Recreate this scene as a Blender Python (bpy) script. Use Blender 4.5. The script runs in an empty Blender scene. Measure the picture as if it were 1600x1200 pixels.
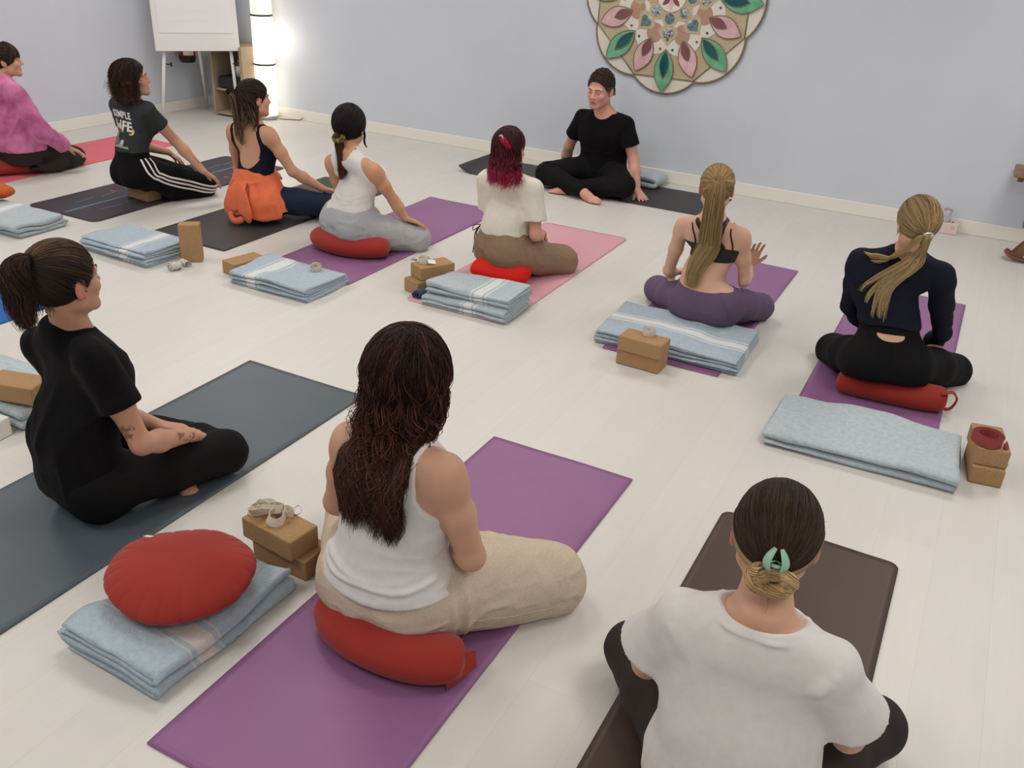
import bpy, bmesh, math, random
import numpy as np
from mathutils import Vector, Matrix

# ------------------------------------------------------------------ camera, light, exposure
sc = bpy.context.scene
COL = sc.collection
FOC, PIT, ROLL, CAMH, TH = 1430.9, math.radians(26.70), math.radians(3.28), 1.8765, math.radians(26.2)


def _cam_axes():
    fw = np.array([0, math.cos(PIT), -math.sin(PIT)])
    r = np.array([1., 0, 0])
    u = np.cross(r, fw)
    r2 = math.cos(ROLL) * r + math.sin(ROLL) * u
    u2 = -math.sin(ROLL) * r + math.cos(ROLL) * u
    R = np.array([[math.cos(TH), -math.sin(TH), 0], [math.sin(TH), math.cos(TH), 0], [0, 0, 1]])
    return R @ fw, R @ r2, R @ u2


FW, RT, UP = _cam_axes()
C0 = np.array([0, 0, CAMH])
cam_d = bpy.data.cameras.new('camera')
cam = bpy.data.objects.new('camera', cam_d)
COL.objects.link(cam)
cam_d.sensor_fit = 'HORIZONTAL'
cam_d.sensor_width = 36.0
cam_d.lens = FOC / 1600 * 36.0
cam_d.clip_start = 0.05
m3 = Matrix(((RT[0], UP[0], -FW[0]), (RT[1], UP[1], -FW[1]), (RT[2], UP[2], -FW[2])))
cam.matrix_world = Matrix.Translation(Vector(C0)) @ m3.to_4x4()
sc.camera = cam
sc.view_settings.view_transform = 'Standard'
sc.view_settings.look = 'None'
sc.view_settings.gamma = 1.0
sc.view_settings.use_curve_mapping = False
sc.view_settings.exposure = 0.0
w = bpy.data.worlds.new('world')
sc.world = w
w.use_nodes = True
w.node_tree.nodes['Background'].inputs[0].default_value = (0.9, 0.95, 1.0, 1)
w.node_tree.nodes['Background'].inputs[1].default_value = 0.3

WALL_Y, WALL_X, CEIL = 7.40, -7.36, 2.75
ROOM_XR, ROOM_YN = 2.6, -2.2


def area(name, loc, size, power, color, rot=(0, 0, 0)):
    ld = bpy.data.lights.new(name, 'AREA')
    ld.shape = 'RECTANGLE'
    ld.size, ld.size_y = size
    ld.energy = power
    ld.color = color
    o = bpy.data.objects.new(name, ld)
    COL.objects.link(o)
    o.location = loc
    o.rotation_euler = rot
    return o


PANELS = [(x, y) for x in (-5.6, -2.6, 0.6) for y in (0.2, 2.9, 5.6)]
for (x, y) in PANELS:
    area('ceiling_light', (x, y, CEIL - 0.05), (0.9, 0.9), 23.5 if y > 5 else 20, (1.0, 0.968, 0.93))


def G(x, y, z=0.):
    """point at height z seen at pixel x, y"""
    d = FW * FOC + RT * (x - 800) - UP * (y - 600)
    return C0 + d * ((z - CAMH) / d[2])


def GY(x, y, yy):
    d = FW * FOC + RT * (x - 800) - UP * (y - 600)
    return C0 + d * (yy / d[1])


def GX(x, y, xx):
    d = FW * FOC + RT * (x - 800) - UP * (y - 600)
    return C0 + d * (xx / d[0])


# ------------------------------------------------------------------ materials
def lin(c):
    out = []
    for v in c[:3]:
        v = v / 255.
        out.append(v / 12.92 if v <= 0.04045 else ((v + 0.055) / 1.055) ** 2.4)
    return (out[0], out[1], out[2], 1.0)


_M = {}


def mat(name, rgb=(200, 200, 200), rough=.6, noise=None, bump=None, metal=0., spec=.5, emit=None, attr=None,
        sheen=0., sss=0., trans=0., alpha=1.):
    """noise=(scale, rgb2, amount[, detail]); bump=(scale, strength[, distance]); attr = colour attribute"""
    if name in _M:
        return _M[name]
    m = bpy.data.materials.new(name)
    m.use_nodes = True
    nt = m.node_tree
    N, L = nt.nodes, nt.links
    b = N['Principled BSDF']
    b.inputs['Roughness'].default_value = rough
    b.inputs['Metallic'].default_value = metal
    b.inputs['Specular IOR Level'].default_value = spec
    if sheen:
        b.inputs['Sheen Weight'].default_value = sheen
        b.inputs['Sheen Roughness'].default_value = .5
    if sss:
        b.inputs['Subsurface Weight'].default_value = sss
        b.inputs['Subsurface Radius'].default_value = (.012, .005, .003)
        b.inputs['Subsurface Scale'].default_value = 1.0
    if trans:
        b.inputs['Transmission Weight'].default_value = trans
    if emit:
        b.inputs['Emission Color'].default_value = lin(emit[0])
        b.inputs['Emission Strength'].default_value = emit[1]
    tc = N.new('ShaderNodeTexCoord')
    src = None
    if attr:
        a = N.new('ShaderNodeAttribute')
        a.attribute_name = attr
        src = a.outputs['Color']
    if noise:
        n = N.new('ShaderNodeTexNoise')
        n.inputs['Scale'].default_value = noise[0]
        n.inputs['Detail'].default_value = noise[3] if len(noise) > 3 else 4
        L.new(tc.outputs['Object'], n.inputs['Vector'])
        rp = N.new('ShaderNodeMapRange')
        rp.inputs['From Min'].default_value = .35
        rp.inputs['From Max'].default_value = .65
        rp.inputs['To Max'].default_value = noise[2]
        L.new(n.outputs['Fac'], rp.inputs['Value'])
        mx = N.new('ShaderNodeMix')
        mx.data_type = 'RGBA'
        L.new(rp.outputs[0], mx.inputs['Factor'])
        mx.inputs['A'].default_value = lin(rgb)
        mx.inputs['B'].default_value = lin(noise[1])
        if src:
            L.new(src, mx.inputs['A'])
            mx.blend_type = 'MULTIPLY'
        src = mx.outputs['Result']
    if src:
        L.new(src, b.inputs['Base Color'])
    else:
        b.inputs['Base Color'].default_value = lin(rgb)
    if bump:
        n2 = N.new('ShaderNodeTexNoise')
        n2.inputs['Scale'].default_value = bump[0]
        n2.inputs['Detail'].default_value = 5
        L.new(tc.outputs['Object'], n2.inputs['Vector'])
        bp = N.new('ShaderNodeBump')
        bp.inputs['Strength'].default_value = bump[1]
        bp.inputs['Distance'].default_value = bump[2] if len(bump) > 2 else .002
        L.new(n2.outputs['Fac'], bp.inputs['Height'])
        L.new(bp.outputs['Normal'], b.inputs['Normal'])
    _M[name] = m
    return m


def nodes_of(m):
    return m.node_tree.nodes, m.node_tree.links, m.node_tree.nodes['Principled BSDF']


# ------------------------------------------------------------------ objects
def tag(o, label=None, cat=None, group=None, kind=None):
    if label:
        o['label'] = label
    if cat:
        o['category'] = cat
    if group:
        o['group'] = group
    if kind:
        o['kind'] = kind
    return o


def empty(name, loc, rz=0.):
    o = bpy.data.objects.new(name, None)
    o.empty_display_size = .1
    COL.objects.link(o)
    o.location = loc
    o.rotation_euler = (0, 0, rz)
    return o


def link(name, me, parent=None, loc=(0, 0, 0), rz=0.):
    o = bpy.data.objects.new(name, me)
    COL.objects.link(o)
    if parent:
        o.parent = parent
    o.location = loc
    o.rotation_euler = (0, 0, rz)
    return o


def mesh_np(name, V, Q, material, parent=None, loc=(0, 0, 0), rz=0., smooth=True, color=None, attr='col'):
    """V (n,3) array, Q (m,k) array of equal-size faces"""
    me = bpy.data.meshes.new(name)
    V = np.asarray(V, np.float32)
    Q = np.asarray(Q, np.int32)
    k = Q.shape[1]
    me.vertices.add(len(V))
    me.vertices.foreach_set('co', V.ravel())
    me.loops.add(Q.size)
    me.loops.foreach_set('vertex_index', Q.ravel())
    me.polygons.add(len(Q))
    me.polygons.foreach_set('loop_start', np.arange(0, Q.size, k, dtype=np.int32))
    if smooth:
        me.polygons.foreach_set('use_smooth', np.ones(len(Q), bool))
    me.update(calc_edges=True)
    me.validate()
    if color is not None:
        at = me.color_attributes.new(attr, 'FLOAT_COLOR', 'POINT')
        c4 = np.ones((len(V), 4), np.float32)
        c4[:, :3] = color
        at.data.foreach_set('color', c4.ravel())
    me.materials.append(material)
    return link(name, me, parent, loc, rz)


def mesh_py(name, V, F, material, parent=None, loc=(0, 0, 0), rz=0., smooth=False):
    me = bpy.data.meshes.new(name)
    me.from_pydata([tuple(map(float, v)) for v in V], [], [tuple(f) for f in F])
    if smooth:
        me.polygons.foreach_set('use_smooth', np.ones(len(me.polygons), bool))
    me.update()
    me.materials.append(material)
    return link(name, me, parent, loc, rz)


def bm_obj(name, bm, material, parent=None, loc=(0, 0, 0), rz=0., smooth=False):
    me = bpy.data.meshes.new(name)
    bmesh.ops.recalc_face_normals(bm, faces=bm.faces)
    bm.to_mesh(me)
    bm.free()
    if smooth:
        me.polygons.foreach_set('use_smooth', np.ones(len(me.polygons), bool))
    me.materials.append(material)
    return link(name, me, parent, loc, rz)


def add_box(bm, c, s, bev=0., rot=None, seg=2):
    r = bmesh.ops.create_cube(bm, size=1.0)
    vs = r['verts']
    bmesh.ops.scale(bm, vec=s, verts=vs)
    if bev:
        es = list({e for v in vs for e in v.link_edges})
        rr = bmesh.ops.bevel(bm, geom=es, offset=bev, segments=seg, affect='EDGES', profile=.5)
        vs = list({v for f in rr['faces'] for v in f.verts} | {v for v in vs if v.is_valid})
    M = Matrix.Translation(Vector(c))
    if rot is not None:
        M = M @ (rot if isinstance(rot, Matrix) else Matrix.Rotation(rot, 4, 'Z'))
    bmesh.ops.transform(bm, matrix=M, verts=vs)


def box(name, c, s, material, parent=None, bev=0., rot=None, loc=(0, 0, 0), rz=0.):
    bm = bmesh.new()
    add_box(bm, c, s, bev, rot)
    return bm_obj(name, bm, material, parent, loc, rz)


def add_cyl(bm, a, b, r1, r2=None, n=20, caps=True):
    r2 = r1 if r2 is None else r2
    a, b = Vector(a), Vector(b)
    d = b - a
    q = d.to_track_quat('Z', 'Y').to_matrix().to_4x4()
    M = Matrix.Translation((a + b) / 2) @ q
    bmesh.ops.create_cone(bm, cap_ends=caps, segments=n, radius1=r1, radius2=r2, depth=d.length, matrix=M)


def sweep(P, R, n=12, closed=False, squash=None, upv=(0, 0, 1), twist=None, cap=True):
    """rings along the points P with radius R (scalar/array or (m,2) for width/height) -> verts, quads"""
    P = np.asarray(P, float)
    m = len(P)
    R = np.asarray(R, float)
    if R.ndim == 0:
        R = np.full((m, 2), float(R))
    elif R.ndim == 1:
        R = np.stack([R, R], 1)
    T = np.gradient(P, axis=0)
    if closed:
        T = np.roll(P, -1, 0) - np.roll(P, 1, 0)
    T /= np.linalg.norm(T, axis=1)[:, None] + 1e-12
    upv = np.asarray(upv, float)
    if upv.ndim == 1:
        upv = np.tile(upv, (m, 1))
    S = np.cross(T, upv)
    S /= np.linalg.norm(S, axis=1)[:, None] + 1e-12
    U = np.cross(S, T)
    a = np.arange(n) * 2 * math.pi / n
    V = P[:, None] + S[:, None] * (np.cos(a)[None, :, None] * R[:, 0][:, None, None]) + U[:, None] * (
        np.sin(a)[None, :, None] * R[:, 1][:, None, None])
    V = V.reshape(-1, 3)
    Q = []
    for i in range(m if closed else m - 1):
        i2 = (i + 1) % m
        for k in range(n):
            k2 = (k + 1) % n
            Q.append((i * n + k, i * n + k2, i2 * n + k2, i2 * n + k))
    Q = [tuple(q) for q in Q]
    if cap and not closed:
        Q.append(tuple(range(n))[::-1])
        Q.append(tuple((m - 1) * n + k for k in range(n)))
    return V, Q


def tube(name, P, R, material, parent=None, n=12, closed=False, loc=(0, 0, 0), upv=(0, 0, 1), smooth=True, rz=0.):
    V, Q = sweep(P, R, n, closed, upv=upv)
    return mesh_py(name, V, Q, material, parent, loc, rz, smooth)


def smooth_path(P, n, closed=False):
    """Catmull-Rom through the points"""
    P = np.asarray(P, float)
    m = len(P)
    out = []
    segs = m if closed else m - 1
    t = np.linspace(0, segs, n, endpoint=not closed)
    for tt in t:
        i = min(int(tt), segs - 1)
        f = tt - i
        g = lambda k: P[k % m] if closed else P[min(max(k, 0), m - 1)]
        p0, p1, p2, p3 = g(i - 1), g(i), g(i + 1), g(i + 2)
        out.append(.5 * ((2 * p1) + (-p0 + p2) * f + (2 * p0 - 5 * p1 + 4 * p2 - p3) * f * f + (
            -p0 + 3 * p1 - 3 * p2 + p3) * f ** 3))
    return np.array(out)


def prism(name, pts, z0, z1, material, parent=None, loc=(0, 0, 0), rz=0., axis='z', smooth=False):
    """flat outline extruded; axis z -> pts are x,y ; axis y -> pts are x,z"""
    n = len(pts)
    if axis == 'z':
        V = [(p[0], p[1], z0) for p in pts] + [(p[0], p[1], z1) for p in pts]
    else:
        V = [(p[0], z0, p[1]) for p in pts] + [(p[0], z1, p[1]) for p in pts]
    F = [tuple(range(n))[::-1], tuple(range(n, 2 * n))] + [(i, (i + 1) % n, n + (i + 1) % n, n + i) for i in range(n)]
    bm = bmesh.new()
    vs = [bm.verts.new(v) for v in V]
    for f in F:
        bm.faces.new([vs[i] for i in f])
    return bm_obj(name, bm, material, parent, loc, rz, smooth)


rng = np.random.default_rng(7)


# value noise for shapes
_NT = np.random.default_rng(3).random((32, 32, 32)).astype(np.float32) * 2 - 1


def vnoise(p):
    p = np.asarray(p, np.float32)
    i = np.floor(p).astype(int)
    f = p - i
    f = f * f * (3 - 2 * f)
    o = 0
    for dx in (0, 1):
        wx = f[..., 0] if dx else 1 - f[..., 0]
        for dy in (0, 1):
            wy = f[..., 1] if dy else 1 - f[..., 1]
            for dz in (0, 1):
                wz = f[..., 2] if dz else 1 - f[..., 2]
                o = o + wx * wy * wz * _NT[(i[..., 0] + dx) % 32, (i[..., 1] + dy) % 32, (i[..., 2] + dz) % 32]
    return o


# ------------------------------------------------------------------ the room
def mat_floor():
    m = mat('white_washed_planks', (216, 211, 203), rough=.36, spec=.35)
    N, L, b = nodes_of(m)
    tc = N.new('ShaderNodeTexCoord')
    br = N.new('ShaderNodeTexBrick')
    br.offset = .37
    br.inputs['Scale'].default_value = 1.0
    br.inputs['Mortar Size'].default_value = .0009
    br.inputs['Mortar Smooth'].default_value = .3
    br.inputs['Brick Width'].default_value = 1.28
    br.inputs['Row Height'].default_value = .19
    br.inputs['Color1'].default_value = lin((221, 217, 211))
    br.inputs['Color2'].default_value = lin((217, 213, 207))
    br.inputs['Mortar'].default_value = lin((205, 201, 194))
    mp0 = N.new('ShaderNodeMapping')
    mp0.inputs['Rotation'].default_value = (0, 0, math.pi / 2)
    L.new(tc.outputs['Object'], mp0.inputs['Vector'])
    L.new(mp0.outputs[0], br.inputs['Vector'])
    mp = N.new('ShaderNodeMapping')
    mp.inputs['Scale'].default_value = (9, 1.2, 1)
    L.new(tc.outputs['Object'], mp.inputs['Vector'])
    n = N.new('ShaderNodeTexNoise')
    n.inputs['Scale'].default_value = 2.2
    n.inputs['Detail'].default_value = 8
    n.inputs['Roughness'].default_value = .65
    n.inputs['Distortion'].default_value = .4
    L.new(mp.outputs[0], n.inputs['Vector'])
    r = N.new('ShaderNodeMapRange')
    r.inputs['From Min'].default_value = .3
    r.inputs['From Max'].default_value = .75
    r.inputs['To Min'].default_value = .0
    r.inputs['To Max'].default_value = .45
    L.new(n.outputs['Fac'], r.inputs['Value'])
    mx = N.new('ShaderNodeMix')
    mx.data_type = 'RGBA'
    L.new(r.outputs[0], mx.inputs['Factor'])
    L.new(br.outputs['Color'], mx.inputs['A'])
    mx.inputs['B'].default_value = lin((209, 205, 199))
    L.new(mx.outputs['Result'], b.inputs['Base Color'])
    r2 = N.new('ShaderNodeMapRange')
    r2.inputs['To Min'].default_value = .3
    r2.inputs['To Max'].default_value = .48
    L.new(n.outputs['Fac'], r2.inputs['Value'])
    L.new(r2.outputs[0], b.inputs['Roughness'])
    return m


mfloor = mat_floor()
mwall = mat('pale_blue_grey_paint', (212, 218, 228), rough=.85, noise=(2.5, (207, 213, 223), .6), bump=(60, .12, .002), spec=.2)
mtrim = mat('cream_trim', (240, 236, 227), rough=.5)
mceil = mat('white_ceiling', (235, 233, 228), rough=.9)
tag(box('floor', ((WALL_X + ROOM_XR) / 2, (WALL_Y + ROOM_YN) / 2, -.05), (ROOM_XR - WALL_X, WALL_Y - ROOM_YN, .1), mfloor), kind='structure')
tag(box('ceiling', ((WALL_X + ROOM_XR) / 2, (WALL_Y + ROOM_YN) / 2, CEIL + .05), (ROOM_XR - WALL_X, WALL_Y - ROOM_YN, .1), mceil), kind='structure')
tag(box('wall_back', ((WALL_X + ROOM_XR) / 2, WALL_Y + .06, CEIL / 2), (ROOM_XR - WALL_X + .24, .12, CEIL), mwall), kind='structure')
tag(box('wall_left', (WALL_X - .06, (WALL_Y + ROOM_YN) / 2, CEIL / 2), (.12, WALL_Y - ROOM_YN, CEIL), mwall), kind='structure')
tag(box('wall_right', (ROOM_XR + .06, (WALL_Y + ROOM_YN) / 2, CEIL / 2), (.12, WALL_Y - ROOM_YN, CEIL), mwall), kind='structure')
tag(box('wall_front', ((WALL_X + ROOM_XR) / 2, ROOM_YN - .06, CEIL / 2), (ROOM_XR - WALL_X + .24, .12, CEIL), mwall), kind='structure')
tag(box('baseboard_back', ((WALL_X + ROOM_XR) / 2, WALL_Y - .009, .05), (ROOM_XR - WALL_X, .018, .1), mtrim, bev=.004), kind='structure')
tag(box('baseboard_left', (WALL_X + .009, (WALL_Y + ROOM_YN) / 2, .05), (.018, WALL_Y - ROOM_YN - .04, .1), mtrim, bev=.004), kind='structure')


# ------------------------------------------------------------------ mats
def yoga_mat(name, c, L_, W_, material, label, rz=0., corner=.02, th=.005, curl=0., lift=.0, group=None):
    """mat lying flat: c = centre, long side along local y"""
    hx, hy = W_ / 2, L_ / 2
    pts = []
    for cx, cy, a0 in ((hx - corner, hy - corner, 0), (-hx + corner, hy - corner, 90), (-hx + corner, -hy + corner, 180), (hx - corner, -hy + corner, 270)):
        for k in range(6):
            a = math.radians(a0 + 18 * k)
            pts.append((cx + corner * math.cos(a), cy + corner * math.sin(a)))
    # a grid clipped to the rounded outline so that the far end can curl and wave
    nx, ny = 26, 72
    xs = np.linspace(-1, 1, nx)
    ys = np.linspace(-1, 1, ny)
    V = []
    for layer in (1, 0):
        for y in ys:
            for x in xs:
                px, py = x * hx, y * hy
                ex, ey = abs(px) - (hx - corner), abs(py) - (hy - corner)
                if ex > 0 and ey > 0:
                    d = math.hypot(ex, ey)
                    mxx = max(ex, ey)
                    if d > 1e-6:
                        px = math.copysign(hx - corner + ex * mxx / d, px)
                        py = math.copysign(hy - corner + ey * mxx / d, py)
                wob = .0022 * math.sin(px * 9 + py * 3 + c[0] * 7) * max(0, abs(y) - .8) * 5
                z = th * layer + max(0, wob) * (1 if layer else .9)
                if curl:
                    s = max(0., (y if curl > 0 else -y) - .86) / .14
                    z += abs(curl) * s * s
                V.append((px, py, z + lift))
    Q = []
    n1 = nx * ny
    for j in range(ny - 1):
        for i in range(nx - 1):
            a = j * nx + i
            Q.append((a, a + 1, a + nx + 1, a + nx))
            Q.append((n1 + a, n1 + a + nx, n1 + a + nx + 1, n1 + a + 1))
    ring = [i for i in range(nx)] + [j * nx + nx - 1 for j in range(1, ny)] + [(ny - 1) * nx + i for i in range(nx - 2, -1, -1)] + [j * nx for j in range(ny - 2, 0, -1)]
    for k in range(len(ring)):
        a, b_ = ring[k], ring[(k + 1) % len(ring)]
        Q.append((n1 + a, n1 + b_, b_, a))
    o = mesh_np(name, V, Q, material, loc=(c[0], c[1], 0.0005), rz=rz, smooth=False)
    tag(o, label, 'mat', group)
    return o


def mat_rubber(name, rgb, rgb2, rough=.55):
    return mat(name, rgb, rough=rough, noise=(3, rgb2, .7), bump=(420, .35, .0012), spec=.3)


m_purple = mat_rubber('purple_rubber', (143, 98, 141), (149, 104, 143), .42)
m_greymat = mat_rubber('slate_rubber', (84, 94, 102), (90, 99, 106), .38)
m_brownmat = mat_rubber('dark_brown_rubber', (84, 68, 62), (78, 62, 56), .42)
m_blackmat = mat_rubber('black_rubber', (60, 58, 59), (66, 63, 64), .5)
m_pinkmat = mat_rubber('dusty_pink_rubber', (216, 162, 172), (210, 156, 168))
m_coral = mat_rubber('coral_rubber', (228, 112, 124), (222, 104, 118))
m_bluemat = mat_rubber('blue_rubber', (34, 92, 168), (30, 86, 158))
m_printed = mat_rubber('charcoal_printed_rubber', (66, 62, 66), (76, 58, 72))


def mat_from(fr, fl, near_y, name='yoga_mat', **k):
    """mat whose far right and far left pixel corners are given"""
    a, b = G(*fr), G(*fl)
    far = (a[1] + b[1]) / 2
    cx = (a[0] + b[0]) / 2
    return cx, far

MATDEF = [
    # x0, x1, y0, y1, material, label
    (-1.485, -.88, 1.07, 2.88, m_purple, 'purple yoga mat under the woman with long auburn curls', .004),
    (-2.775, -2.13, 1.05, 2.88, m_greymat, 'slate grey yoga mat under the woman in the black t-shirt', .004),
    (-.52, .09, 1.0, 2.865, m_brownmat, 'dark brown yoga mat under the woman in the loose white t-shirt', .035),
    (-.48, .12, 3.93, 5.74, m_purple, 'purple yoga mat under the blonde woman in navy top, furthest right', .004),
    (-2.62, -2.0, 3.93, 5.72, m_pinkmat, 'dusty pink yoga mat under the woman with red-tipped hair', .045),
    (-3.61, -3.0, 3.93, 5.77, m_purple, 'purple yoga mat under the woman in white tank and grey joggers', .004),
    (-1.455, -.86, 3.95, 5.75, m_purple, 'purple yoga mat under the woman in the black bra top', .004),
    (-4.58, -3.95, 3.96, 5.75, m_blackmat, 'charcoal black yoga mat under the woman with the orange hoodie', .004),
    (-5.65, -5.0, 3.90, 5.78, m_printed, 'charcoal mat printed with thin coloured alignment lines', .05),
    (-6.87, -6.25, 3.98, 5.82, m_coral, 'coral pink yoga mat under the woman in tie-dye sweatshirt', .004),
    (-4.66, -4.04, 1.07, 2.87, m_bluemat, 'bright blue yoga mat at the left edge', .004),
]
for i, (x0, x1, y0, y1, mm, lab, cr) in enumerate(MATDEF):
    o_ = yoga_mat('yoga_mat', ((x0 + x1) / 2, (y0 + y1) / 2), y1 - y0, x1 - x0, mm, lab, corner=cr,
                  group='purple yoga mats' if mm is m_purple else None)
    if mm is m_printed:
        printed_mat = o_
yoga_mat('yoga_mat', (-2.77, 6.89), 2.16, .62, m_blackmat, "black yoga mat by the wall with a curled left end, under the man", rz=math.pi / 2, corner=.004, curl=.05)

# printed lines on the charcoal mat (local coords of the mat)
m_lblue = mat('print_blue', (92, 126, 146), rough=.6)
m_lpurp = mat('print_purple', (88, 104, 150), rough=.6)
m_lgreen = mat('print_green', (88, 120, 110), rough=.6)
m_lred = mat('print_red', (170, 80, 90), rough=.6)


def pline(name, a, b, wd, m):
    a, b = np.array(a), np.array(b)
    d = (b - a) / np.linalg.norm(b - a)
    n = np.array([-d[1], d[0]]) * wd / 2
    z0, z1 = .0048, .0062
    return prism(name, [tuple(a + n), tuple(a - n), tuple(b - n), tuple(b + n)], z0, z1, m, printed_mat)


pline('printed_line', (0, -.9), (0, -.32), .022, m_lblue)
pline('printed_line', (0, .33), (0, .9), .02, m_lblue)
for s in (-1, 1):
    pline('printed_line', (0, -.34), (s * .22, -.2), .018, m_lblue)
    pline('printed_line', (0, .33), (s * .2, .22), .018, m_lblue)
    for yy, cc in ((-.72, m_lpurp), (-.5, m_lgreen), (.52, m_lpurp), (.7, m_lblue)):
        pline('printed_line', (s * .12, yy), (s * .14, yy + .17), .012, cc)
    for yy in (-.36, .42):
        pts = [(s * .17 + .018 * math.cos(a), yy + .018 * math.sin(a)) for a in np.linspace(0, 6.2, 14)]
        prism('printed_dot', pts, .0048, .0062, m_lred, printed_mat)


# ------------------------------------------------------------------ blankets
def mat_blanket(name, rgb, axis=None, pos=0., wd=.06, cream=(222, 224, 224)):
    if name in _M:
        return _M[name]
    m = mat(name, rgb, rough=.95, noise=(55, tuple(int(v * .93) for v in rgb), .9), bump=(160, .9, .004), spec=.1, sheen=.3)
    if axis is None:
        return m
    N, L, b = nodes_of(m)
    src = b.inputs['Base Color'].links[0].from_socket
    tc = N.new('ShaderNodeTexCoord')
    sp = N.new('ShaderNodeSeparateXYZ')
    nz = N.new('ShaderNodeTexNoise')
    nz.inputs['Scale'].default_value = 6
    L.new(tc.outputs['Object'], nz.inputs['Vector'])
    L.new(tc.outputs['Object'], sp.inputs[0])
    sub = N.new('ShaderNodeMath')
    sub.operation = 'MULTIPLY_ADD'
    L.new(nz.outputs['Fac'], sub.inputs[0])
    sub.inputs[1].default_value = .02
    L.new(sp.outputs['XY'.index(axis)], sub.inputs[2])
    ad = N.new('ShaderNodeMath')
    ad.operation = 'ADD'
    ad.inputs[1].default_value = .5 - pos - .01
    L.new(sub.outputs[0], ad.inputs[0])
    cr = N.new('ShaderNodeValToRGB')
    cr.color_ramp.interpolation = 'CONSTANT'
    el = cr.color_ramp.elements
    h = wd / 2
    stops = [(0, 0), (.5 - h - .022, .8), (.5 - h - .014, 0), (.5 - h, 1), (.5 + h, 0), (.5 + h + .014, .8), (.5 + h + .022, 0)]
    el[0].position = 0
    el[0].color = (0, 0, 0, 1)
    el[1].position = stops[1][0]
    el[1].color = (.8, .8, .8, 1)
    for p_, v_ in stops[2:]:
        e = el.new(p_)
        e.color = (v_, v_, v_, 1)
    L.new(ad.outputs[0], cr.inputs[0])
    mx = N.new('ShaderNodeMix')
    mx.data_type = 'RGBA'
    L.new(cr.outputs[0], mx.inputs['Factor'])
    L.new(src, mx.inputs['A'])
    mx.inputs['B'].default_value = lin(cream)
    L.new(mx.outputs['Result'], b.inputs['Base Color'])
    return m


def blanket(c, sx, sy, h, layers, axis, material, label, rz=0., z0=.0, seed=0, group='folded light blue blankets', sag=.0, name='folded_blanket', rough=1.0):
    """serpentine cross-section in the plane (axis, z), extruded along the other direction"""
    D_, L_ = (sx, sy) if axis == 'x' else (sy, sx)
    pitch = h / layers
    t = pitch * .74
    path = []
    half = D_ / 2 - pitch
    r_ = np.random.default_rng(seed)
    for i in range(layers):
        z = (i + .5) * pitch
        k = 9
        s0, s1 = (-half, half) if i % 2 == 0 else (half, -half)
        e0 = r_.uniform(-.006, .004)
        for q in range(k):
            path.append((s0 + (s1 - s0) * q / (k - 1) * (1 + e0), z))
        if i < layers - 1:
            sg = 1 if s1 > 0 else -1
            ext = r_.uniform(.3, 1.3)
            for a in (-60, -30, 0, 30, 60):
                aa = math.radians(a)
                path.append((s1 + sg * math.cos(aa) * pitch * .5 * (1 + ext), z + pitch / 2 + math.sin(aa) * pitch / 2))
    path = np.array(path)
    T = np.gradient(path, axis=0)
    T /= np.linalg.norm(T, axis=1)[:, None]
    Nn = np.stack([-T[:, 1], T[:, 0]], 1)
    outer = path + Nn * t / 2
    inner = path - Nn * t / 2
    capa = path[-1] + T[-1] * t * .45
    capb = path[0] - T[0] * t * .45
    prof = np.vstack([outer, capa[None], inner[::-1], capb[None]])
    n = len(prof)
    m = 44
    V = []
    for j in range(m):
        l = -L_ / 2 + L_ * j / (m - 1)
        e = max(0, abs(l) / (L_ / 2) - .93) / .07
        for (s, z) in prof:
            lay = z / h
            p = np.array([s * 4 + seed * 3.1, l * 4, lay * 2.2])
            dz = float(vnoise(p)) * .014 * rough * (.25 + lay) + float(vnoise(p * 2.7 + 5)) * .006 * rough
            dl = float(vnoise(np.array([s * 5 + seed, lay * 6 + 3, 1.5]))) * .012 * (l / (L_ / 2))
            dl2 = float(vnoise(np.array([l * 5 + seed * 2, lay * 7, 8.5]))) * .010 * (s / (D_ / 2))
            zz = max(.001, z + dz * min(1, z / (.3 * h)) - sag * (1 - (s / (D_ / 2)) ** 2) * lay - .15 * pitch * e * e * lay)
            a_, b_ = s + dl2, l + dl
            V.append((a_, b_, zz) if axis == 'x' else (b_, a_, zz))
    V = np.array(V)
    Q = []
    for j in range(m - 1):
        for k in range(n):
            k2 = (k + 1) % n
            Q.append((j * n + k, j * n + k2, (j + 1) * n + k2, (j + 1) * n + k))
    o_n = len(outer)
    for j in (0, m - 1):        # close both ends with strips between the two sides of the cloth
        b0 = j * n
        ins = lambda q: b0 + (n - 2 - q)
        for q in range(o_n - 1):
            Q.append((b0 + q, b0 + q + 1, ins(q + 1), ins(q)))
        Q.append((b0 + o_n - 1, b0 + o_n, b0 + o_n + 1, b0 + o_n - 1 + 0)) if False else None
    o = mesh_py(name, V, Q, material, loc=(c[0], c[1], z0), rz=rz, smooth=True)
    bm = bmesh.new()
    bm.from_mesh(o.data)
    bmesh.ops.holes_fill(bm, edges=bm.edges, sides=6)
    bmesh.ops.recalc_face_normals(bm, faces=bm.faces)
    bm.to_mesh(o.data)
    bm.free()
    tag(o, label, 'blanket', group)
    return o


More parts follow.
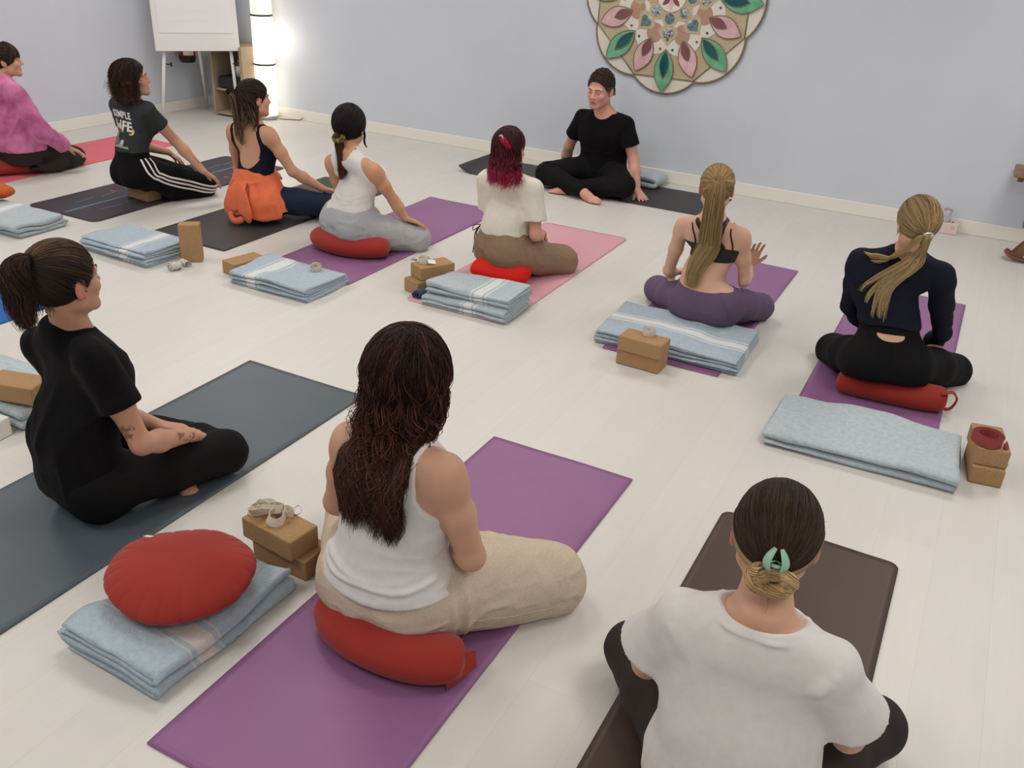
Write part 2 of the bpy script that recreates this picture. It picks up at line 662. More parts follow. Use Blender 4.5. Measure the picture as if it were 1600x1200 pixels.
BL = (176, 193, 206)
BL2 = (184, 196, 204)
blanket((-1.745, 1.45), .37, .52, .084, 4, 'x', mat_blanket('blanket_blue_blush_stripe', (180, 198, 208), 'Y', -.085, .07, (216, 208, 202)), 'folded light blue blanket with a blush stripe under the big round red cushion', rz=-.02, z0=.001, seed=1, rough=1.9)
blanket((-.155, 3.65), .74, .47, .066, 2, 'y', mat_blanket('blanket_plain', (190, 204, 210)), 'plain pale blue blanket folded thick beside the two bricks with a red strap', z0=.001, rz=.02, seed=2, rough=1.1)
blanket((-1.155, 4.225), .72, .46, .072, 7, 'y', mat_blanket('blanket_blue_long_stripe', BL, 'Y', -.02, .05), 'light blue blanket with a long white stripe behind the woman in the black bra top', z0=.006, seed=3, rz=.02)
blanket((-2.25, 4.07), .51, .30, .062, 5, 'y', mat_blanket('blanket_blue_stripe_a', BL2, 'X', .03, .05), 'lower of two stacked striped blankets behind the red bolster of the red-haired woman', z0=.001, seed=4)
blanket((-2.25, 4.10), .50, .29, .055, 5, 'y', mat_blanket('blanket_blue_stripe_b', BL2, 'X', .07, .05), 'upper of two stacked striped blankets behind the red bolster of the red-haired woman', z0=.066, seed=5, rz=.02)
blanket((-3.28, 3.76), .54, .36, .072, 7, 'y', mat_blanket('blanket_blue_stripe_c', BL, 'X', -.12, .07), 'light blue striped blanket with a small coiled strap lying on it', z0=.001, seed=6)
blanket((-4.36, 3.66), .55, .34, .09, 6, 'y', mat_blanket('blanket_blue_stripe_d', BL, 'X', .10, .06), 'light blue striped blanket beside the upright cork brick', z0=.001, seed=7, rz=-.04)
blanket((-5.37, 3.58), .58, .36, .08, 3, 'y', mat_blanket('blanket_blue_stripe_e', BL2, 'X', -.09, .07), 'pale blue blanket at the left edge behind the printed charcoal mat', z0=.001, seed=8)
blanket((-3.32, 2.05), .52, .36, .10, 2, 'y', mat_blanket('blanket_plain', BL2), 'pale blue blanket at the left edge carrying a cork brick', z0=.001, seed=9)
blanket((-2.47, 7.20), .38, .27, .095, 2, 'x', mat_blanket('blanket_plain', BL2), 'pale grey blue folded blanket against the wall behind the man', z0=.007, seed=10)

# ------------------------------------------------------------------ cork bricks
m_cork = mat('cork', (176, 142, 104), rough=.88, noise=(150, (154, 120, 82), .55, 6), bump=(150, .5, .002), spec=.2)
m_print = mat('dark_ink', (60, 44, 32), rough=.8)


def brick(c, z0, rz, label, up=False, mark=None, group='cork yoga bricks', m=None):
    bm = bmesh.new()
    s = (.22, .12, .075) if not up else (.12, .075, .225)
    add_box(bm, (0, 0, s[2] / 2), s, .006, seg=3)
    o = bm_obj('cork_brick', bm, m or m_cork, loc=(c[0], c[1], z0 + .0005), rz=rz, smooth=False)
    tag(o, label, 'yoga block', group)
    if mark:
        # a tiny stamped mark: three small dots and a bar
        sx, sy = mark
        for k in range(3):
            box('stamped_mark', (sx * .104 if sx else (-.03 + k * .008), sy * .0602 if sy else (-.03 + k * .008), .022), (.0012 if sx else .005, .0012 if sy else .005, .006 + .002 * (k == 1)), m_print, o)
    return o


brick((-1.655, 1.830), .001, math.radians(-2), 'lower cork brick of the stack beside the big round red cushion')
brick((-1.683, 1.815), .077, math.radians(-7), 'upper cork brick of the stack beside the big round red cushion')
brick((.305, 3.70), .001, math.radians(98), 'lower cork brick of the stack beside the plain pale blue blanket')
brick((.300, 3.715), .077, math.radians(100), 'upper cork brick under the coiled dark red strap')
brick((-1.22, 3.88), .001, math.radians(-2), 'lower cork brick of the stack in front of the long-striped blanket')
brick((-1.215, 3.868), .077, math.radians(-3), 'upper cork brick of the stack in front of the long-striped blanket')
brick((-2.615, 4.14), .001, math.radians(72), 'lower cork brick of the stack left of the two stacked blankets')
brick((-2.59, 4.17), .077, math.radians(62), 'upper cork brick carrying a strap with a paper card')
brick((-3.62, 3.78), .001, math.radians(78), 'cork brick lying half behind the blanket with the small coiled strap')
brick((-3.985, 3.74), .001, math.radians(38), 'cork brick standing upright beside a striped blanket', up=True)
brick((-3.15, 1.99), .101, math.radians(15), 'cork brick on the blanket at the left edge')
brick((-5.185, 4.49), .006, math.radians(-6), 'cork brick under the woman in the three-striped trousers')
box_mark = None

# ------------------------------------------------------------------ cushions
m_red = mat('brick_red_cotton', (160, 54, 47), rough=.92, noise=(4, (153, 49, 43), .7), bump=(300, .35, .0012), spec=.15, sheen=.15)
m_bright = mat('bright_red_cotton', (226, 44, 36), rough=.85, noise=(4, (214, 38, 34), .6), bump=(300, .3, .001), spec=.15)
m_label = mat('cream_label', (224, 216, 196), rough=.8)


def cushion(pts, rad, c, rz, material, label, sag=0., z0=.006, endk=.35, group='red crescent cushions', name='meditation_cushion'):
    P = smooth_path(pts, 40)
    s = np.linspace(-1, 1, 40)
    prof = np.clip((1 - np.abs(s) ** 5), 0, 1) ** endk
    prof[0] = prof[-1] = .25
    R = np.stack([rad[0] * prof, rad[1] * prof], 1)
    V, Q = sweep(P, R, 22)
    V = np.array(V)
    # the middle is pressed down by the sitter
    press = np.exp(-(V[:, 0] / .17) ** 2) * sag
    top = V[:, 2] > 0
    V[top, 2] *= (1 - press[top])
    V[:, 2] += rad[1] * .92
    V[:, 2] = np.maximum(V[:, 2], .0)
    V[:, :2] += (vnoise(np.c_[V * 9]) * .003)[:, None]
    o = mesh_py(name, V, Q, material, loc=(c[0], c[1], z0), rz=rz, smooth=True)
    tag(o, label, 'cushion', group)
    return o


c10 = cushion([(-.235, .06, 0), (-.12, -.02, 0), (.0, -.04, 0), (.12, -.025, 0), (.225, .02, 0)], (.088, .064), (-1.145, 1.645), math.radians(2), m_red, 'brick red crescent cushion under the woman in beige trousers', sag=.14)
# folded flap at its right end
prism('handle_flap', [(-.05, -.035), (.055, -.02), (.06, .03), (.0, .05), (-.05, .03)], -.003, .003, m_red, c10, loc=(.228, -.012, .048)).rotation_euler = (math.radians(75), 0, math.radians(68))
c8 = cushion([(-.235, 0, 0), (-.1, -.012, 0), (.1, -.012, 0), (.235, 0, 0)], (.07, .062), (-.115, 4.155), math.radians(5), m_red, 'brick red bolster with a side handle under the blonde woman in navy top', sag=.12, endk=.22)
Pq = smooth_path([(.205, -.045, .10), (.25, -.035, .115), (.275, -.02, .075), (.26, -.02, .03), (.235, -.02, .02)], 16)
tube('handle', Pq, np.tile([.004, .016], (16, 1)), m_red, c8, n=8, upv=(0, 1, 0))
box('label_tab', (.279, -.025, .085), (.004, .022, .02), m_label, c8)
c4 = cushion([(-.245, .09, 0), (-.13, .01, 0), (0, -.015, 0), (.13, .01, 0), (.265, .08, 0)], (.095, .068), (-3.335, 4.355), math.radians(4), m_red, 'brick red crescent cushion under the woman in grey joggers', sag=.12)
c5 = cushion([(-.17, .0, 0), (0, -.02, 0), (.17, 0, 0)], (.13, .064), (-2.33, 4.53), math.radians(2), m_bright, 'bright scarlet cushion under the woman in brown trousers', sag=.08, endk=.5, group='sitters cushions')
c1 = cushion([(-.3, .0, 0), (-.1, -.03, 0), (.1, -.03, 0), (.3, 0, 0)], (.13, .06), (-6.50, 4.36), math.radians(60), m_red, 'brick red cushion under the kneeling woman in the tie-dye sweatshirt', sag=.15)
c11 = cushion([(-.2, .0, 0), (0, -.03, 0), (.2, 0, 0)], (.11, .055), (-.22, 1.47), math.radians(0), m_red, 'brick red cushion under the woman in the loose white t-shirt at the bottom edge', sag=.15)


def zafu(c, z0, R, H, label):
    V, Q = [], []
    nu, nv = 192, 26
    for j in range(nv + 1):
        ph = -math.pi / 2 + math.pi * j / nv
        for i in range(nu):
            a = 2 * math.pi * i / nu
            rr = math.copysign(abs(math.cos(ph)) ** .82, math.cos(ph))
            zz = math.sin(ph)
            pl = (a / (2 * math.pi) * 21) % 1.0
            dep = max(0, 1 - abs(pl - .5) * 2 / .22) ** 1.5
            puff = abs(math.sin(math.pi * ((pl + .5) % 1.0)))
            edge = math.exp(-((rr - .88) / .17) ** 2)
            k = 1 + .006 * puff * edge - .030 * dep * edge
            z = math.copysign(abs(zz) ** 1.15, zz) * H / 2
            z = z * (1 - .06 * dep * edge) + (.010 * math.sin(a * 2 + 1) + .004 * math.sin(5 * a)) * (rr ** 2)
            V.append((R * rr * k * math.cos(a), R * rr * k * math.sin(a) * .98, z + H / 2))
    for j in range(nv):
        for i in range(nu):
            i2 = (i + 1) % nu
            Q.append((j * nu + i, j * nu + i2, (j + 1) * nu + i2, (j + 1) * nu + i))
    o = mesh_py('round_cushion', V, Q, m_red, loc=(c[0], c[1], z0), rz=.3, smooth=True)
    tag(o, label, 'cushion')
    return o


zf = zafu((-1.755, 1.475), .088, .210, .125, 'large round brick red cushion with pleated edge on a folded blanket')
zf.rotation_euler = (math.radians(-1), math.radians(1), .25)
zv = np.array([v.co[:] for v in zf.data.vertices])
zn_ = np.array([v.normal[:] for v in zf.data.vertices])
k_ = int(np.argmin(((zv - np.array([-.150, .070, .100])) ** 2).sum(1)))
lb = box('label_tab', (0, 0, 0), (.040, .013, .0016), m_label, zf, loc=tuple(zv[k_] + zn_[k_] * .001))
lb.rotation_mode = 'QUATERNION'
lb.rotation_quaternion = Vector(zn_[k_]).to_track_quat('Z', 'X') @ Matrix.Rotation(math.radians(20), 3, 'Z').to_quaternion()

# ------------------------------------------------------------------ straps, socks, small things
m_strap = mat('natural_cotton', (222, 212, 194), rough=.9, noise=(120, (204, 194, 176), .7), bump=(400, .5, .001))
m_strap_red = mat('dark_red_webbing', (150, 62, 62), rough=.85, bump=(500, .6, .001))
m_metal = mat('nickel', (180, 180, 182), rough=.3, metal=1.)
m_paper = mat('paper_card', (238, 234, 222), rough=.8)
m_yellow = mat('yellow_print', (222, 178, 92), rough=.8)


def coil(c, z0, r0, r1, turns, h, material, label, rz=0., group=None, tilt=(0, 0)):
    n = int(turns * 28)
    a = np.linspace(0, turns * 2 * math.pi, n)
    r = np.linspace(r0, r1, n) + .0012 * np.sin(a * 3)
    P = np.c_[r * np.cos(a), r * np.sin(a), np.full(n, h / 2) + .0012 * np.sin(a * .7)]
    V, Q = sweep(P, np.tile([.0014, h / 2], (n, 1)), 6)
    o = mesh_py('yoga_strap', V, Q, material, loc=(c[0], c[1], z0), rz=rz, smooth=False)
    o.rotation_euler = (tilt[0], tilt[1], rz)
    tag(o, label, 'strap', group)
    return o


q = G(1543, 685, .17)
cr_ = coil((q[0] + .0, q[1] + .0), .154, .036, .058, 7, .040, m_strap_red, 'dark red webbing strap coiled on the top brick at right', rz=.4)
Pq = np.array([(.047, -.018, .02), (.056, -.034, .018), (.066, -.046, -.005), (.071, -.052, -.03), (.070, -.052, -.058)])
tube('strap_end', smooth_path(Pq, 14), np.tile([.0016, .017], (14, 1)), m_strap_red, cr_, n=6, upv=(.6, .75, 0.1))
box('paper_tag', (0, 0, 0), (.004, .03, .034), m_paper, cr_, loc=(.052, -.031, .012), rz=math.radians(-40))
box('yellow_logo', (0, 0, 0), (.005, .016, .018), m_yellow, cr_, loc=(.053, -.031, .012), rz=math.radians(-40))
ringp = [(.070 + .010 * math.cos(a), -.054, -.066 + .010 * math.sin(a)) for a in np.linspace(0, 2 * math.pi, 16, endpoint=False)]
tube('metal_ring', np.array(ringp), .0018, m_metal, cr_, n=6, closed=True, upv=(0, 1, 0))
q = G(1014, 520, .16)
coil((q[0], q[1]), .1525, .012, .034, 4, .030, m_strap, 'small cream cotton strap coiled on the brick in front of the long-striped blanket')
q = G(494, 419, .08)
coil((q[0], q[1]), .074, .014, .034, 3, .030, m_strap, 'small cream strap coil lying on the striped blanket', tilt=(.25, .1))
q = G(663, 408, .16)
ck = coil((q[0], q[1]), .1525, .010, .036, 4, .032, m_strap, 'cream strap coil with a paper card on the brick left of the stacked blankets')
cd_ = box('paper_card', (0, 0, 0), (.045, .03, .002), m_paper, ck, loc=(.055, -.01, .018), rz=.9, bev=.0)
cd_.rotation_euler = (.5, .2, .9)
box('buckle', (-.058, -.015, .008), (.03, .02, .006), m_metal, ck)
# tangled cotton strap on the near stack
q = G(426, 803, .165)
n_ = 240
tt = np.linspace(0, 1, n_)
aa = tt * 2 * math.pi * 5.2
Rr = .028 + .012 * np.sin(aa * .37 + 1) + .006 * np.sin(aa * 2.3)
cx = -.040 + .085 * (.5 - .5 * np.cos(tt * math.pi * 2.6))
cy = .018 * np.sin(tt * 9) + .002
Pt = np.c_[cx + Rr * 1.15 * np.cos(aa), cy + Rr * .95 * np.sin(aa), .018 + .010 * tt + .006 * np.sin(aa * 1.7)]
upv = np.c_[.45 * np.sin(tt * 17), .45 * np.cos(tt * 13), np.ones(n_)]
V, Q = sweep(Pt, np.tile([.0015, .0155], (n_, 1)), 6, upv=upv)
tangle = mesh_py('yoga_strap', V, Q, m_strap, loc=(q[0], q[1], .1535), rz=.5)
tag(tangle, 'cream cotton strap heaped loosely on the near stack of cork bricks', 'strap')
bk = []
for a in np.linspace(0, 2 * math.pi, 16, endpoint=False):
    bk.append((.072 + .012 * math.cos(a), .030 + .020 * math.sin(a), .008 + .004 * math.sin(a)))
tube('buckle', np.array(bk), .0022, m_metal, tangle, n=6, closed=True)


def rolled(c, z0, L_, r, material, label, rz, name='rolled_socks', cat='socks'):
    """a rolled piece of cloth: spiral section swept along a short axis"""
    n = 90
    a = np.linspace(0, 6 * math.pi, n)
    rr = np.linspace(r * .15, r, n)
    V, Q = [], []
    k = 12
    for i in range(k):
        x = -L_ / 2 + L_ * i / (k - 1)
        bul = 1 + .12 * math.sin(i * 1.3)
        for j in range(n):
            for d in (0, .0028):
                V.append((x + .004 * math.sin(a[j] * .5), (rr[j] + d) * bul * math.cos(a[j]), (rr[j] + d) * bul * math.sin(a[j]) * .85 + r * .9))
    m_ = 2 * n
    for i in range(k - 1):
        for j in range(n - 1):
            b = i * m_ + 2 * j
            Q += [(b, b + 2, b + 2 + m_, b + m_), (b + 1, b + 1 + m_, b + 3 + m_, b + 3)]
    for i in (0, k - 1):
        for j in range(n - 1):
            b = i * m_ + 2 * j
            Q.append((b, b + 1, b + 3, b + 2))
    o = mesh_py(name, V, Q, material, loc=(c[0], c[1], z0), rz=rz, smooth=True)
    tag(o, label, cat)
    return o


m_navysock = mat('slate_blue_knit', (72, 84, 112), rough=.95, bump=(200, .8, .002))
m_sock = mat('off_white_knit', (210, 206, 198), rough=.95, noise=(60, (188, 184, 176), .7), bump=(200, .8, .002))
q = G(656, 465, 0)
rolled(q, .001, .07, .03, m_navysock, 'slate blue rolled socks beside the stacked blankets', math.radians(95))
q = G(273, 422, 0)
rolled(q, .001, .06, .028, m_sock, 'off-white rolled socks in front of the upright brick', math.radians(70))
q2 = G(289, 415, 0)
o_ = rolled(q2, .001, .07, .02, m_sock, 'crumpled off-white sock leaning against the upright brick', math.radians(-15), name='crumpled_sock')
# orange bundle and white box corner at the left edge
m_or = mat('burnt_orange_cloth', (196, 92, 36), rough=.9, bump=(40, .8, .01))
q = G(-6, 318, .05)
V, Q = [], []
for j in range(13):
    ph = -math.pi / 2 + math.pi * j / 12
    for i in range(28):
        a = 2 * math.pi * i / 28
        k = 1 + .09 * math.sin(3 * a + 2 * ph) + .05 * math.sin(7 * a)
        V.append((.12 * k * math.cos(ph) * math.cos(a), .12 * k * math.cos(ph) * math.sin(a), .05 + .05 * math.sin(ph) * k))
for j in range(12):
    for i in range(28):
        Q.append((j * 28 + i, j * 28 + (i + 1) % 28, (j + 1) * 28 + (i + 1) % 28, (j + 1) * 28 + i))
tag(mesh_py('cloth_bundle', V, Q, m_or, loc=(q[0], q[1], .0815), smooth=True), 'burnt orange cloth bundle at the left edge above the blanket', 'cloth')
m_whitebox = mat('white_plastic', (232, 228, 218), rough=.5)
q = G(5, 690, .0)
tag(box('storage_box', (0, 0, .04), (.10, .10, .08), m_whitebox, bev=.006, loc=(q[0] - .06, q[1], .001), rz=.1), 'corner of a white box at the left edge', 'box')


# ------------------------------------------------------------------ far left corner: easel, cabinet, extinguisher, lamp
def ray_plane(px, py, p0, n):
    d = FW * FOC + RT * (px - 800) - UP * (py - 600)
    return C0 + d * (np.dot(np.array(p0) - C0, n) / np.dot(d, n))


m_white = mat('white_enamel', (232, 231, 228), rough=.35)
m_sheet = mat('flipchart_paper', (236, 236, 238), rough=.8)
m_black = mat('black_plastic', (24, 24, 25), rough=.45)
fl_, fr_ = np.array([-7.08, 6.42, 0]), np.array([-6.60, 7.03, 0])
u_ = (fr_ - fl_) / np.linalg.norm(fr_ - fl_)
nrm = np.array([u_[1], -u_[0], 0])
easel = empty('flipchart_easel', (*fl_[:2], 0), math.atan2(u_[1], u_[0]))
tag(easel, 'white flipchart easel with a pad of paper standing in the far left corner', 'flipchart')
Wf = np.linalg.norm(fr_ - fl_)


def to_loc(p):
    d = np.array(p) - fl_
    return (float(d @ u_), float(-(d @ nrm)), float(d[2]))


bl_ = to_loc(ray_plane(243, 78, fl_ + nrm * .02, nrm))
br_ = to_loc(ray_plane(375, 82, fl_ + nrm * .02, nrm))
bx0, bx1, bz = bl_[0], br_[0], (bl_[2] + br_[2]) / 2
lean = math.radians(8)
bd = box('board', ((bx0 + bx1) / 2, 0, .55), (bx1 - bx0, .022, 1.1), m_white, easel, bev=.006, loc=(0, -.02, bz))
bd.rotation_euler = (-lean, 0, 0)
sh = box('paper_pad', ((bx0 + bx1) / 2 + .0, -.014, .62), (bx1 - bx0 - .1, .008, .92), m_sheet, easel, loc=(0, -.02, bz))
sh.rotation_euler = (-lean, 0, 0)
for k, zz in enumerate((.27, .36)):
    cr1 = box('paper_crease', ((bx0 + bx1) / 2 - .02, -.0185, zz), (bx1 - bx0 - .16, .002, .012), m_sheet, easel, loc=(0, -.02, bz))
    cr1.rotation_euler = (-lean, 0, 0)
for s, x in (('l', .03), ('r', Wf - .03)):
    xt = bx0 + .1 if s == 'l' else bx1 - .08
    bm = bmesh.new()
    add_cyl(bm, (x, 0, 0), (xt, .05, bz + .15), .015, .017, 14)
    bm_obj('leg', bm, m_white, easel, smooth=True)
    bm = bmesh.new()
    kx = x + (xt - x) * .8
    add_cyl(bm, (kx, -.01, bz * .82), (kx + .045, -.02, bz * .82), .006, .006, 8)
    add_cyl(bm, (kx + .045, -.02, bz * .82 - .02), (kx + .045, -.02, bz * .82 + .02), .009, .009, 8)
    bm_obj('clamp_knob', bm, m_black, easel, smooth=True)
bm = bmesh.new()
pb = to_loc(G(323, 167))
add_cyl(bm, (pb[0], min(pb[1], .62), 0), ((bx0 + bx1) / 2, .06, bz + .3), .013, .016, 14)
bm_obj('leg', bm, m_white, easel, smooth=True)

m_ply = mat('birch_plywood', (176, 158, 134), rough=.7, noise=(5, (162, 143, 118), .7), bump=(30, .2, .002))
cab = empty('wooden_cabinet', (-6.74, 7.19, 0))
tag(cab, 'open plywood cabinet behind the flipchart in the corner', 'cabinet')
ct = GY(383, 76, 7.0)[2]
box('side_panel', (-.19, 0, ct / 2), (.02, .36, ct), m_ply, cab, bev=.002)
box('side_panel', (.19, 0, ct / 2), (.035, .36, ct), m_ply, cab, bev=.002)
box('back_panel', (0, .172, ct / 2), (.345, .014, ct), m_ply, cab)
box('shelf', (0, 0, .03), (.34, .33, .02), m_ply, cab)
box('shelf', (0, 0, .26), (.34, .33, .016), m_ply, cab)
box('shelf', (0, 0, ct - .012), (.34, .33, .02), m_ply, cab)
tag(box('storage_basket', (0, 0, .06), (.27, .24, .12), m_black, bev=.02, loc=(-6.74, 7.15, .269)), 'black storage basket on the shelf of the plywood cabinet', 'basket')
m_glasslike = mat('frosted_glass', (214, 208, 190), rough=.4)
bm = bmesh.new()
add_cyl(bm, (0, 0, 0), (0, 0, .10), .028, .034, 18)
add_cyl(bm, (0, 0, .10), (0, 0, .16), .008, .006, 10)
tag(bm_obj('candle_holder', bm, m_glasslike, loc=(-6.66, 7.10, .39), smooth=True), 'pale candle holder on top of the black basket', 'candle holder')
# fire extinguisher on the left wall
m_er = mat('extinguisher_red', (170, 40, 42), rough=.35)
ex = GX(293, 90, -7.24)
ext = empty('fire_extinguisher', (ex[0], ex[1], ex[2] - .04))
tag(ext, 'red fire extinguisher with a white label hanging on the left wall behind the flipchart', 'fire extinguisher')
bm = bmesh.new()
add_cyl(bm, (0, 0, .05), (0, 0, .40), .078, .078, 28)
add_cyl(bm, (0, 0, .40), (0, 0, .46), .078, .03, 28)
bm_obj('cylinder', bm, m_er, ext, smooth=True)
bm = bmesh.new()
add_cyl(bm, (0, 0, 0), (0, 0, .055), .07, .084, 28)
bm_obj('base_cup', bm, m_black, ext, smooth=True)
pts = [(.0795 * math.cos(a), .0795 * math.sin(a)) for a in np.linspace(-1.25, .1, 14)]
V = [(x, y, z) for z in (.07, .28) for (x, y) in pts]
mesh_py('label', V, [(i, i + 1, 14 + i + 1, 14 + i) for i in range(13)], m_paper, ext, smooth=True)
box('valve', (0, 0, .49), (.03, .1, .06), m_black, ext, bev=.008)
box('wall_bracket', (-.095, 0, .3), (.05, .05, .12), m_black, ext)

# column lamp
m_shade = mat('lit_paper_shade', (255, 250, 236), rough=.9, emit=((255, 244, 220), 1.35))
m_shade_top = mat('dim_paper_shade', (250, 240, 220), rough=.9, emit=((255, 242, 216), .85))
lp = G(426, 181)
lp = np.array([lp[0] + .05, 7.24, 0])
lamp = empty('column_floor_lamp', (lp[0], lp[1], 0))
tag(lamp, 'tall lit white paper column lamp with dark rings standing by the corner', 'lamp')
z1_, z2_ = GY(420, 105, 7.12)[2], GY(414, 27, 7.12)[2]
RL = .100


def lathe(name, prof, material, parent=None, n=40, loc=(0, 0, 0), rz=0., smooth=True):
    V = [(r * math.cos(2 * math.pi * i / n), r * math.sin(2 * math.pi * i / n), z) for (r, z) in prof for i in range(n)]
    F = [(j * n + i, j * n + (i + 1) % n, (j + 1) * n + (i + 1) % n, (j + 1) * n + i) for j in range(len(prof) - 1) for i in range(n)]
    if prof[0][0] > 1e-4:
        F.append(tuple(range(n))[::-1])
    if prof[-1][0] > 1e-4:
        F.append(tuple((len(prof) - 1) * n + i for i in range(n)))
    return mesh_py(name, V, F, material, parent, loc, rz, smooth)


lathe('lamp_base', [(RL + .004, 0), (RL + .004, .03), (RL - .01, .04)], m_metal, lamp)
zt = z2_ + (z2_ - z1_)
for a_, b_, mm in ((.042, z1_, m_shade), (z1_ + .006, z2_, m_shade), (z2_ + .006, zt, m_shade_top), (zt + .006, zt + .45, m_shade_top)):
    lathe('lamp_shade', [(RL, a_), (RL, b_)], mm, lamp)
for zz in (z1_, z2_, zt):
    lathe('shade_ring', [(RL + .003, zz - .005), (RL + .006, zz), (RL + .003, zz + .011)], m_black, lamp)
pl_ = bpy.data.lights.new('lamp_bulb', 'POINT')
pl_.energy = 1.6
pl_.color = (1., .90, .74)
pl_.shadow_soft_size = .12
po = bpy.data.objects.new('lamp_bulb', pl_)
COL.objects.link(po)
po.location = (lp[0] + .17, lp[1] - .04, .75)
tag(tube('power_cord', smooth_path([(lp[0] + .12, 7.27, .006), (lp[0] + .25, 7.33, .006), (lp[0] + .3, 7.36, .006), (lp[0] + .34, 7.365, .03)], 16), .004, m_black, n=6), 'black power cord on the floor by the column lamp', 'cord')

# ------------------------------------------------------------------ right edge: shelf, wooden stand, small pink box
m_wood = mat('oiled_wood', (122, 84, 62), rough=.45, noise=(9, (92, 62, 46), .8), bump=(40, .3, .002))
m_wood2 = mat('rustic_wood', (156, 128, 98), rough=.6, noise=(7, (116, 92, 68), .8), bump=(40, .4, .003))
q = GY(1584, 262, 7.2)
shf = empty('rustic_side_table', (q[0] + .32, 7.22, 0))
tag(shf, 'rustic wooden plank table against the wall at the right edge', 'table')
box('plank_top', (0, 0, q[2] - .02), (.62, .30, .04), m_wood2, shf, bev=.008)
bm = bmesh.new()
add_cyl(bm, (-.26, -.1, q[2] - .07), (-.26, -.1, q[2] - .03), .02, .02, 12)
bm_obj('peg', bm, m_wood, shf, smooth=True)
for sx in (-.0, .28):
    for sy in (-.1, .1):
        bm = bmesh.new()
        add_cyl(bm, (sx + .3 * (sx == 0) - .05, sy, 0), (sx + .3 * (sx == 0) - .05, sy, q[2] - .04), .02, .024, 12)
        bm_obj('leg', bm, m_wood2, shf, smooth=True)
        if sx == 0:
            break
q = GY(1604, 268, 7.12)
bm = bmesh.new()
add_cyl(bm, (0, 0, 0), (0, 0, .05), .03, .045, 20)
tag(bm_obj('wooden_cup', bm, m_wood, loc=(q[0] + .03, 7.16, GY(1584, 262, 7.2)[2] + .0008), smooth=True), 'small dark wooden cup on the plank table at the right edge', 'cup')
q = G(1569, 404)
st = empty('wooden_rocker_stand', (q[0], q[1] - .0, 0), math.radians(-14))
tag(st, 'reddish wooden stand with slanted legs on a curved runner at the right edge', 'stand')
P = smooth_path([(-.01, 0, .065), (.04, 0, .035), (.14, 0, .017), (.26, 0, .022), (.38, 0, .06)], 24)
V, Q = sweep(P, np.array([[.012 + .045 * math.sin(math.pi * min(1, (i + 2) / 14)), .012] for i in range(24)]), 12)
mesh_py('curved_runner', V, Q, m_wood, st, smooth=True)
bm = bmesh.new()
add_box(bm, (0, 0, .24), (.055, .03, .50), .006)
o_ = bm_obj('leg', bm, m_wood, st, loc=(.07, 0, .03))
o_.rotation_euler = (0, math.radians(27), 0)
bm = bmesh.new()
add_box(bm, (0, 0, .24), (.03, .03, .5), .006)
o_ = bm_obj('leg', bm, m_wood, st, loc=(.0, .16, .0))
o_.rotation_euler = (math.radians(4), math.radians(33), 0)
bm = bmesh.new()
add_cyl(bm, (.06, -.04, .27), (.18, .02, .27), .03, .03, 16)
bm_obj('cross_bar', bm, m_wood2, st, smooth=True)
m_fleece = mat('white_fleece', (214, 208, 198), rough=1., bump=(60, 1., .02))
V, Q = [], []
for j in range(17):
    ph = -math.pi / 2 + math.pi * j / 16
    for i in range(32):
        a = 2 * math.pi * i / 32
        d = np.array([math.cos(ph) * math.cos(a), math.cos(ph) * math.sin(a), math.sin(ph)])
        k = 1 + .14 * float(vnoise(d * 4 + 9)) + .1 * float(vnoise(d * 9))
        V.append(tuple(d * np.array([.11, .09, .055]) * k + np.array([0, 0, .05])))
for j in range(16):
    for i in range(32):
        Q.append((j * 32 + i, j * 32 + (i + 1) % 32, (j + 1) * 32 + (i + 1) % 32, (j + 1) * 32 + i))
tag(mesh_py('fleece_bundle', V, Q, m_fleece, loc=(q[0] + .24, q[1] - .05, .045), smooth=True), 'white fleece bundle on the curved runner at the right edge', 'fleece')
m_pinkbox = mat('pale_pink_card', (226, 206, 200), rough=.6)
m_clear = mat('clear_plastic', (236, 230, 232), rough=.15, trans=.7)
q = G(1477, 366)
pkb = tag(box('small_box', (0, 0, .04), (.145, .085, .08), m_pinkbox, bev=.004, loc=(-.115, 7.325, .001)), 'small pale pink box on the floor against the baseboard', 'box')
box('box_label', (.04, -.0432, .05), (.03, .001, .02), mat('soft_pink', (214, 186, 182), rough=.7), pkb)
bm = bmesh.new()
add_cyl(bm, (0, 0, 0), (0, 0, .09), .034, .030, 20)
tag(bm_obj('plastic_tumbler', bm, m_clear, loc=(-.135, 7.33, .0815), smooth=True), 'clear plastic tumbler on the small pink box', 'tumbler')
box('box_lid_tab', (.03, .0, .083), (.012, .01, .004), m_black, pkb)

# ------------------------------------------------------------------ ceiling lamps (outside the photograph's frame, seen from other positions)
m_panel = mat('light_panel', (250, 248, 240), rough=.6, emit=((255, 246, 230), 1.0))
for (x, y) in PANELS:
    t = empty('ceiling_panel', (x, y, CEIL))
    tag(t, 'square flush ceiling light panel', 'ceiling light', 'ceiling light panels')
    box('panel_frame', (0, 0, -.012), (.98, .98, .022), m_white, t)
    box('diffuser', (0, 0, -.026), (.92, .92, .008), m_panel, t)

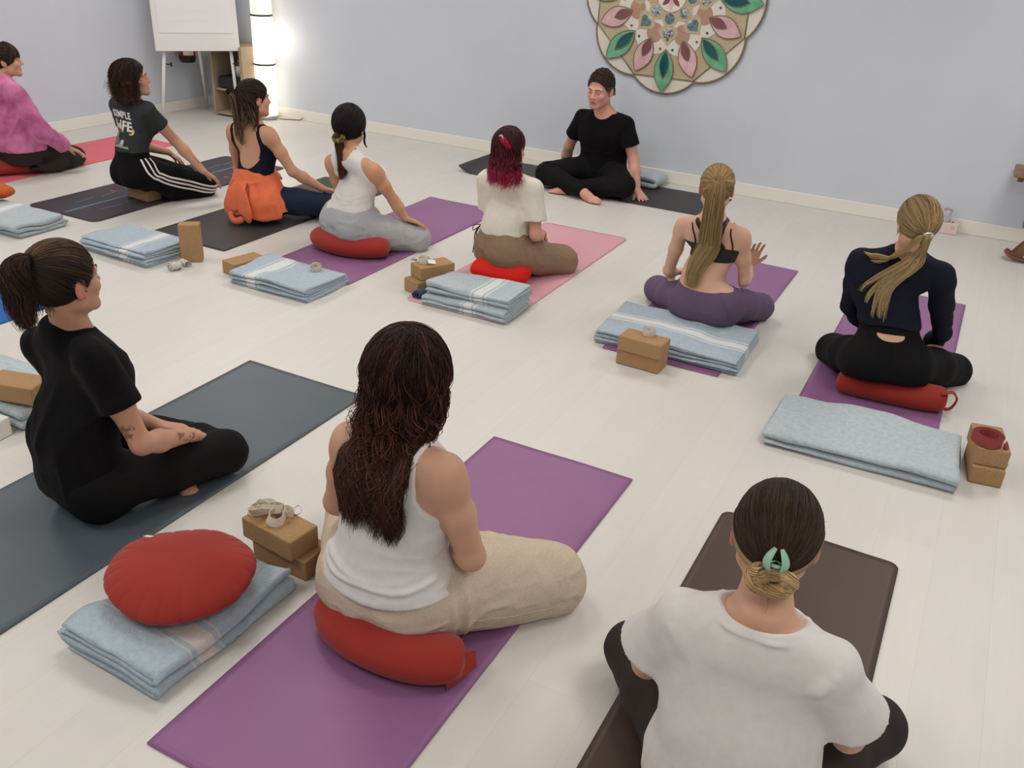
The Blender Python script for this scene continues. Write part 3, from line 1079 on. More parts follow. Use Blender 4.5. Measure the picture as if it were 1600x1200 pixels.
# ------------------------------------------------------------------ mandala
m_ivory = mat('ivory_mosaic', (232, 226, 214), rough=.6, noise=(140, (214, 207, 194), .6), bump=(260, .8, .003))
m_tan = mat('tan_glitter', (204, 188, 156), rough=.55, noise=(160, (180, 162, 128), .8), bump=(300, .9, .003))
m_edge = mat('twisted_cord', (140, 126, 100), rough=.7, noise=(90, (110, 98, 76), .8), bump=(120, 1., .004))
m_green = mat('green_glass', (92, 168, 128), rough=.18, noise=(14, (130, 190, 152), .9), spec=.6)
m_teal = mat('deep_teal_glass', (10, 92, 92), rough=.15, noise=(6, (6, 78, 84), .9), spec=.6)
m_rose = mat('rose_glass', (226, 188, 190), rough=.2, noise=(14, (204, 158, 162), .9), spec=.6)
m_wine = mat('wine_glass', (136, 84, 88), rough=.2, noise=(8, (118, 70, 76), .9), spec=.6)
m_sand = mat('sand_disc', (206, 184, 146), rough=.6)
m_rosebead = mat('rose_bead_mosaic', (186, 160, 132), rough=.6, noise=(110, (176, 122, 112), 1.), bump=(200, .9, .003))
m_tealmos = mat('teal_bead_mosaic', (120, 158, 158), rough=.35, noise=(70, (44, 72, 84), 1.), bump=(120, .8, .003))
m_darkmos = mat('dark_bead_mosaic', (196, 204, 204), rough=.35, noise=(60, (22, 34, 48), 1.), bump=(120, .8, .003))
mcx = GY(1052, -6, WALL_Y - .02)
MS = .0049
man = empty('mandala', (mcx[0], WALL_Y, mcx[2]))
tag(man, 'large round mosaic mandala with green and pink glass petals on the back wall', 'wall art')
ang0 = math.radians(-90)


def pol(r, a):
    return (r * math.cos(a), r * math.sin(a))


def ring_prism(name, pts, y0, y1, m, parent=man):
    return prism(name, [(p[0], p[1]) for p in pts], -y1, -y0, m, parent, axis='y')


# scalloped back plate: eight lobes between junctions at the pink angles
out = []
for k in range(8):
    a = ang0 + k * math.pi / 4
    ja, jb = np.array(pol(135 * MS, a - math.pi / 8)), np.array(pol(135 * MS, a + math.pi / 8))
    tip = np.array(pol(148 * MS, a))
    mid = (ja + jb) / 2
    hgt = np.linalg.norm(tip - mid)
    hw = np.linalg.norm(jb - ja) / 2
    Rr = (hw * hw + hgt * hgt) / (2 * hgt)
    cc = tip - (tip - mid) / hgt * Rr
    a1 = math.atan2(*(ja - cc)[::-1])
    a2 = math.atan2(*(jb - cc)[::-1])
    while a2 < a1:
        a2 += 2 * math.pi
    for t in np.linspace(0, 1, 14, endpoint=False):
        aa = a1 + (a2 - a1) * t
        out.append((cc[0] + Rr * math.cos(aa), cc[1] + Rr * math.sin(aa)))
ring_prism('back_plate', out, .0, .022, m_ivory)
P3 = np.array([(x, -.018, z) for (x, z) in out])
tube('cord_edge', P3, .009, m_edge, man, n=8, closed=True, upv=(0, 1, 0))
ring_prism('octagon_band', [pol(133 * MS, ang0 + (k + .5) * math.pi / 4) for k in range(8)], .022, .028, m_tan)
for k in range(8):
    p, q_ = pol(133 * MS, ang0 + (k + .5) * math.pi / 4), pol(133 * MS, ang0 + (k + 1.5) * math.pi / 4)
    tube('cord_line', np.array([(p[0], -.029, p[1]), ((p[0] + q_[0]) / 2, -.029, (p[1] + q_[1]) / 2), (q_[0], -.029, q_[1])]), .004, m_edge, man, n=6, upv=(0, 1, 0))
ring_prism('ivory_star', [pol((100 if k % 2 else 84) * MS, ang0 + k * math.pi / 8) for k in range(16)], .028, .033, m_ivory)


def lens(c, a, L_, W_, tipout=True, n=14):
    """pointed leaf outline centred at c, long direction at angle a"""
    pts = []
    for s in (1, -1):
        for t in np.linspace(0, 1, n, endpoint=False):
            x = L_ / 2 * (1 - 2 * t) * s
            y = W_ / 2 * (math.sin(math.pi * (t if s > 0 else t)) ** .85) * s
            pts.append((x, y))
    ca, sa = math.cos(a), math.sin(a)
    return [(c[0] + x * ca - y * sa, c[1] + x * sa + y * ca) for x, y in pts]


def petal(c, a, L_, W_, m, y0, y1, rim=True, parent=man, name='petal'):
    pts = lens(c, a, L_, W_)
    o = ring_prism(name, pts, y0, y1, m, parent)
    if rim:
        tube('petal_rim', np.array([(x, -y1, z) for x, z in pts]), .0035, m_edge, o, n=6, closed=True, upv=(0, 1, 0))
    return o


for k in range(8):
    a = ang0 + k * math.pi / 4
    b = ang0 + (k + .5) * math.pi / 4
    g = petal(pol(112 * MS, a), a, 66 * MS, 32 * MS, m_green, .033, .040)
    h = petal(pol(103 * MS, a), a, 42 * MS, 15 * MS, m_teal, .040, .045, parent=g, name='petal_inlay')
    g = petal(pol(98 * MS, b), b, 58 * MS, 30 * MS, m_rose, .033, .041)
    h = petal(pol(86 * MS, b), b, 30 * MS, 14 * MS, m_wine, .041, .045, parent=g, name='petal_inlay')
    ring_prism('rose_disc', [(pol(60 * MS, b)[0] + 13 * MS * math.cos(t), pol(60 * MS, b)[1] + 15 * MS * math.sin(t)) for t in np.linspace(0, 2 * math.pi, 22, endpoint=False)], .030, .037, m_rosebead)
    ring_prism('sand_disc', [(pol(27 * MS, b)[0] + 12 * MS * math.cos(t), pol(27 * MS, b)[1] + 12 * MS * math.sin(t)) for t in np.linspace(0, 2 * math.pi, 20, endpoint=False)], .030, .035, m_sand)
    c_ = pol(57 * MS, a)

    def heart(c, a, s):
        pts = []
        for t in np.linspace(0, 2 * math.pi, 30, endpoint=False):
            x = 16 * math.sin(t) ** 3
            y = 13 * math.cos(t) - 5 * math.cos(2 * t) - 2 * math.cos(3 * t) - math.cos(4 * t)
            y = -y
            px, py = -x * s / 16, -y * s / 15
            ca, sa = math.cos(a + math.pi / 2), math.sin(a + math.pi / 2)
            pts.append((c[0] + px * ca - py * sa, c[1] + px * sa + py * ca))
        return pts

    ring_prism('heart_border', heart(c_, a, 16 * MS), .034, .038, m_tan)
    ring_prism('heart_mosaic', heart(c_, a, 9.5 * MS), .038, .042, m_darkmos if k % 2 == 0 else m_tealmos)
    c_ = pol(33 * MS, a)
    ring_prism('leaf_border', [(c_[0] + 12 * MS * math.cos(t), c_[1] + 12 * MS * math.sin(t)) for t in np.linspace(0, 2 * math.pi, 20, endpoint=False)], .036, .039, m_tan)
    ring_prism('leaf_mosaic', [(c_[0] + 8 * MS * math.cos(t), c_[1] + 8 * MS * math.sin(t)) for t in np.linspace(0, 2 * math.pi, 18, endpoint=False)], .039, .043, m_tealmos if k % 2 == 0 else m_darkmos)
    for da in (-.13, .13):
        p = pol(80 * MS, a + da)
        ring_prism('bead', [(p[0] + 2 * MS * math.cos(t), p[1] + 2 * MS * math.sin(t)) for t in np.linspace(0, 2 * math.pi, 10, endpoint=False)], .033, .037, m_wine if da < 0 else m_teal)
ring_prism('centre_disc', [pol(23 * MS, t) for t in np.linspace(0, 2 * math.pi, 36, endpoint=False)], .040, .046, m_ivory)
for k in range(8):
    a = ang0 + k * math.pi / 4
    petal(pol(11 * MS, a), a, 17 * MS, 7 * MS, m_wine if k % 2 else m_rose, .046, .049, rim=False, name='centre_petal')

# ================================================================== PEOPLE
JOINTS = {
    'tiedye': (-0.080, {'pel': (-6.37, 4.421, 0.217), 'waist': (-6.366, 4.379, 0.364), 'chest': (-6.38, 4.417, 0.521), 'neck': (-6.363, 4.377, 0.665), 'head': (-6.364, 4.439, 0.811), 'shL': (-6.54, 4.407, 0.632), 'shR': (-6.196, 4.369, 0.611), 'elL': (-6.588, 4.509, 0.391), 'elR': (-6.113, 4.45, 0.34), 'wrL': (-6.504, 4.72, 0.299), 'wrR': (-6.129, 4.648, 0.197), 'hipL': (-6.461, 4.435, 0.229), 'hipR': (-6.281, 4.447, 0.228), 'knL': (-6.466, 4.813, 0.07), 'knR': (-6.291, 4.826, 0.072), 'anL': (-6.478, 4.433, 0.05), 'anR': (-6.261, 4.447, 0.051)}),
    'simple': (-0.189, {'pel': (-5.162, 4.421, 0.209), 'waist': (-5.154, 4.408, 0.37), 'chest': (-5.116, 4.454, 0.531), 'neck': (-5.137, 4.441, 0.689), 'head': (-5.063, 4.403, 0.835), 'shL': (-5.314, 4.461, 0.63), 'shR': (-4.949, 4.408, 0.648), 'elL': (-5.368, 4.582, 0.351), 'elR': (-4.942, 4.592, 0.428), 'wrL': (-5.231, 4.787, 0.27), 'wrR': (-4.775, 4.661, 0.229), 'hipL': (-5.245, 4.471, 0.222), 'hipR': (-5.064, 4.416, 0.209), 'knL': (-5.187, 4.875, 0.07), 'knR': (-4.934, 4.807, 0.07), 'anL': (-5.242, 4.476, 0.053), 'anR': (-5.017, 4.413, 0.053)}),
    'navy': (-0.098, {'pel': (-4.217, 4.592, 0.169), 'waist': (-4.229, 4.591, 0.325), 'chest': (-4.232, 4.636, 0.484), 'neck': (-4.257, 4.616, 0.635), 'head': (-4.215, 4.607, 0.788), 'shL': (-4.419, 4.596, 0.566), 'shR': (-4.077, 4.587, 0.588), 'elL': (-4.475, 4.689, 0.291), 'elR': (-3.979, 4.66, 0.352), 'wrL': (-4.408, 4.918, 0.238), 'wrR': (-3.893, 4.846, 0.217), 'hipL': (-4.307, 4.592, 0.154), 'hipR': (-4.129, 4.568, 0.167), 'knL': (-4.538, 4.927, 0.1), 'knR': (-3.861, 4.87, 0.1), 'anL': (-4.159, 4.933, 0.071), 'anR': (-4.227, 4.966, 0.071)}),
    'whitetank': (-0.023, {'pel': (-3.301, 4.357, 0.216), 'waist': (-3.281, 4.379, 0.366), 'chest': (-3.235, 4.429, 0.514), 'neck': (-3.284, 4.35, 0.634), 'head': (-3.314, 4.407, 0.779), 'shL': (-3.43, 4.378, 0.543), 'shR': (-3.105, 4.298, 0.575), 'elL': (-3.591, 4.44, 0.299), 'elR': (-3.057, 4.45, 0.369), 'wrL': (-3.498, 4.661, 0.253), 'wrR': (-3.023, 4.628, 0.204), 'hipL': (-3.388, 4.386, 0.213), 'hipR': (-3.229, 4.303, 0.204), 'knL': (-3.641, 4.687, 0.1), 'knR': (-2.976, 4.607, 0.1), 'anL': (-3.263, 4.702, 0.06), 'anR': (-3.334, 4.727, 0.06)}),
    'redhair': (-0.008, {'pel': (-2.315, 4.503, 0.2), 'waist': (-2.321, 4.514, 0.353), 'chest': (-2.29, 4.587, 0.495), 'neck': (-2.325, 4.534, 0.633), 'head': (-2.304, 4.49, 0.783), 'shL': (-2.484, 4.549, 0.557), 'shR': (-2.148, 4.486, 0.581), 'elL': (-2.624, 4.567, 0.298), 'elR': (-2.111, 4.523, 0.323), 'wrL': (-2.548, 4.796, 0.254), 'wrR': (-2.114, 4.759, 0.257), 'hipL': (-2.395, 4.545, 0.184), 'hipR': (-2.257, 4.432, 0.198), 'knL': (-2.691, 4.815, 0.1), 'knR': (-2.057, 4.775, 0.1), 'anL': (-2.314, 4.843, 0.06), 'anR': (-2.42, 4.88, 0.06)}),
    'instructor': (3.293, {'pel': (-2.729, 6.893, 0.152), 'waist': (-2.688, 6.963, 0.301), 'chest': (-2.762, 6.904, 0.455), 'neck': (-2.687, 6.789, 0.551), 'head': (-2.737, 6.785, 0.742), 'shL': (-2.535, 6.905, 0.465), 'shR': (-2.854, 6.698, 0.467), 'elL': (-2.506, 7.058, 0.196), 'elR': (-2.995, 6.851, 0.243), 'wrL': (-2.375, 6.874, 0.057), 'wrR': (-3.168, 6.997, 0.098), 'hipL': (-2.637, 6.859, 0.132), 'hipR': (-2.816, 6.941, 0.142), 'knL': (-2.364, 6.5, 0.119), 'knR': (-3.042, 6.552, 0.111), 'anL': (-2.779, 6.49, 0.07), 'anR': (-2.642, 6.462, 0.079)}),
    'bra': (0.066, {'pel': (-1.073, 4.389, 0.196), 'waist': (-1.115, 4.404, 0.34), 'chest': (-1.073, 4.462, 0.487), 'neck': (-1.117, 4.426, 0.628), 'head': (-1.114, 4.392, 0.782), 'shL': (-1.268, 4.488, 0.551), 'shR': (-0.976, 4.311, 0.568), 'elL': (-1.326, 4.545, 0.271), 'elR': (-0.94, 4.413, 0.323), 'wrL': (-1.46, 4.742, 0.217), 'wrR': (-0.943, 4.657, 0.34), 'hipL': (-1.158, 4.37, 0.162), 'hipR': (-0.988, 4.358, 0.212), 'knL': (-1.43, 4.667, 0.098), 'knR': (-0.865, 4.731, 0.099), 'anL': (-1.066, 4.768, 0.06), 'anR': (-1.239, 4.785, 0.06)}),
    'blondnavy': (0.230, {'pel': (-0.161, 4.065, 0.238), 'waist': (-0.192, 4.126, 0.399), 'chest': (-0.257, 4.146, 0.577), 'neck': (-0.196, 4.129, 0.733), 'head': (-0.174, 4.038, 0.879), 'shL': (-0.308, 3.96, 0.669), 'shR': (-0.06, 4.237, 0.642), 'elL': (-0.329, 4.103, 0.416), 'elR': (0.007, 4.332, 0.339), 'wrL': (-0.264, 4.31, 0.256), 'wrR': (-0.033, 4.503, 0.136), 'hipL': (-0.236, 3.993, 0.237), 'hipR': (-0.061, 4.083, 0.234), 'knL': (-0.426, 4.378, 0.1), 'knR': (0.128, 4.468, 0.099), 'anL': (-0.04, 4.53, 0.06), 'anR': (-0.288, 4.479, 0.06)}),
    'blacktee': (-0.043, {'pel': (-2.418, 1.714, 0.149), 'waist': (-2.41, 1.715, 0.322), 'chest': (-2.409, 1.806, 0.49), 'neck': (-2.453, 1.764, 0.647), 'head': (-2.419, 1.745, 0.817), 'shL': (-2.62, 1.75, 0.554), 'shR': (-2.255, 1.706, 0.59), 'elL': (-2.789, 1.815, 0.278), 'elR': (-2.225, 1.732, 0.312), 'wrL': (-2.685, 2.059, 0.228), 'wrR': (-2.298, 1.948, 0.17), 'hipL': (-2.517, 1.729, 0.143), 'hipR': (-2.326, 1.675, 0.135), 'knL': (-2.827, 2.054, 0.1), 'knR': (-2.182, 2.101, 0.101), 'anL': (-2.413, 2.097, 0.06), 'anR': (-2.595, 2.145, 0.06)}),
    'curly': (-0.007, {'pel': (-1.189, 1.726, 0.19), 'waist': (-1.187, 1.722, 0.343), 'chest': (-1.174, 1.755, 0.502), 'neck': (-1.184, 1.753, 0.652), 'head': (-1.211, 1.831, 0.801), 'shL': (-1.355, 1.743, 0.601), 'shR': (-1.008, 1.725, 0.61), 'elL': (-1.438, 1.796, 0.332), 'elR': (-0.957, 1.762, 0.343), 'wrL': (-1.402, 2.03, 0.268), 'wrR': (-0.965, 1.996, 0.271), 'hipL': (-1.278, 1.71, 0.181), 'hipR': (-1.101, 1.741, 0.179), 'knL': (-1.525, 2.029, 0.11), 'knR': (-0.843, 2.052, 0.11), 'anL': (-1.151, 2.076, 0.06), 'anR': (-1.217, 2.104, 0.06)}),
    'bun': (0.096, {'pel': (-0.171, 1.596, 0.173), 'waist': (-0.171, 1.582, 0.325), 'chest': (-0.194, 1.609, 0.484), 'neck': (-0.17, 1.572, 0.628), 'head': (-0.187, 1.662, 0.763), 'shL': (-0.33, 1.491, 0.573), 'shR': (-0.003, 1.597, 0.562), 'elL': (-0.401, 1.615, 0.339), 'elR': (0.088, 1.68, 0.303), 'wrL': (-0.414, 1.843, 0.25), 'wrR': (0.016, 1.907, 0.248), 'hipL': (-0.26, 1.582, 0.162), 'hipR': (-0.08, 1.595, 0.163), 'knL': (-0.516, 1.898, 0.11), 'knR': (0.111, 1.954, 0.11), 'anL': (-0.141, 1.939, 0.06), 'anR': (-0.265, 1.955, 0.06)}),
}

JOINTS['instructor'] = (3.20, {'pel': (-2.71, 6.90, .14), 'waist': (-2.70, 6.91, .27), 'chest': (-2.69, 6.86, .42), 'neck': (-2.685, 6.82, .60),
    'head': (-2.715, 6.75, .775), 'shL': (-2.505, 6.83, .53), 'shR': (-2.878, 6.83, .535), 'elL': (-2.415, 6.83, .27), 'elR': (-3.01, 6.92, .28),
    'wrL': (-2.335, 6.755, .065), 'wrR': (-3.10, 7.03, .06), 'hipL': (-2.60, 6.87, .13), 'hipR': (-2.81, 6.87, .13), 'knL': (-2.395, 6.60, .12),
    'knR': (-3.03, 6.57, .12), 'anL': (-2.80, 6.50, .055), 'anR': (-2.68, 6.445, .075)})
A3 = lambda *v: np.array(v, float)


def nrmz(v):
    v = np.asarray(v, float)
    return v / (np.linalg.norm(v) + 1e-12)


class Prim:
    """one shape of a smooth distance field; ev(X, Y, Z) -> distance"""

    def __init__(s, tag, lo, hi, ev, k=.02):
        s.tag, s.lo, s.hi, s.ev, s.k = tag, np.asarray(lo, float), np.asarray(hi, float), ev, k


def rc(tag, a, b, r1, r2, k=.02, flat=False):
    a, b = np.asarray(a, float), np.asarray(b, float)
    ab = b - a
    L2 = float(ab @ ab) + 1e-12
    d_ = ab / math.sqrt(L2)

    def ev(X, Y, Z):
        px, py, pz = X - a[0], Y - a[1], Z - a[2]
        t = np.clip((px * ab[0] + py * ab[1] + pz * ab[2]) / L2, 0, 1)
        d = np.sqrt((px - t * ab[0]) ** 2 + (py - t * ab[1]) ** 2 + (pz - t * ab[2]) ** 2) - (r1 + (r2 - r1) * t)
        if flat:
            d = np.maximum(d, (X - b[0]) * d_[0] + (Y - b[1]) * d_[1] + (Z - b[2]) * d_[2])
        return d

    r = max(r1, r2)
    return Prim(tag, np.minimum(a, b) - r, np.maximum(a, b) + r, ev, k)


def ell(tag, c, r, R=None, k=.02):
    c, r = np.asarray(c, float), np.asarray(r, float)
    R = np.eye(3) if R is None else np.asarray(R, float)   # rows = local axes

    def ev(X, Y, Z):
        px, py, pz = X - c[0], Y - c[1], Z - c[2]
        q = [(px * R[i][0] + py * R[i][1] + pz * R[i][2]) for i in range(3)]
        k0 = np.sqrt(sum((q[i] / r[i]) ** 2 for i in range(3)))
        k1 = np.sqrt(sum((q[i] / r[i] ** 2) ** 2 for i in range(3))) + 1e-9
        return k0 * (k0 - 1) / k1

    m = r.max()
    return Prim(tag, c - m, c + m, ev, k)


def smin(a, b, k):
    h = np.maximum(k - np.abs(a - b), 0) / k
    return np.minimum(a, b) - h * h * k * .25


def smax(a, b, k):
    return -smin(-a, -b, k)


class Field:
    def __init__(s, lo, hi, h):
        s.h = h
        s.lo = np.asarray(lo, float)
        n = np.ceil((np.asarray(hi) - s.lo) / h).astype(int) + 1
        s.ax = [(s.lo[i] + h * np.arange(n[i])).astype(np.float32) for i in range(3)]
        s.F = np.full(n, 1.0, np.float32)

    def box(s, lo, hi):
        sl = []
        for i in range(3):
            a = int(np.clip(np.floor((lo[i] - s.lo[i]) / s.h), 0, s.F.shape[i]))
            b = int(np.clip(np.ceil((hi[i] - s.lo[i]) / s.h) + 1, 0, s.F.shape[i]))
            sl.append(slice(a, b))
        return tuple(sl)

    def add(s, p, off=0., k=None):
        k = p.k if k is None else k
        m = off + k + 3 * s.h
        sl = s.box(p.lo - m, p.hi + m)
        if any(q.stop <= q.start for q in sl):
            return
        X, Y, Z = s.ax[0][sl[0]][:, None, None], s.ax[1][sl[1]][None, :, None], s.ax[2][sl[2]][None, None, :]
        d = (p.ev(X, Y, Z) - off).astype(np.float32)
        s.F[sl] = smin(s.F[sl], d, k)

    def sub(s, p, off=0., k=.01):
        m = off + k + 3 * s.h
        sl = s.box(p.lo - m, p.hi + m)
        if any(q.stop <= q.start for q in sl):
            return
        X, Y, Z = s.ax[0][sl[0]][:, None, None], s.ax[1][sl[1]][None, :, None], s.ax[2][sl[2]][None, None, :]
        d = (p.ev(X, Y, Z) - off).astype(np.float32)
        s.F[sl] = smax(s.F[sl], -d, k)

    def cut(s, fn, k=.006):
        """keep where fn <= 0"""
        X, Y, Z = s.ax[0][:, None, None], s.ax[1][None, :, None], s.ax[2][None, None, :]
        s.F = smax(s.F, fn(X, Y, Z).astype(np.float32), k)

    def mesh(s):
        F = s.F
        F[0], F[-1], F[:, 0], F[:, -1], F[:, :, 0], F[:, :, -1] = 1, 1, 1, 1, 1, 1
        S = F < 0
        n = np.array(F.shape)
        c = np.zeros(n - 1, np.int8)
        for dx in (0, 1):
            for dy in (0, 1):
                for dz in (0, 1):
                    c += S[dx:n[0] - 1 + dx, dy:n[1] - 1 + dy, dz:n[2] - 1 + dz]
        I, J, K = np.nonzero((c > 0) & (c < 8))
        vid = np.full(c.shape, -1, np.int32)
        vid[I, J, K] = np.arange(len(I))
        val = {}
        for dx in (0, 1):
            for dy in (0, 1):
                for dz in (0, 1):
                    val[dx, dy, dz] = F[I + dx, J + dy, K + dz]
        acc = np.zeros((len(I), 3), np.float32)
        cnt = np.zeros(len(I), np.float32)
        for ax in range(3):
            o = [q for q in range(3) if q != ax]
            for e0 in (0, 1):
                for e1 in (0, 1):
                    a = [0, 0, 0]
                    a[o[0]], a[o[1]] = e0, e1
                    b = list(a)
                    b[ax] = 1
                    va, vb = val[tuple(a)], val[tuple(b)]
                    m = (va < 0) != (vb < 0)
                    t = np.where(m, va / (va - vb + 1e-20), 0)
                    for q in range(3):
                        acc[:, q] += np.where(m, (t if q == ax else a[q]), 0)
                    cnt += m
        V = acc / cnt[:, None] + np.stack([I, J, K], 1)
        V = V * s.h + s.lo
        Q = []
        for ax in range(3):
            sl0, sl1 = [slice(1, -1)] * 3, [slice(1, -1)] * 3
            sl0[ax], sl1[ax] = slice(0, -1), slice(1, None)
            A, B = S[tuple(sl0)], S[tuple(sl1)]
            p = np.argwhere(A != B)
            if not len(p):
                continue
            inside = A[tuple(p.T)]
            g = p + 1
            g[:, ax] -= 1
            o1, o2 = (ax + 1) % 3, (ax + 2) % 3
            def cell(d1, d2):
                q = g.copy()
                q[:, o1] -= d1
                q[:, o2] -= d2
                return vid[q[:, 0], q[:, 1], q[:, 2]]
            quad = np.stack([cell(1, 1), cell(0, 1), cell(0, 0), cell(1, 0)], 1)
            quad[~inside] = quad[~inside][:, ::-1]
            Q.append(quad)
        return V.astype(np.float64), np.vstack(Q)


def vnormals(V, Q):
    a, b, c, d = V[Q[:, 0]], V[Q[:, 1]], V[Q[:, 2]], V[Q[:, 3]]
    fn = np.cross(c - a, d - b)
    N = np.zeros_like(V)
    for i in range(4):
        np.add.at(N, Q[:, i], fn)
    return N / (np.linalg.norm(N, axis=1)[:, None] + 1e-12)


def relax(V, Q, it=2, lam=.5):
    e = np.vstack([Q[:, [0, 1]], Q[:, [1, 2]], Q[:, [2, 3]], Q[:, [3, 0]]])
    cnt = np.bincount(e[:, 0], minlength=len(V)).astype(float)[:, None]
    for _ in range(it):
        S = np.stack([np.bincount(e[:, 0], V[e[:, 1], q], minlength=len(V)) for q in range(3)], 1)
        V = V + lam * (S / np.maximum(cnt, 1) - V)
    return V


# ------------------------------------------------------------------ the body
TOR = [(-.8, .148, .105), (0, .162, .120), (.5, .142, .102), (1., .119, .088), (1.5, .125, .092), (2., .142, .098), (2.5, .143, .088), (2.8, .112, .070), (3., .062, .056), (3.2, .045, .05)]
TOR_M = [(-.8, .150, .115), (0, .160, .122), (.5, .152, .116), (1., .150, .112), (1.5, .155, .112), (2., .170, .115), (2.5, .168, .098), (2.8, .128, .078), (3., .07, .062), (3.2, .055, .055)]


class Person:
    def __init__(s, key, label, cat='person', s_=1., tor=None, torw=1., tord=1., look=None, nod=0., tilt=0., headk=1., kneel=False, h=.0045,
                 skin=(214, 168, 142), feet=None, hands=None, floor=.0072, seat=None, male=False, arm=1., leg=1., headoff=(0, 0, 0), bust=.72, neckr=1., jo=None, shk=.90, lata=None, shift=(0, 0, 0)):
        yaw, j = JOINTS[key]
        s.key, s.yaw = key, yaw
        s.j = {k: A3(*v) for k, v in j.items()}
        s.base = A3(s.j['pel'][0], s.j['pel'][1], 0)
        for k in s.j:
            s.j[k] = s.j[k] - s.base
        s.s = s_
        s.h = h
        j = s.j
        if lata is not None:
            la = A3(math.cos(math.radians(lata)), math.sin(math.radians(lata)), 0)
            mid = (j['shL'] + j['shR']) / 2
            hw = np.linalg.norm(j['shR'] - j['shL']) / 2
            mid = mid * .4 + A3(*((j['neck'] * .7 + j['chest'] * .3)[:2]), mid[2]) * .6
            for e_, q_ in (('L', -1), ('R', 1)):
                new = mid + la * hw * q_
                new[2] = mid[2]
                dl = new - j['sh' + e_]
                j['sh' + e_] = new
                j['el' + e_] = j['el' + e_] + dl * .6
        lat = j['shR'] - j['shL']
        lat[2] = 0
        lat2 = j['hipR'] - j['hipL']
        lat2[2] = 0
        s.lat = nrmz(nrmz(lat) + .6 * nrmz(lat2))
        s.fwd = np.cross((0, 0, 1), s.lat)
        if not male:
            for k in (('shL', 'shR')):
                m_ = (j['shL'] + j['shR']) / 2
            a_, b_ = m_ + (j['shL'] - m_) * shk, m_ + (j['shR'] - m_) * shk
            j['shL'], j['shR'] = a_, b_
        for k, (u_, v_, z_) in (jo or {}).items():
            j[k] = A3(j['pel'][0], j['pel'][1], 0) + s.lat * u_ + s.fwd * v_ + A3(0, 0, z_)
        s.base = s.base + A3(*shift)
        s.empty = empty('person', s.base)
        tag(s.empty, label, cat)
        # torso centre line by height
        pts = [j['pel'] - A3(0, 0, .10), j['pel'], j['waist'], j['chest'], j['neck'], j['neck'] + A3(0, 0, .05)]
        sm = smooth_path(pts, 60)
        sm = sm[np.argsort(sm[:, 2])]
        s.cz, s.cx, s.cy = sm[:, 2], sm[:, 0], sm[:, 1]
        zz = [j['pel'][2] - .12, j['pel'][2], j['waist'][2], j['chest'][2], j['neck'][2], j['neck'][2] + .1]
        s.tz = lambda z: np.interp(z, zz, [-.8, 0, 1, 2, 3, 3.5])
        s.zt = lambda t: float(np.interp(t, [-.8, 0, 1, 2, 3, 3.5], zz))
        tor = tor or (TOR_M if male else TOR)
        s.tor = [(t, a * torw, b * tord) for t, a, b in tor]
        s.P = []
        s.skin = skin
        s.look = nrmz(look) if look is not None else s.fwd
        s.nod, s.tilt, s.hk = nod, tilt, headk
        s.floor = floor
        s.seat = None if seat is None else s.j['pel'][2] - seat
        s._build(kneel, feet or {}, hands or {}, male, arm, leg, seat, headoff, bust, neckr)

    def seatcut(s, X, Y, Z):
        """the seat is flattened where it rests on a cushion"""
        u, v = s.uv(X, Y, Z)
        return (s.seat - Z) - .9 * np.clip(v - .03, 0, .2) - .9 * np.clip(np.abs(u) - .15, 0, .2)

    # torso-frame coordinates
    def uv(s, X, Y, Z):
        cx = np.interp(Z, s.cz, s.cx)
        cy = np.interp(Z, s.cz, s.cy)
        dx, dy = X - cx, Y - cy
        return dx * s.lat[0] + dy * s.lat[1], dx * s.fwd[0] + dy * s.fwd[1]

    def at(s, u, v, z):
        return A3(np.interp(z, s.cz, s.cx), np.interp(z, s.cz, s.cy), z) + s.lat * u + s.fwd * v

    def loft(s, add=None, t0=-.8, t1=3.2, tagn='torso', k=.03, shift=0.):
        T = [q[0] for q in s.tor]
        A = np.array([q[1] for q in s.tor])
        B = np.array([q[2] for q in s.tor])
        if add:
            da = np.interp(T, [q[0] for q in add], [q[1] for q in add])
            db = np.interp(T, [q[0] for q in add], [q[2] if len(q) > 2 else q[1] for q in add])
            A, B = A + da, B + db
        z0, z1 = s.zt(t0), s.zt(t1)
        fine = np.linspace(T[0], T[-1], 60)
        Af = np.interp(fine, T, A)
        Bf = np.interp(fine, T, B)
        ker = np.array([1, 2, 3, 4, 3, 2, 1.]) / 16
        Af = np.convolve(np.pad(Af, 3, 'edge'), ker, 'valid')
        Bf = np.convolve(np.pad(Bf, 3, 'edge'), ker, 'valid')

        def ev(X, Y, Z):
            u, v = s.uv(X, Y, Z)
            v = v - shift
            t = s.tz(Z)
            a, b = np.interp(t, fine, Af), np.interp(t, fine, Bf)
            g = (np.abs(u / a) ** 2.35 + np.abs(v / b) ** 2.35) ** (1 / 2.35)
            r = np.sqrt(u * u + v * v)
            d = (g - 1) * r / (g + 1e-6)
            d = np.where(r < 1e-4, -np.minimum(a, b), d)
            cap = np.maximum(Z - z1, z0 - Z)
            return smax(d, cap + 0 * d, .02)

        m = max(A.max(), B.max()) + .05
        c = s.j['chest']
        lo = np.array([min(s.cx.min(), c[0]) - m, min(s.cy.min(), c[1]) - m, z0])
        hi = np.array([max(s.cx.max(), c[0]) + m, max(s.cy.max(), c[1]) + m, z1])
        return Prim(tagn, lo, hi, ev, k)

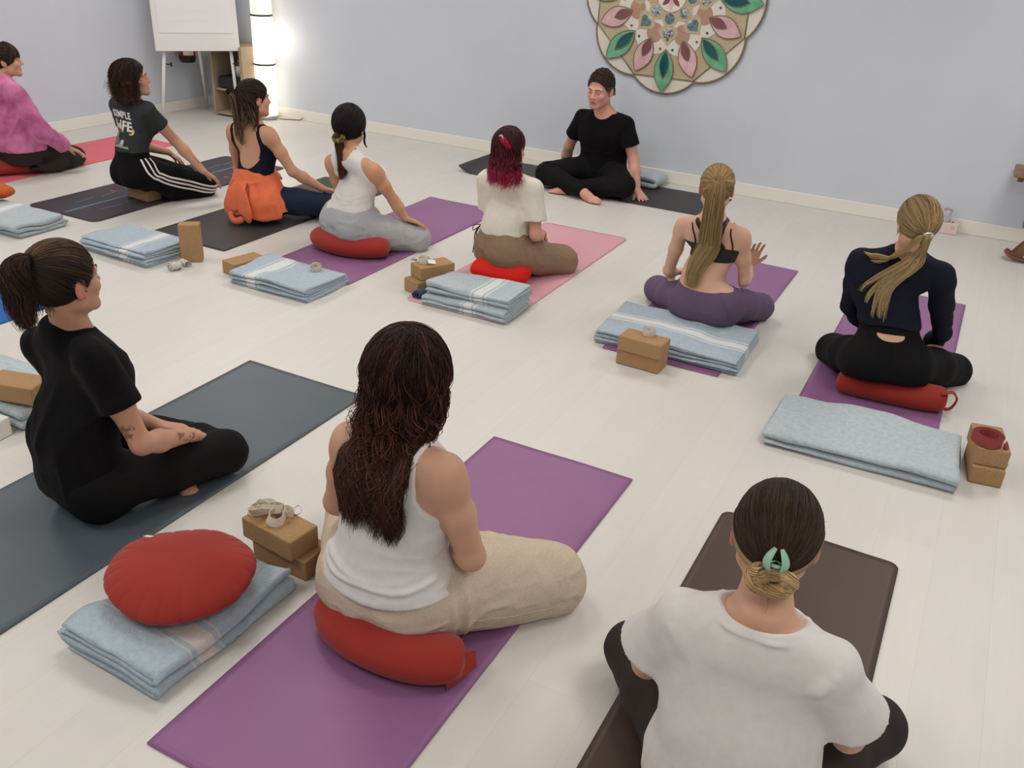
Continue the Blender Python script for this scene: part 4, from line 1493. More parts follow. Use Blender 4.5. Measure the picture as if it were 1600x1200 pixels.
    def _build(s, kneel, feet, hands, male, arm, leg, seat, headoff, bust, neckr):
        j, P, S = s.j, s.P, s.s
        lat, fwd = s.lat, s.fwd
        up = A3(0, 0, 1)
        P.append(s.loft())
        for q in (-1, 1):
            P.append(ell('hip', j['pel'] + lat * q * .078 * S - fwd * .026 + up * -.015, (.088 * S * leg, .092 * S, .098 * S), np.array([lat, fwd, up]), k=.05))
        nk = j['neck'] - up * .045
        for q, sh in ((-1, 'shL'), (1, 'shR')):
            P.append(rc('shoulder', nk + lat * q * .03 + up * .01 - fwd * .008, j[sh] + up * .008, .038 * S * arm, .036 * S * arm, k=.04))
            P.append(ell('shoulder', (j[sh] + j['chest'] + lat * q * .05) / 2 + up * .02 - fwd * .045, (.050 * S, .026 * S, .070 * S), np.array([lat, fwd, up]), k=.04))
        if bust and not male:
            for q in (-1, 1):
                P.append(ell('bust', s.at(q * .068 * S, .075 * S, s.zt(1.95)), A3(.058, .055, .062) * S * bust, np.array([lat, fwd, up]), k=.04))
        for q, sh, el, wr in ((-1, 'shL', 'elL', 'wrL'), (1, 'shR', 'elR', 'wrR')):
            e = 'L' if q < 0 else 'R'
            a, b, c = j[sh], j[el], j[wr]
            K = S * arm * (1.14 if male else 1.)
            P.append(ell('uarm' + e, a + (b - a) * .12, (.0445 * K,) * 3, k=.03))
            P.append(rc('uarm' + e, a, a + (b - a) * .5, .0415 * K, .0395 * K, k=.025))
            P.append(rc('uarm' + e, a + (b - a) * .5, b, .0395 * K, .0315 * K, k=.02))
            P.append(rc('farm' + e, b, b + (c - b) * .35, .033 * K, .0355 * K, k=.02))
            P.append(rc('farm' + e, b + (c - b) * .35, c, .035 * K, .023 * K, k=.02))
            s._hand(e, c, hands.get(e), b, male)
        for q, hp, kn, an in ((-1, 'hipL', 'knL', 'anL'), (1, 'hipR', 'knR', 'anR')):
            e = 'L' if q < 0 else 'R'
            a, b, c = j[hp], j[kn], j[an]
            K = S * leg * (1.05 if male else 1.)
            P.append(rc('thigh' + e, a, a + (b - a) * .5, .087 * K, .080 * K, k=.045))
            P.append(rc('thigh' + e, a + (b - a) * .5, b, .080 * K, .069 * K, k=.03))
            P.append(rc('shin' + e, b, b + (c - b) * .35, .064 * K, .058 * K, k=.025))
            P.append(rc('shin' + e, b + (c - b) * .35, c, .058 * K, .035 * K, k=.025))
            f = feet.get(e)
            s._foot(e, c, b, f, kneel)
        # neck and head
        r = nrmz(np.cross(s.look, up))
        f = nrmz(s.look * math.cos(s.nod) - up * math.sin(s.nod))
        u = np.cross(r, f)
        ct, st = math.cos(s.tilt), math.sin(s.tilt)
        r, u = ct * r + st * u, -st * r + ct * u
        s.hr, s.hf, s.hu = r, f, u
        s.hR = np.array([r, f, u])
        H = j['head'] + A3(*headoff)
        s.H = H
        k_ = s.hk
        L = lambda x, y, z: H + (r * x + f * y + u * z) * k_
        s.L = L
        nr = .047 * S * neckr * (1.15 if male else 1)
        P.append(rc('neck', j['neck'] - up * .03 + fwd * .012, L(0, -.022, -.05), nr * 1.12, nr, k=.035))
        h_ = []
        h_.append(ell('head', L(0, -.012, .028), A3(.073, .094, .084) * k_, s.hR, k=.02))
        h_.append(ell('head', L(0, .028, -.035), A3(.060, .066, .070) * k_, s.hR, k=.025))
        jw = 1.12 if male else 1.
        for q in (-1, 1):
            h_.append(rc('head', L(q * .050 * jw, .0, -.055), L(q * .018 * jw, .072, -.088), .016 * k_, .014 * k_, k=.03))
            h_.append(ell('head', L(q * .040, .062, -.022), A3(.021, .020, .020) * k_, s.hR, k=.02))
            h_.append(rc('head', L(q * .012, .087, .022), L(q * .046, .070, .024), .010 * k_, .009 * k_, k=.014))
        h_.append(ell('head', L(0, .078, -.092), A3(.020 * jw, .014, .014) * k_, s.hR, k=.02))
        h_.append(rc('head', L(0, .086, .012), L(0, .108, -.024), .0075 * k_, .0095 * k_, k=.012))
        for q in (-1, 1):
            h_.append(ell('head', L(q * .0105, .099, -.029), A3(.0075, .0085, .0065) * k_, s.hR, k=.006))
        h_.append(rc('head', L(-.016, .089, -.0535), L(.016, .089, -.0535), .0062 * k_, .0062 * k_, k=.007))
        h_.append(rc('head', L(-.013, .0885, -.0645), L(.013, .0885, -.0645), .0066 * k_, .0066 * k_, k=.006))
        P += h_
        s.subs = [ell('eye', L(q * .031, .098, .003), A3(.016, .014, .010) * k_, s.hR) for q in (-1, 1)]
        for q in (-1, 1):
            yr = r * q
            Re = np.array([nrmz(r * .94 + f * q * .3), nrmz(f * .94 - r * q * .3), u])
            P.append(ell('ear', L(q * .0785, -.010, -.004), A3(.0075, .018, .031) * k_, Re, k=.006))
            P.append(rc('ear', L(q * .076, .003, -.030), L(q * .076, .0, -.018), .006 * k_, .008 * k_, k=.004))
            s.subs.append(ell('earhole', L(q * .088, -.008, .0), A3(.006, .010, .018) * k_, Re))
        s.P = P

    def _hand(s, e, w_, spec, el, male):
        """spec: dict(d=direction of fingers, n=back-of-hand normal, curl=.., spread=..)"""
        spec = spec or {}
        S = s.s * (1.1 if male else .96)
        d = nrmz(spec.get('d', w_ - el))
        n = np.asarray(spec.get('n', (0, 0, 1)), float)
        n = nrmz(n - d * (n @ d))
        x = np.cross(d, n)                # towards the thumb of the right hand is -x
        th = -1 if e == 'R' else 1
        curl = spec.get('curl', .35)
        curls = spec.get('curls', [curl] * 4)
        sp = spec.get('spread', .10)
        t = 'hand' + e
        P = s.P
        w0 = w_ + d * .004
        kn = []
        for i, (off, ln) in enumerate(((-.030, .082), (-.010, .086), (.010, .082), (.028, .074))):
            off = off * -th                # index finger on the thumb's side
            base = w0 + x * (off * .55) * S
            k_ = w0 + (d * ln + x * off + n * (.004 if i in (1, 2) else 0)) * S
            kn.append(k_)
            P.append(rc(t, base, k_, .0135 * S, .0105 * S, k=.012))
        for i, (k_, ls) in enumerate(zip(kn, ((.040, .024, .020), (.044, .028, .021), (.041, .026, .020), (.032, .019, .018)))):
            a = k_
            fan = (i - 1.5) * sp * -th
            dd = nrmz(d + x * fan)
            rot = 0
            for m, l in enumerate(ls):
                rot += curls[i] * (.8, 1.1, .8)[m]
                v = dd * math.cos(rot) - n * math.sin(rot)
                b = a + v * l * S
                P.append(rc(t, a, b, (.0085, .0078, .0070)[m] * S, (.0078, .0070, .0060)[m] * S, k=.0045))
                a = b
        # thumb leaves the side of the palm near its base
        ts = x * th
        tb = w0 + (d * .022 + ts * .018 - n * .006) * S
        thd = spec.get('thumb', .75)
        v1 = nrmz(d * .75 + ts * thd - n * .25)
        v2 = nrmz(d * .95 + ts * thd * .35 - n * .35)
        a = tb
        for v, l, r0, r1 in ((v1, .038, .0135, .0105), (v1 * .5 + v2 * .5, .030, .0100, .0090), (v2, .025, .0088, .0070)):
            b = a + nrmz(v) * l * S
            P.append(rc(t, a, b, r0 * S, r1 * S, k=.006))
            a = b

    def _foot(s, e, an, kn, spec, kneel):
        S = s.s
        t = 'foot' + e
        P = s.P
        if spec is None:
            d = nrmz(nrmz(an - kn) + A3(0, 0, -.15)) if not kneel else nrmz(-s.fwd + A3(0, 0, -.2))
            n = A3(0, 0, 1.) if not kneel else A3(0, 0, -1.)
            spec = dict(d=d, n=n)
        d = nrmz(spec['d'])
        n = np.asarray(spec.get('n', (0, 0, 1)), float)
        n = nrmz(n - d * (n @ d))
        x = np.cross(d, n)
        sd = spec.get('side', 1)
        heel = an - d * .03 * S - n * .03 * S
        ball = an + d * .135 * S - n * .042 * S
        P.append(ell(t, heel, A3(.031, .033, .034) * S, k=.03))
        P.append(rc(t, an, an + d * .07 * S - n * .018 * S, .033 * S, .026 * S, k=.03))
        P.append(rc(t, heel, ball + x * .020 * S, .024 * S, .016 * S, k=.03))
        P.append(rc(t, heel, ball - x * .020 * S, .024 * S, .016 * S, k=.03))
        P.append(rc(t, an + d * .07 * S - n * .018 * S, ball, .024 * S, .016 * S, k=.03))
        for i in range(5):
            o = (-.030, -.012, .003, .017, .029)[i] * sd
            r = (.0125, .0085, .008, .0075, .007)[i]
            l = (.048, .048, .042, .034, .026)[i]
            a = ball + x * o * S + d * (.0 if i < 3 else -.01 * (i - 2)) * S
            b = a + (d * l - n * .004) * S
            P.append(rc(t, a, b, r * S * 1.05, r * S, k=.005))

    # ---------------- meshes
    def bounds(s, prims, pad):
        lo = np.min([p.lo for p in prims], 0) - pad
        hi = np.max([p.hi for p in prims], 0) + pad
        lo[2] = max(lo[2], s.floor - .01)
        return lo, hi

    def body(s, paint=None, extra_sub=(), cuts=()):
        lo, hi = s.bounds(s.P, .02)
        F = Field(lo, hi, s.h)
        order = [p for p in s.P if p.tag != 'ear']
        for p in order:
            F.add(p)
        for p in s.P:
            if p.tag == 'ear':
                F.add(p)
        for q in s.subs:
            F.sub(q, k=.006 if q.tag == 'eye' else .004)
        for q in extra_sub:
            F.sub(q)
        for c in cuts:
            F.cut(c)
        F.cut(lambda X, Y, Z: (s.floor - Z) + 0 * X + 0 * Y, k=.01)
        if s.seat is not None:
            F.cut(s.seatcut, k=.02)
        V, Q = F.mesh()
        V = relax(V, Q, 1, .4)
        col = np.ones((len(V), 3)) * np.array(lin(s.skin)[:3])
        col *= (1 + .05 * vnoise(V * 18))[:, None]
        # redder lips, ears, knuckles
        L = s.L
        h = (V - s.H) @ s.hR.T / s.hk
        lip = np.exp(-((h[:, 0] / .019) ** 2 + ((h[:, 2] + .059) / .0085) ** 2)) * (h[:, 1] > .075)
        col = col * (1 - .55 * lip[:, None]) + np.array(lin((176, 96, 92))[:3]) * .55 * lip[:, None]
        ear = (np.abs(h[:, 0]) > .074) & (np.abs(h[:, 2]) < .04)
        col[ear] *= (1.02, .82, .80)
        if paint:
            col = paint(V, col)
        s.bodyV, s.bodyQ = V, Q
        s.bodyN = vnormals(V, Q)
        m = mat('skin', (255, 255, 255), rough=.52, attr='col', bump=(300, .15, .0008), spec=.35, sss=.12)
        s.body_o = mesh_np('body', V, Q, m, s.empty, color=col)
        return V, Q

    def garment(s, name, material, tags, add=(), sub=(), cuts=(), tags2=None, add2=(), k=None, wr=None, h=None, smooth=1, color=None, wrfn=None, floor=True, parent=None):
        """tags: {prim tag: offset}; add/sub: extra prims"""
        h = h or s.h
        pr = [(p, tags[p.tag]) for p in s.P if p.tag in tags]
        pr2 = [(p, tags2[p.tag]) for p in s.P if p.tag in (tags2 or {})]
        allp = [p for p, o in pr + pr2] + list(add) + list(add2)
        mo = max([o for p, o in pr + pr2] + [0])
        lo, hi = s.bounds(allp, .02 + mo)
        F = Field(lo, hi, h)
        for p, o in pr:
            F.add(p, o, k)
        for p in add:
            F.add(p)
        for c in cuts:
            F.cut(c)
        for p, o in pr2:
            F.add(p, o, k)
        for p in add2:
            F.add(p)
        for p in sub:
            F.sub(p, k=.008)
        if floor:
            F.cut(lambda X, Y, Z: (s.floor - .001 - Z) + 0 * X + 0 * Y, k=.01)
            if s.seat is not None:
                F.cut(lambda X, Y, Z: s.seatcut(X, Y, Z) - .003, k=.03)
        V, Q = F.mesh()
        if smooth:
            V = relax(V, Q, smooth, .5)
        N = vnormals(V, Q)
        if wr:
            for (amp, sc_, seed) in (wr if isinstance(wr, list) else [wr]):
                q = V @ np.array([s.lat, s.fwd, (0, 0, 1)]).T
                p = q * np.asarray(sc_, float) + seed * 11.3
                warp = vnoise(q * 9 + seed) * .7
                n = vnoise(p + warp[:, None])
                n = (1 - np.abs(n) * 2.2)
                V = V + N * (n * amp)[:, None]
        if wrfn:
            V = V + N * wrfn(V, N)[:, None]
        if floor:
            V[:, 2] = np.maximum(V[:, 2], s.floor - .0012)
        col = color(V, N) if color else None
        o = mesh_np(name, V, Q, material, parent or s.empty, color=col)
        return o, V, Q, N

    def sleeve(s, e, f, r1, r2, k=.03, start=0., low=0.):
        a, b = s.j['sh' + e], s.j['el' + e]
        a2 = a + (b - a) * start
        c = a + (b - a) * f
        return rc('sleeve', a2, c + A3(0, 0, -low), r1, r2, k=k, flat=True)

    def folds(s, lines, N=None):
        """wrfn: raised soft ridges along given 3D polylines [(pts, amp, width)]"""
        segs = []
        for pts, amp, w_ in lines:
            segs.append((smooth_path(pts, 24), amp, w_))

        def fn(V, N):
            o = np.zeros(len(V))
            for P_, amp, w_ in segs:
                d2 = np.full(len(V), 9.)
                tt = np.zeros(len(V))
                for i in range(len(P_) - 1):
                    a, b = P_[i], P_[i + 1]
                    ab = b - a
                    t = np.clip(((V - a) @ ab) / (ab @ ab + 1e-12), 0, 1)
                    d = ((V - a - t[:, None] * ab) ** 2).sum(1)
                    m = d < d2
                    d2 = np.where(m, d, d2)
                    tt = np.where(m, (i + t) / (len(P_) - 1), tt)
                o += amp * np.exp(-d2 / (w_ * w_)) * np.sin(math.pi * np.clip(tt, .03, .97)) ** .5
            return o
        return fn

    def snap(s, pts, V, N, off=.002):
        out, nn = [], []
        for p in pts:
            i = int(np.argmin(((V - p) ** 2).sum(1)))
            out.append(V[i] + N[i] * off)
            nn.append(N[i])
        return np.array(out), np.array(nn)

    def strap(s, name, pts, V, N, wd, material, off=.002, n=40, th=.0015, parent=None, closed=False, sm=3):
        P_ = smooth_path(pts, n)
        P_, NN = s.snap(P_, V, N, off)
        for _ in range(sm):
            P_[1:-1] = (P_[:-2] + 2 * P_[1:-1] + P_[2:]) / 4
        if sm > 3:
            P_, NN = s.snap(P_, V, N, off)
            for _ in range(2):
                P_[1:-1] = (P_[:-2] + 2 * P_[1:-1] + P_[2:]) / 4
        v, q = sweep(P_, np.tile([wd / 2, th], (n, 1)), 8, upv=NN)
        return mesh_py(name, v, q, material, parent or s.empty, smooth=True)

    def eyes(s, iris=(70, 50, 36), closed=.0, brow=(60, 44, 34), brow_w=1.):
        L = s.L
        m_eye = mat('eye_white', (200, 190, 182), rough=.3)
        m_ir = mat('iris_%d_%d_%d' % iris, iris, rough=.2)
        ms = mat('lid_%s' % s.key, tuple(int(v * .93) for v in s.skin), rough=.55, spec=.3)
        for q in (-1, 1):
            c = L(q * .031, .0750, .003)
            Rr = .0112 * s.hk
            bm = bmesh.new()
            bmesh.ops.create_uvsphere(bm, u_segments=18, v_segments=12, radius=Rr, matrix=Matrix.Translation(Vector(c)))
            e = bm_obj('eye', bm, m_eye, s.empty, smooth=True)
            d = nrmz(s.hf - s.hu * (.45 if closed else .1))
            bm = bmesh.new()
            bmesh.ops.create_uvsphere(bm, u_segments=14, v_segments=10, radius=Rr * .74, matrix=Matrix.Translation(Vector(c + d * Rr * .34)))
            bm_obj('iris', bm, m_ir, e, smooth=True)
            # upper and lower eyelids: parts of a slightly larger sphere
            for nm_, lo_, hi_ in (('upper_eyelid', .22 - closed * .75, 2.), ('lower_eyelid', -2., -.42)):
                bm = bmesh.new()
                bmesh.ops.create_uvsphere(bm, u_segments=24, v_segments=24, radius=Rr * 1.06, matrix=Matrix.Translation(Vector(c)))
                kill = [v for v in bm.verts if not lo_ < float((np.array(v.co) - c) @ nrmz(s.hu + s.hf * .12)) / Rr < hi_]
                bmesh.ops.delete(bm, geom=kill, context='VERTS')
                bm_obj(nm_, bm, ms, s.empty, smooth=True)
            mb = mat('brow_%d_%d_%d' % brow, brow, rough=.8)
            P_ = [L(q * .013, .0955, .022), L(q * .028, .0930, .0280), L(q * .045, .0790, .025)]
            rr = np.linspace(.0035, .0018, 12) * brow_w * s.hk
            tube('eyebrow', smooth_path(P_, 12), np.stack([rr, rr * .6], 1), mb, s.empty, n=6, upv=s.hf)

    # ---------------- hair
    def hcap(s, hair_line, r=(.083, .104, .094), c=(0, -.014, .030), k=.03, extra=(), h=None):
        """scalp volume of the hair; hair_line(x,y,z)>0 is bare skin (head coordinates)"""
        k_ = s.hk
        pr = [ell('cap', s.L(*c), A3(*r) * k_, s.hR, k=.02)] + list(extra)
        lo = np.min([p.lo for p in pr], 0) - .02
        hi = np.max([p.hi for p in pr], 0) + .02
        F = Field(lo, hi, h or s.h)
        for p in pr:
            F.add(p)

        def cut(X, Y, Z):
            dx, dy, dz = X - s.H[0], Y - s.H[1], Z - s.H[2]
            x = (dx * s.hr[0] + dy * s.hr[1] + dz * s.hr[2]) / k_
            y = (dx * s.hf[0] + dy * s.hf[1] + dz * s.hf[2]) / k_
            z = (dx * s.hu[0] + dy * s.hu[1] + dz * s.hu[2]) / k_
            return hair_line(x, y, z)
        F.cut(cut, k=.012)
        return F.mesh()

    def edir(s, n, lift=1., r=(.083, .104, .094), c=(0, -.014, .030)):
        """head-ellipsoid point(s) for unit direction(s) n in head axes"""
        n = np.asarray(n, float)
        p = (np.array(c) + n * np.array(r) * lift) * s.hk
        return s.H + p @ s.hR


def slerp(a, b, t):
    """a,b (n,3) unit; t (m,) -> (n,m,3)"""
    d = np.clip((a * b).sum(-1), -1, 1)
    om = np.arccos(d)[:, None]
    so = np.sin(om) + 1e-9
    w1 = np.sin((1 - t)[None] * om) / so
    w2 = np.sin(t[None] * om) / so
    return w1[..., None] * a[:, None] + w2[..., None] * b[:, None]


def tubes(P, R, C, k=3, seed=0):
    """P (n,m,3) strands, R (n,m) radii, C (n,m,3) colours -> V,Q,col"""
    n, m, _ = P.shape
    T = np.gradient(P, axis=1)
    T /= np.linalg.norm(T, axis=2)[..., None] + 1e-12
    ref = np.random.default_rng(seed).normal(size=(n, 1, 3))
    S = np.cross(T, ref)
    S /= np.linalg.norm(S, axis=2)[..., None] + 1e-12
    U = np.cross(S, T)
    a = np.arange(k) * 2 * math.pi / k
    V = P[:, :, None] + R[:, :, None, None] * (S[:, :, None] * np.cos(a)[:, None] + U[:, :, None] * np.sin(a)[:, None])
    idx = np.arange(n * m * k).reshape(n, m, k)
    A, B = idx[:, :-1], idx[:, 1:]
    Q = np.stack([A, np.roll(A, -1, 2), np.roll(B, -1, 2), B], -1).reshape(-1, 4)
    col = np.repeat(C[:, :, None], k, 2).reshape(-1, 3)
    return V.reshape(-1, 3), Q, col


def hair_obj(person, parts, name='hair', rough=.42, parent=None):
    Vs, Qs, Cs, o = [], [], [], 0
    for V, Q, C in parts:
        Vs.append(V)
        Qs.append(Q + o)
        Cs.append(C)
        o += len(V)
    m = mat('hair_%d' % int(rough * 100), (255, 255, 255), rough=rough + .1, attr='col', spec=.18)
    return mesh_np(name, np.vstack(Vs), np.vstack(Qs), m, parent or person.empty, color=np.vstack(Cs))


def hcol(n, m, roots, tips, rs, mix=1., jit=.22, pw=1.):
    """strand colours from root to tip with a per-strand variation; tips may be a list to choose from"""
    t = np.linspace(0, 1, m)[None, :, None] ** pw
    r_ = np.array([lin(c)[:3] for c in (roots if isinstance(roots, list) else [roots])])
    t_ = np.array([lin(c)[:3] for c in (tips if isinstance(tips, list) else [tips])])
    ri, ti = rs.integers(0, len(r_), n), rs.integers(0, len(t_), n)
    C = r_[ri][:, None] * (1 - t) + t_[ti][:, None] * t
    return C * np.exp(rs.normal(0, jit, (n, 1, 1)))


def gathered(person, n, tie, hairline, root, tip, rs, r=.0016, m=12, lift=1.01, er=(.083, .104, .094), jit=.2, wob=.02, kq=3):
    """strands lying on the head from all over the scalp to the tie point (head axes direction)"""
    N = rs.normal(size=(n * 4, 3))
    N /= np.linalg.norm(N, axis=1)[:, None]
    p = N * np.array(er) + np.array((0, -.014, .030))
    keep = hairline(p[:, 0], p[:, 1], p[:, 2]) < 0
    N = N[keep][:n]
    n = len(N)
    tie = nrmz(tie)
    tt = np.tile(tie, (n, 1)) + rs.normal(0, .05, (n, 3))
    tt /= np.linalg.norm(tt, axis=1)[:, None]
    t = np.linspace(0, 1, m)
    D_ = slerp(N, tt, t)
    D_ += (rs.normal(0, wob, (n, 1, 3)) * np.sin(math.pi * t)[None, :, None])
    D_ /= np.linalg.norm(D_, axis=2)[..., None]
    lf = lift + rs.uniform(0, .035, (n, 1)) * np.sin(math.pi * t)[None] + .0 * t[None]
    P_ = person.edir(D_.reshape(-1, 3), 1.).reshape(n, m, 3) if False else None
    c = np.array((0, -.014, .030))
    loc = (c + D_ * np.array(er) * lf[..., None]) * person.hk
    P_ = person.H + loc @ person.hR
    R = r * (1 - .45 * np.abs(2 * t - 1) ** 3)[None] * rs.uniform(.7, 1.3, (n, 1))
    return tubes(P_, R, hcol(n, m, root, tip, rs, jit=jit), kq)


def tail(path, n, rad, root, tip, rs, r=.0016, m=26, wave=.0, wfreq=2., lenvar=.25, jit=.2, pw=1., kq=3, flat=1., flatdir=None, clump=6):
    """strands following a path; rad(t) = radius of the bundle"""
    path = smooth_path(path, 60)
    seg = np.linspace(0, 1, 60)
    T = np.gradient(path, axis=0)
    T /= np.linalg.norm(T, axis=1)[:, None]
    ref = nrmz(flatdir if flatdir is not None else (0.3, .2, .9))
    S = np.cross(T, ref)
    S /= np.linalg.norm(S, axis=1)[:, None] + 1e-9
    U = np.cross(S, T)
    t = np.linspace(0, 1, m)
    a = rs.uniform(0, 2 * math.pi, n)
    q = np.sqrt(rs.uniform(0, 1, n))
    ca, sa = np.cos(a) * q, np.sin(a) * q
    if clump:
        ci = rs.integers(0, max(1, n // clump), n)
        cc, cs = rs.uniform(-1, 1, max(1, n // clump)), rs.uniform(-1, 1, max(1, n // clump))
        cl = t[None] ** 1.5 * .5
    ln = 1 - rs.uniform(0, lenvar, n) * (1 if lenvar < .9 else 1)
    tt = t[None] * ln[:, None]
    P_ = np.stack([np.interp(tt, seg, path[:, i]) for i in range(3)], -1)
    Sx = np.stack([np.interp(tt, seg, S[:, i]) for i in range(3)], -1)
    Ux = np.stack([np.interp(tt, seg, U[:, i]) for i in range(3)], -1)
    R_ = rad(tt)
    cu = np.broadcast_to(ca[:, None], tt.shape)
    su = np.broadcast_to(sa[:, None], tt.shape)
    if clump:
        cu = cu * (1 - cl) + cc[ci][:, None] * cl
        su = su * (1 - cl) + cs[ci][:, None] * cl
    ph = rs.uniform(0, 6.3, (n, 1))
    fr = wfreq * rs.uniform(.8, 1.25, (n, 1))
    wv = wave * np.sin(fr * 2 * math.pi * tt + ph) * np.minimum(1, tt * 4)
    wu = wave * np.cos(fr * 2 * math.pi * tt + ph * 1.3) * np.minimum(1, tt * 4)
    P_ = P_ + Sx * (cu * R_ + wv)[..., None] + Ux * (su * R_ * flat + wu * flat)[..., None]
    R = r * (1 - .75 * t[None] ** 3) * rs.uniform(.7, 1.3, (n, 1))
    return tubes(P_, R, hcol(n, m, root, tip, rs, jit=jit, pw=pw), kq)


def capcol(V, c, jit=.1):
    C = np.tile(np.array(lin(c)[:3]), (len(V), 1))
    return C * (1 + jit * vnoise(V * 60))[:, None]


def loose(person, n, root, tip, rs, phi=(-2.4, 2.4), drop=.3, r=.0018, m=34, wave=.008, wfreq=3., out=1.06, part=(0, .35, 1), er=(.083, .104, .094),
          exitz=-.25, spread=.0, back=.0, lenvar=.3, jit=.25, pw=1., kq=3, pull=None, frizz=0., coll=None, gather=0., umax=None, clump=0):
    """hair falling from a parting over the head and down; phi = angle around the head, 0 = back, +-pi/2 = sides"""
    ph = rs.uniform(phi[0], phi[1], n)
    # roots near the crown / parting and all over
    rootd = np.array(nrmz(part))[None] + rs.normal(0, .30, (n, 3)) * np.array([1, 1, .3])
    ex = np.stack([np.sin(ph), -np.cos(ph), np.full(n, 0.)], 1)
    ez = exitz + rs.uniform(-.15, .15, n)
    rootd = rootd + ex * rs.uniform(0, .9, n)[:, None]
    rootd /= np.linalg.norm(rootd, axis=1)[:, None]
    exd = ex.copy()
    exd[:, 2] = ez
    exd /= np.linalg.norm(exd, axis=1)[:, None]
    m1 = m // 3
    t = np.linspace(0, 1, m1)
    lay = rs.uniform(0, 1, (n, 1))
    D_ = slerp(rootd, exd, t)
    lf = 1.0 + (out - 1.0) * (lay * .9 + .1) * (.5 + .5 * t[None]) + .0
    c = np.array((0, -.014, .030))
    loc = (c + D_ * np.array(er) * lf[..., None]) * person.hk
    A = person.H + loc @ person.hR
    m2 = m - m1
    t2 = np.linspace(0, 1, m2 + 1)[1:]
    ln = drop * (1 - rs.uniform(0, lenvar, (n, 1)))
    e = A[:, -1]
    d0 = (A[:, -1] - A[:, -2])
    d0 /= np.linalg.norm(d0, axis=1)[:, None]
    exw = ex @ person.hR
    exw[:, 2] = 0
    B = e[:, None] + A3(0, 0, -1) * (ln * t2[None])[..., None]
    B += d0[:, None] * (.02 * (1 - np.exp(-t2 * 5)))[None, :, None]
    B += exw[:, None] * (spread * t2[None] ** 1.0 * rs.uniform(.3, 1.3, (n, 1)))[..., None]
    if back:
        B += (-person.fwd)[None, None] * (back * np.sin(np.clip(t2, 0, 1) * math.pi * .5))[None, :, None]
    if gather:
        cx = e.mean(0)
        latc = ((B - cx) @ person.lat)[..., None] * person.lat
        B = B - latc * (gather * t2[None, :, None])
    P_ = np.concatenate([A, B], 1)
    tt = np.linspace(0, 1, m)
    if clump:
        cid = rs.integers(0, n, max(2, n // clump))
        near = np.argmin(np.abs(ph[:, None] - ph[cid][None]) + .25 * np.abs(lay - lay[cid].T), 1)
    w1 = rs.uniform(0, 6.3, (n, 1))
    fr = wfreq * rs.uniform(.7, 1.35, (n, 1))
    am = rs.uniform(.5, 1.5, (n, 1))
    if clump:
        w1, fr, am = w1[cid[near]] + rs.normal(0, .35, (n, 1)), fr[cid[near]] * rs.uniform(.97, 1.03, (n, 1)), am[cid[near]]
    amp = wave * np.clip(tt * 3 - .35, 0, 1)[None] * am
    P_ = P_ + person.lat * (amp * np.sin(fr * 2 * math.pi * tt[None] + w1))[..., None] + person.fwd * (amp * np.cos(fr * 2 * math.pi * tt[None] + w1 * 1.7))[..., None]
    if clump:
        tgt = P_[cid[near]]
        w_ = (np.clip(tt * 1.6 - .3, 0, 1) ** 1.0 * .72)[None, :, None]
        P_ = P_ * (1 - w_) + tgt * w_
    if umax:
        rel = P_ - person.H
        u = rel @ person.lat
        w_ = np.clip((person.H[2] - .09 - P_[..., 2]) / .08, 0, 1)
        u2 = umax * np.tanh(u / umax)
        P_ = P_ + ((u2 - u) * w_)[..., None] * person.lat
    if frizz:
        P_ = P_ + rs.normal(0, frizz, (n, 1, 3)) * tt[None, :, None]
    if coll is not None:
        P_ = coll(P_)
    R = r * (1 - .7 * tt[None] ** 3) * rs.uniform(.6, 1.4, (n, 1))
    return tubes(P_, R, hcol(n, m, root, tip, rs, jit=jit, pw=pw), kq)


def back_collide(person, off=.012, jit=.0):
    """drape strands over the back: points inside the torso move out behind it"""
    T = [q[0] for q in person.tor]
    A = [q[1] for q in person.tor]
    B = [q[2] for q in person.tor]
    rs = np.random.default_rng(77)

    def fn(P_):
        u, v = person.uv(P_[..., 0], P_[..., 1], P_[..., 2])
        t = person.tz(P_[..., 2])
        a = np.interp(t, T, A) + .03 * np.clip(t - 2, 0, 1)
        b = np.interp(t, T, B) + .02 * np.exp(-((t - 2.4) / .5) ** 2)
        q = np.clip(1 - (np.abs(u) / a) ** 2.35, 0, 1) ** (1 / 2.35)
        lay = off * (1 + jit * rs.uniform(0, 1, (P_.shape[0], 1)))
        vb = -b * q - lay
        w_ = np.clip((3.3 - t) / .3, 0, 1) * (q > 0)
        d = np.minimum(0, vb - v) * w_ * (v > -.35)
        return P_ + d[..., None] * person.fwd
    return fn


def print_shape(p, V, N, pts, material, parent, off=.0025, name='shirt_print', rings=4):
    """flat 2-D outline (u, z) laid on the back of a garment"""
    pts = np.asarray(pts, float)
    c = pts.mean(0)
    n = len(pts)
    P2 = [c] + [c + (q - c) * (k + 1) / rings for k in range(rings) for q in pts]
    return print_mesh(p, V, N, np.array(P2), [(0, 1 + i, 1 + (i + 1) % n) for i in range(n)] + [(1 + k * n + i, 1 + (k + 1) * n + i, 1 + (k + 1) * n + (i + 1) % n, 1 + k * n + (i + 1) % n) for k in range(rings - 1) for i in range(n)], material, parent, off, name)


def print_mesh(p, V, N, P2, F, material, parent, off, name):
    u, v = p.uv(V[:, 0], V[:, 1], V[:, 2])
    m = v < 0
    uu, zz, Vb = u[m], V[m, 2], V[m]
    out = []
    for (a, b) in P2:
        d = (uu - a) ** 2 + (zz - b) ** 2
        i = np.argsort(d)[:6]
        w_ = 1 / (d[i] + 1e-6)
        vb = (v[m][i] * w_).sum() / w_.sum()
        out.append(p.at(a, vb - off, b))
    return mesh_py(name, out, F, material, parent)


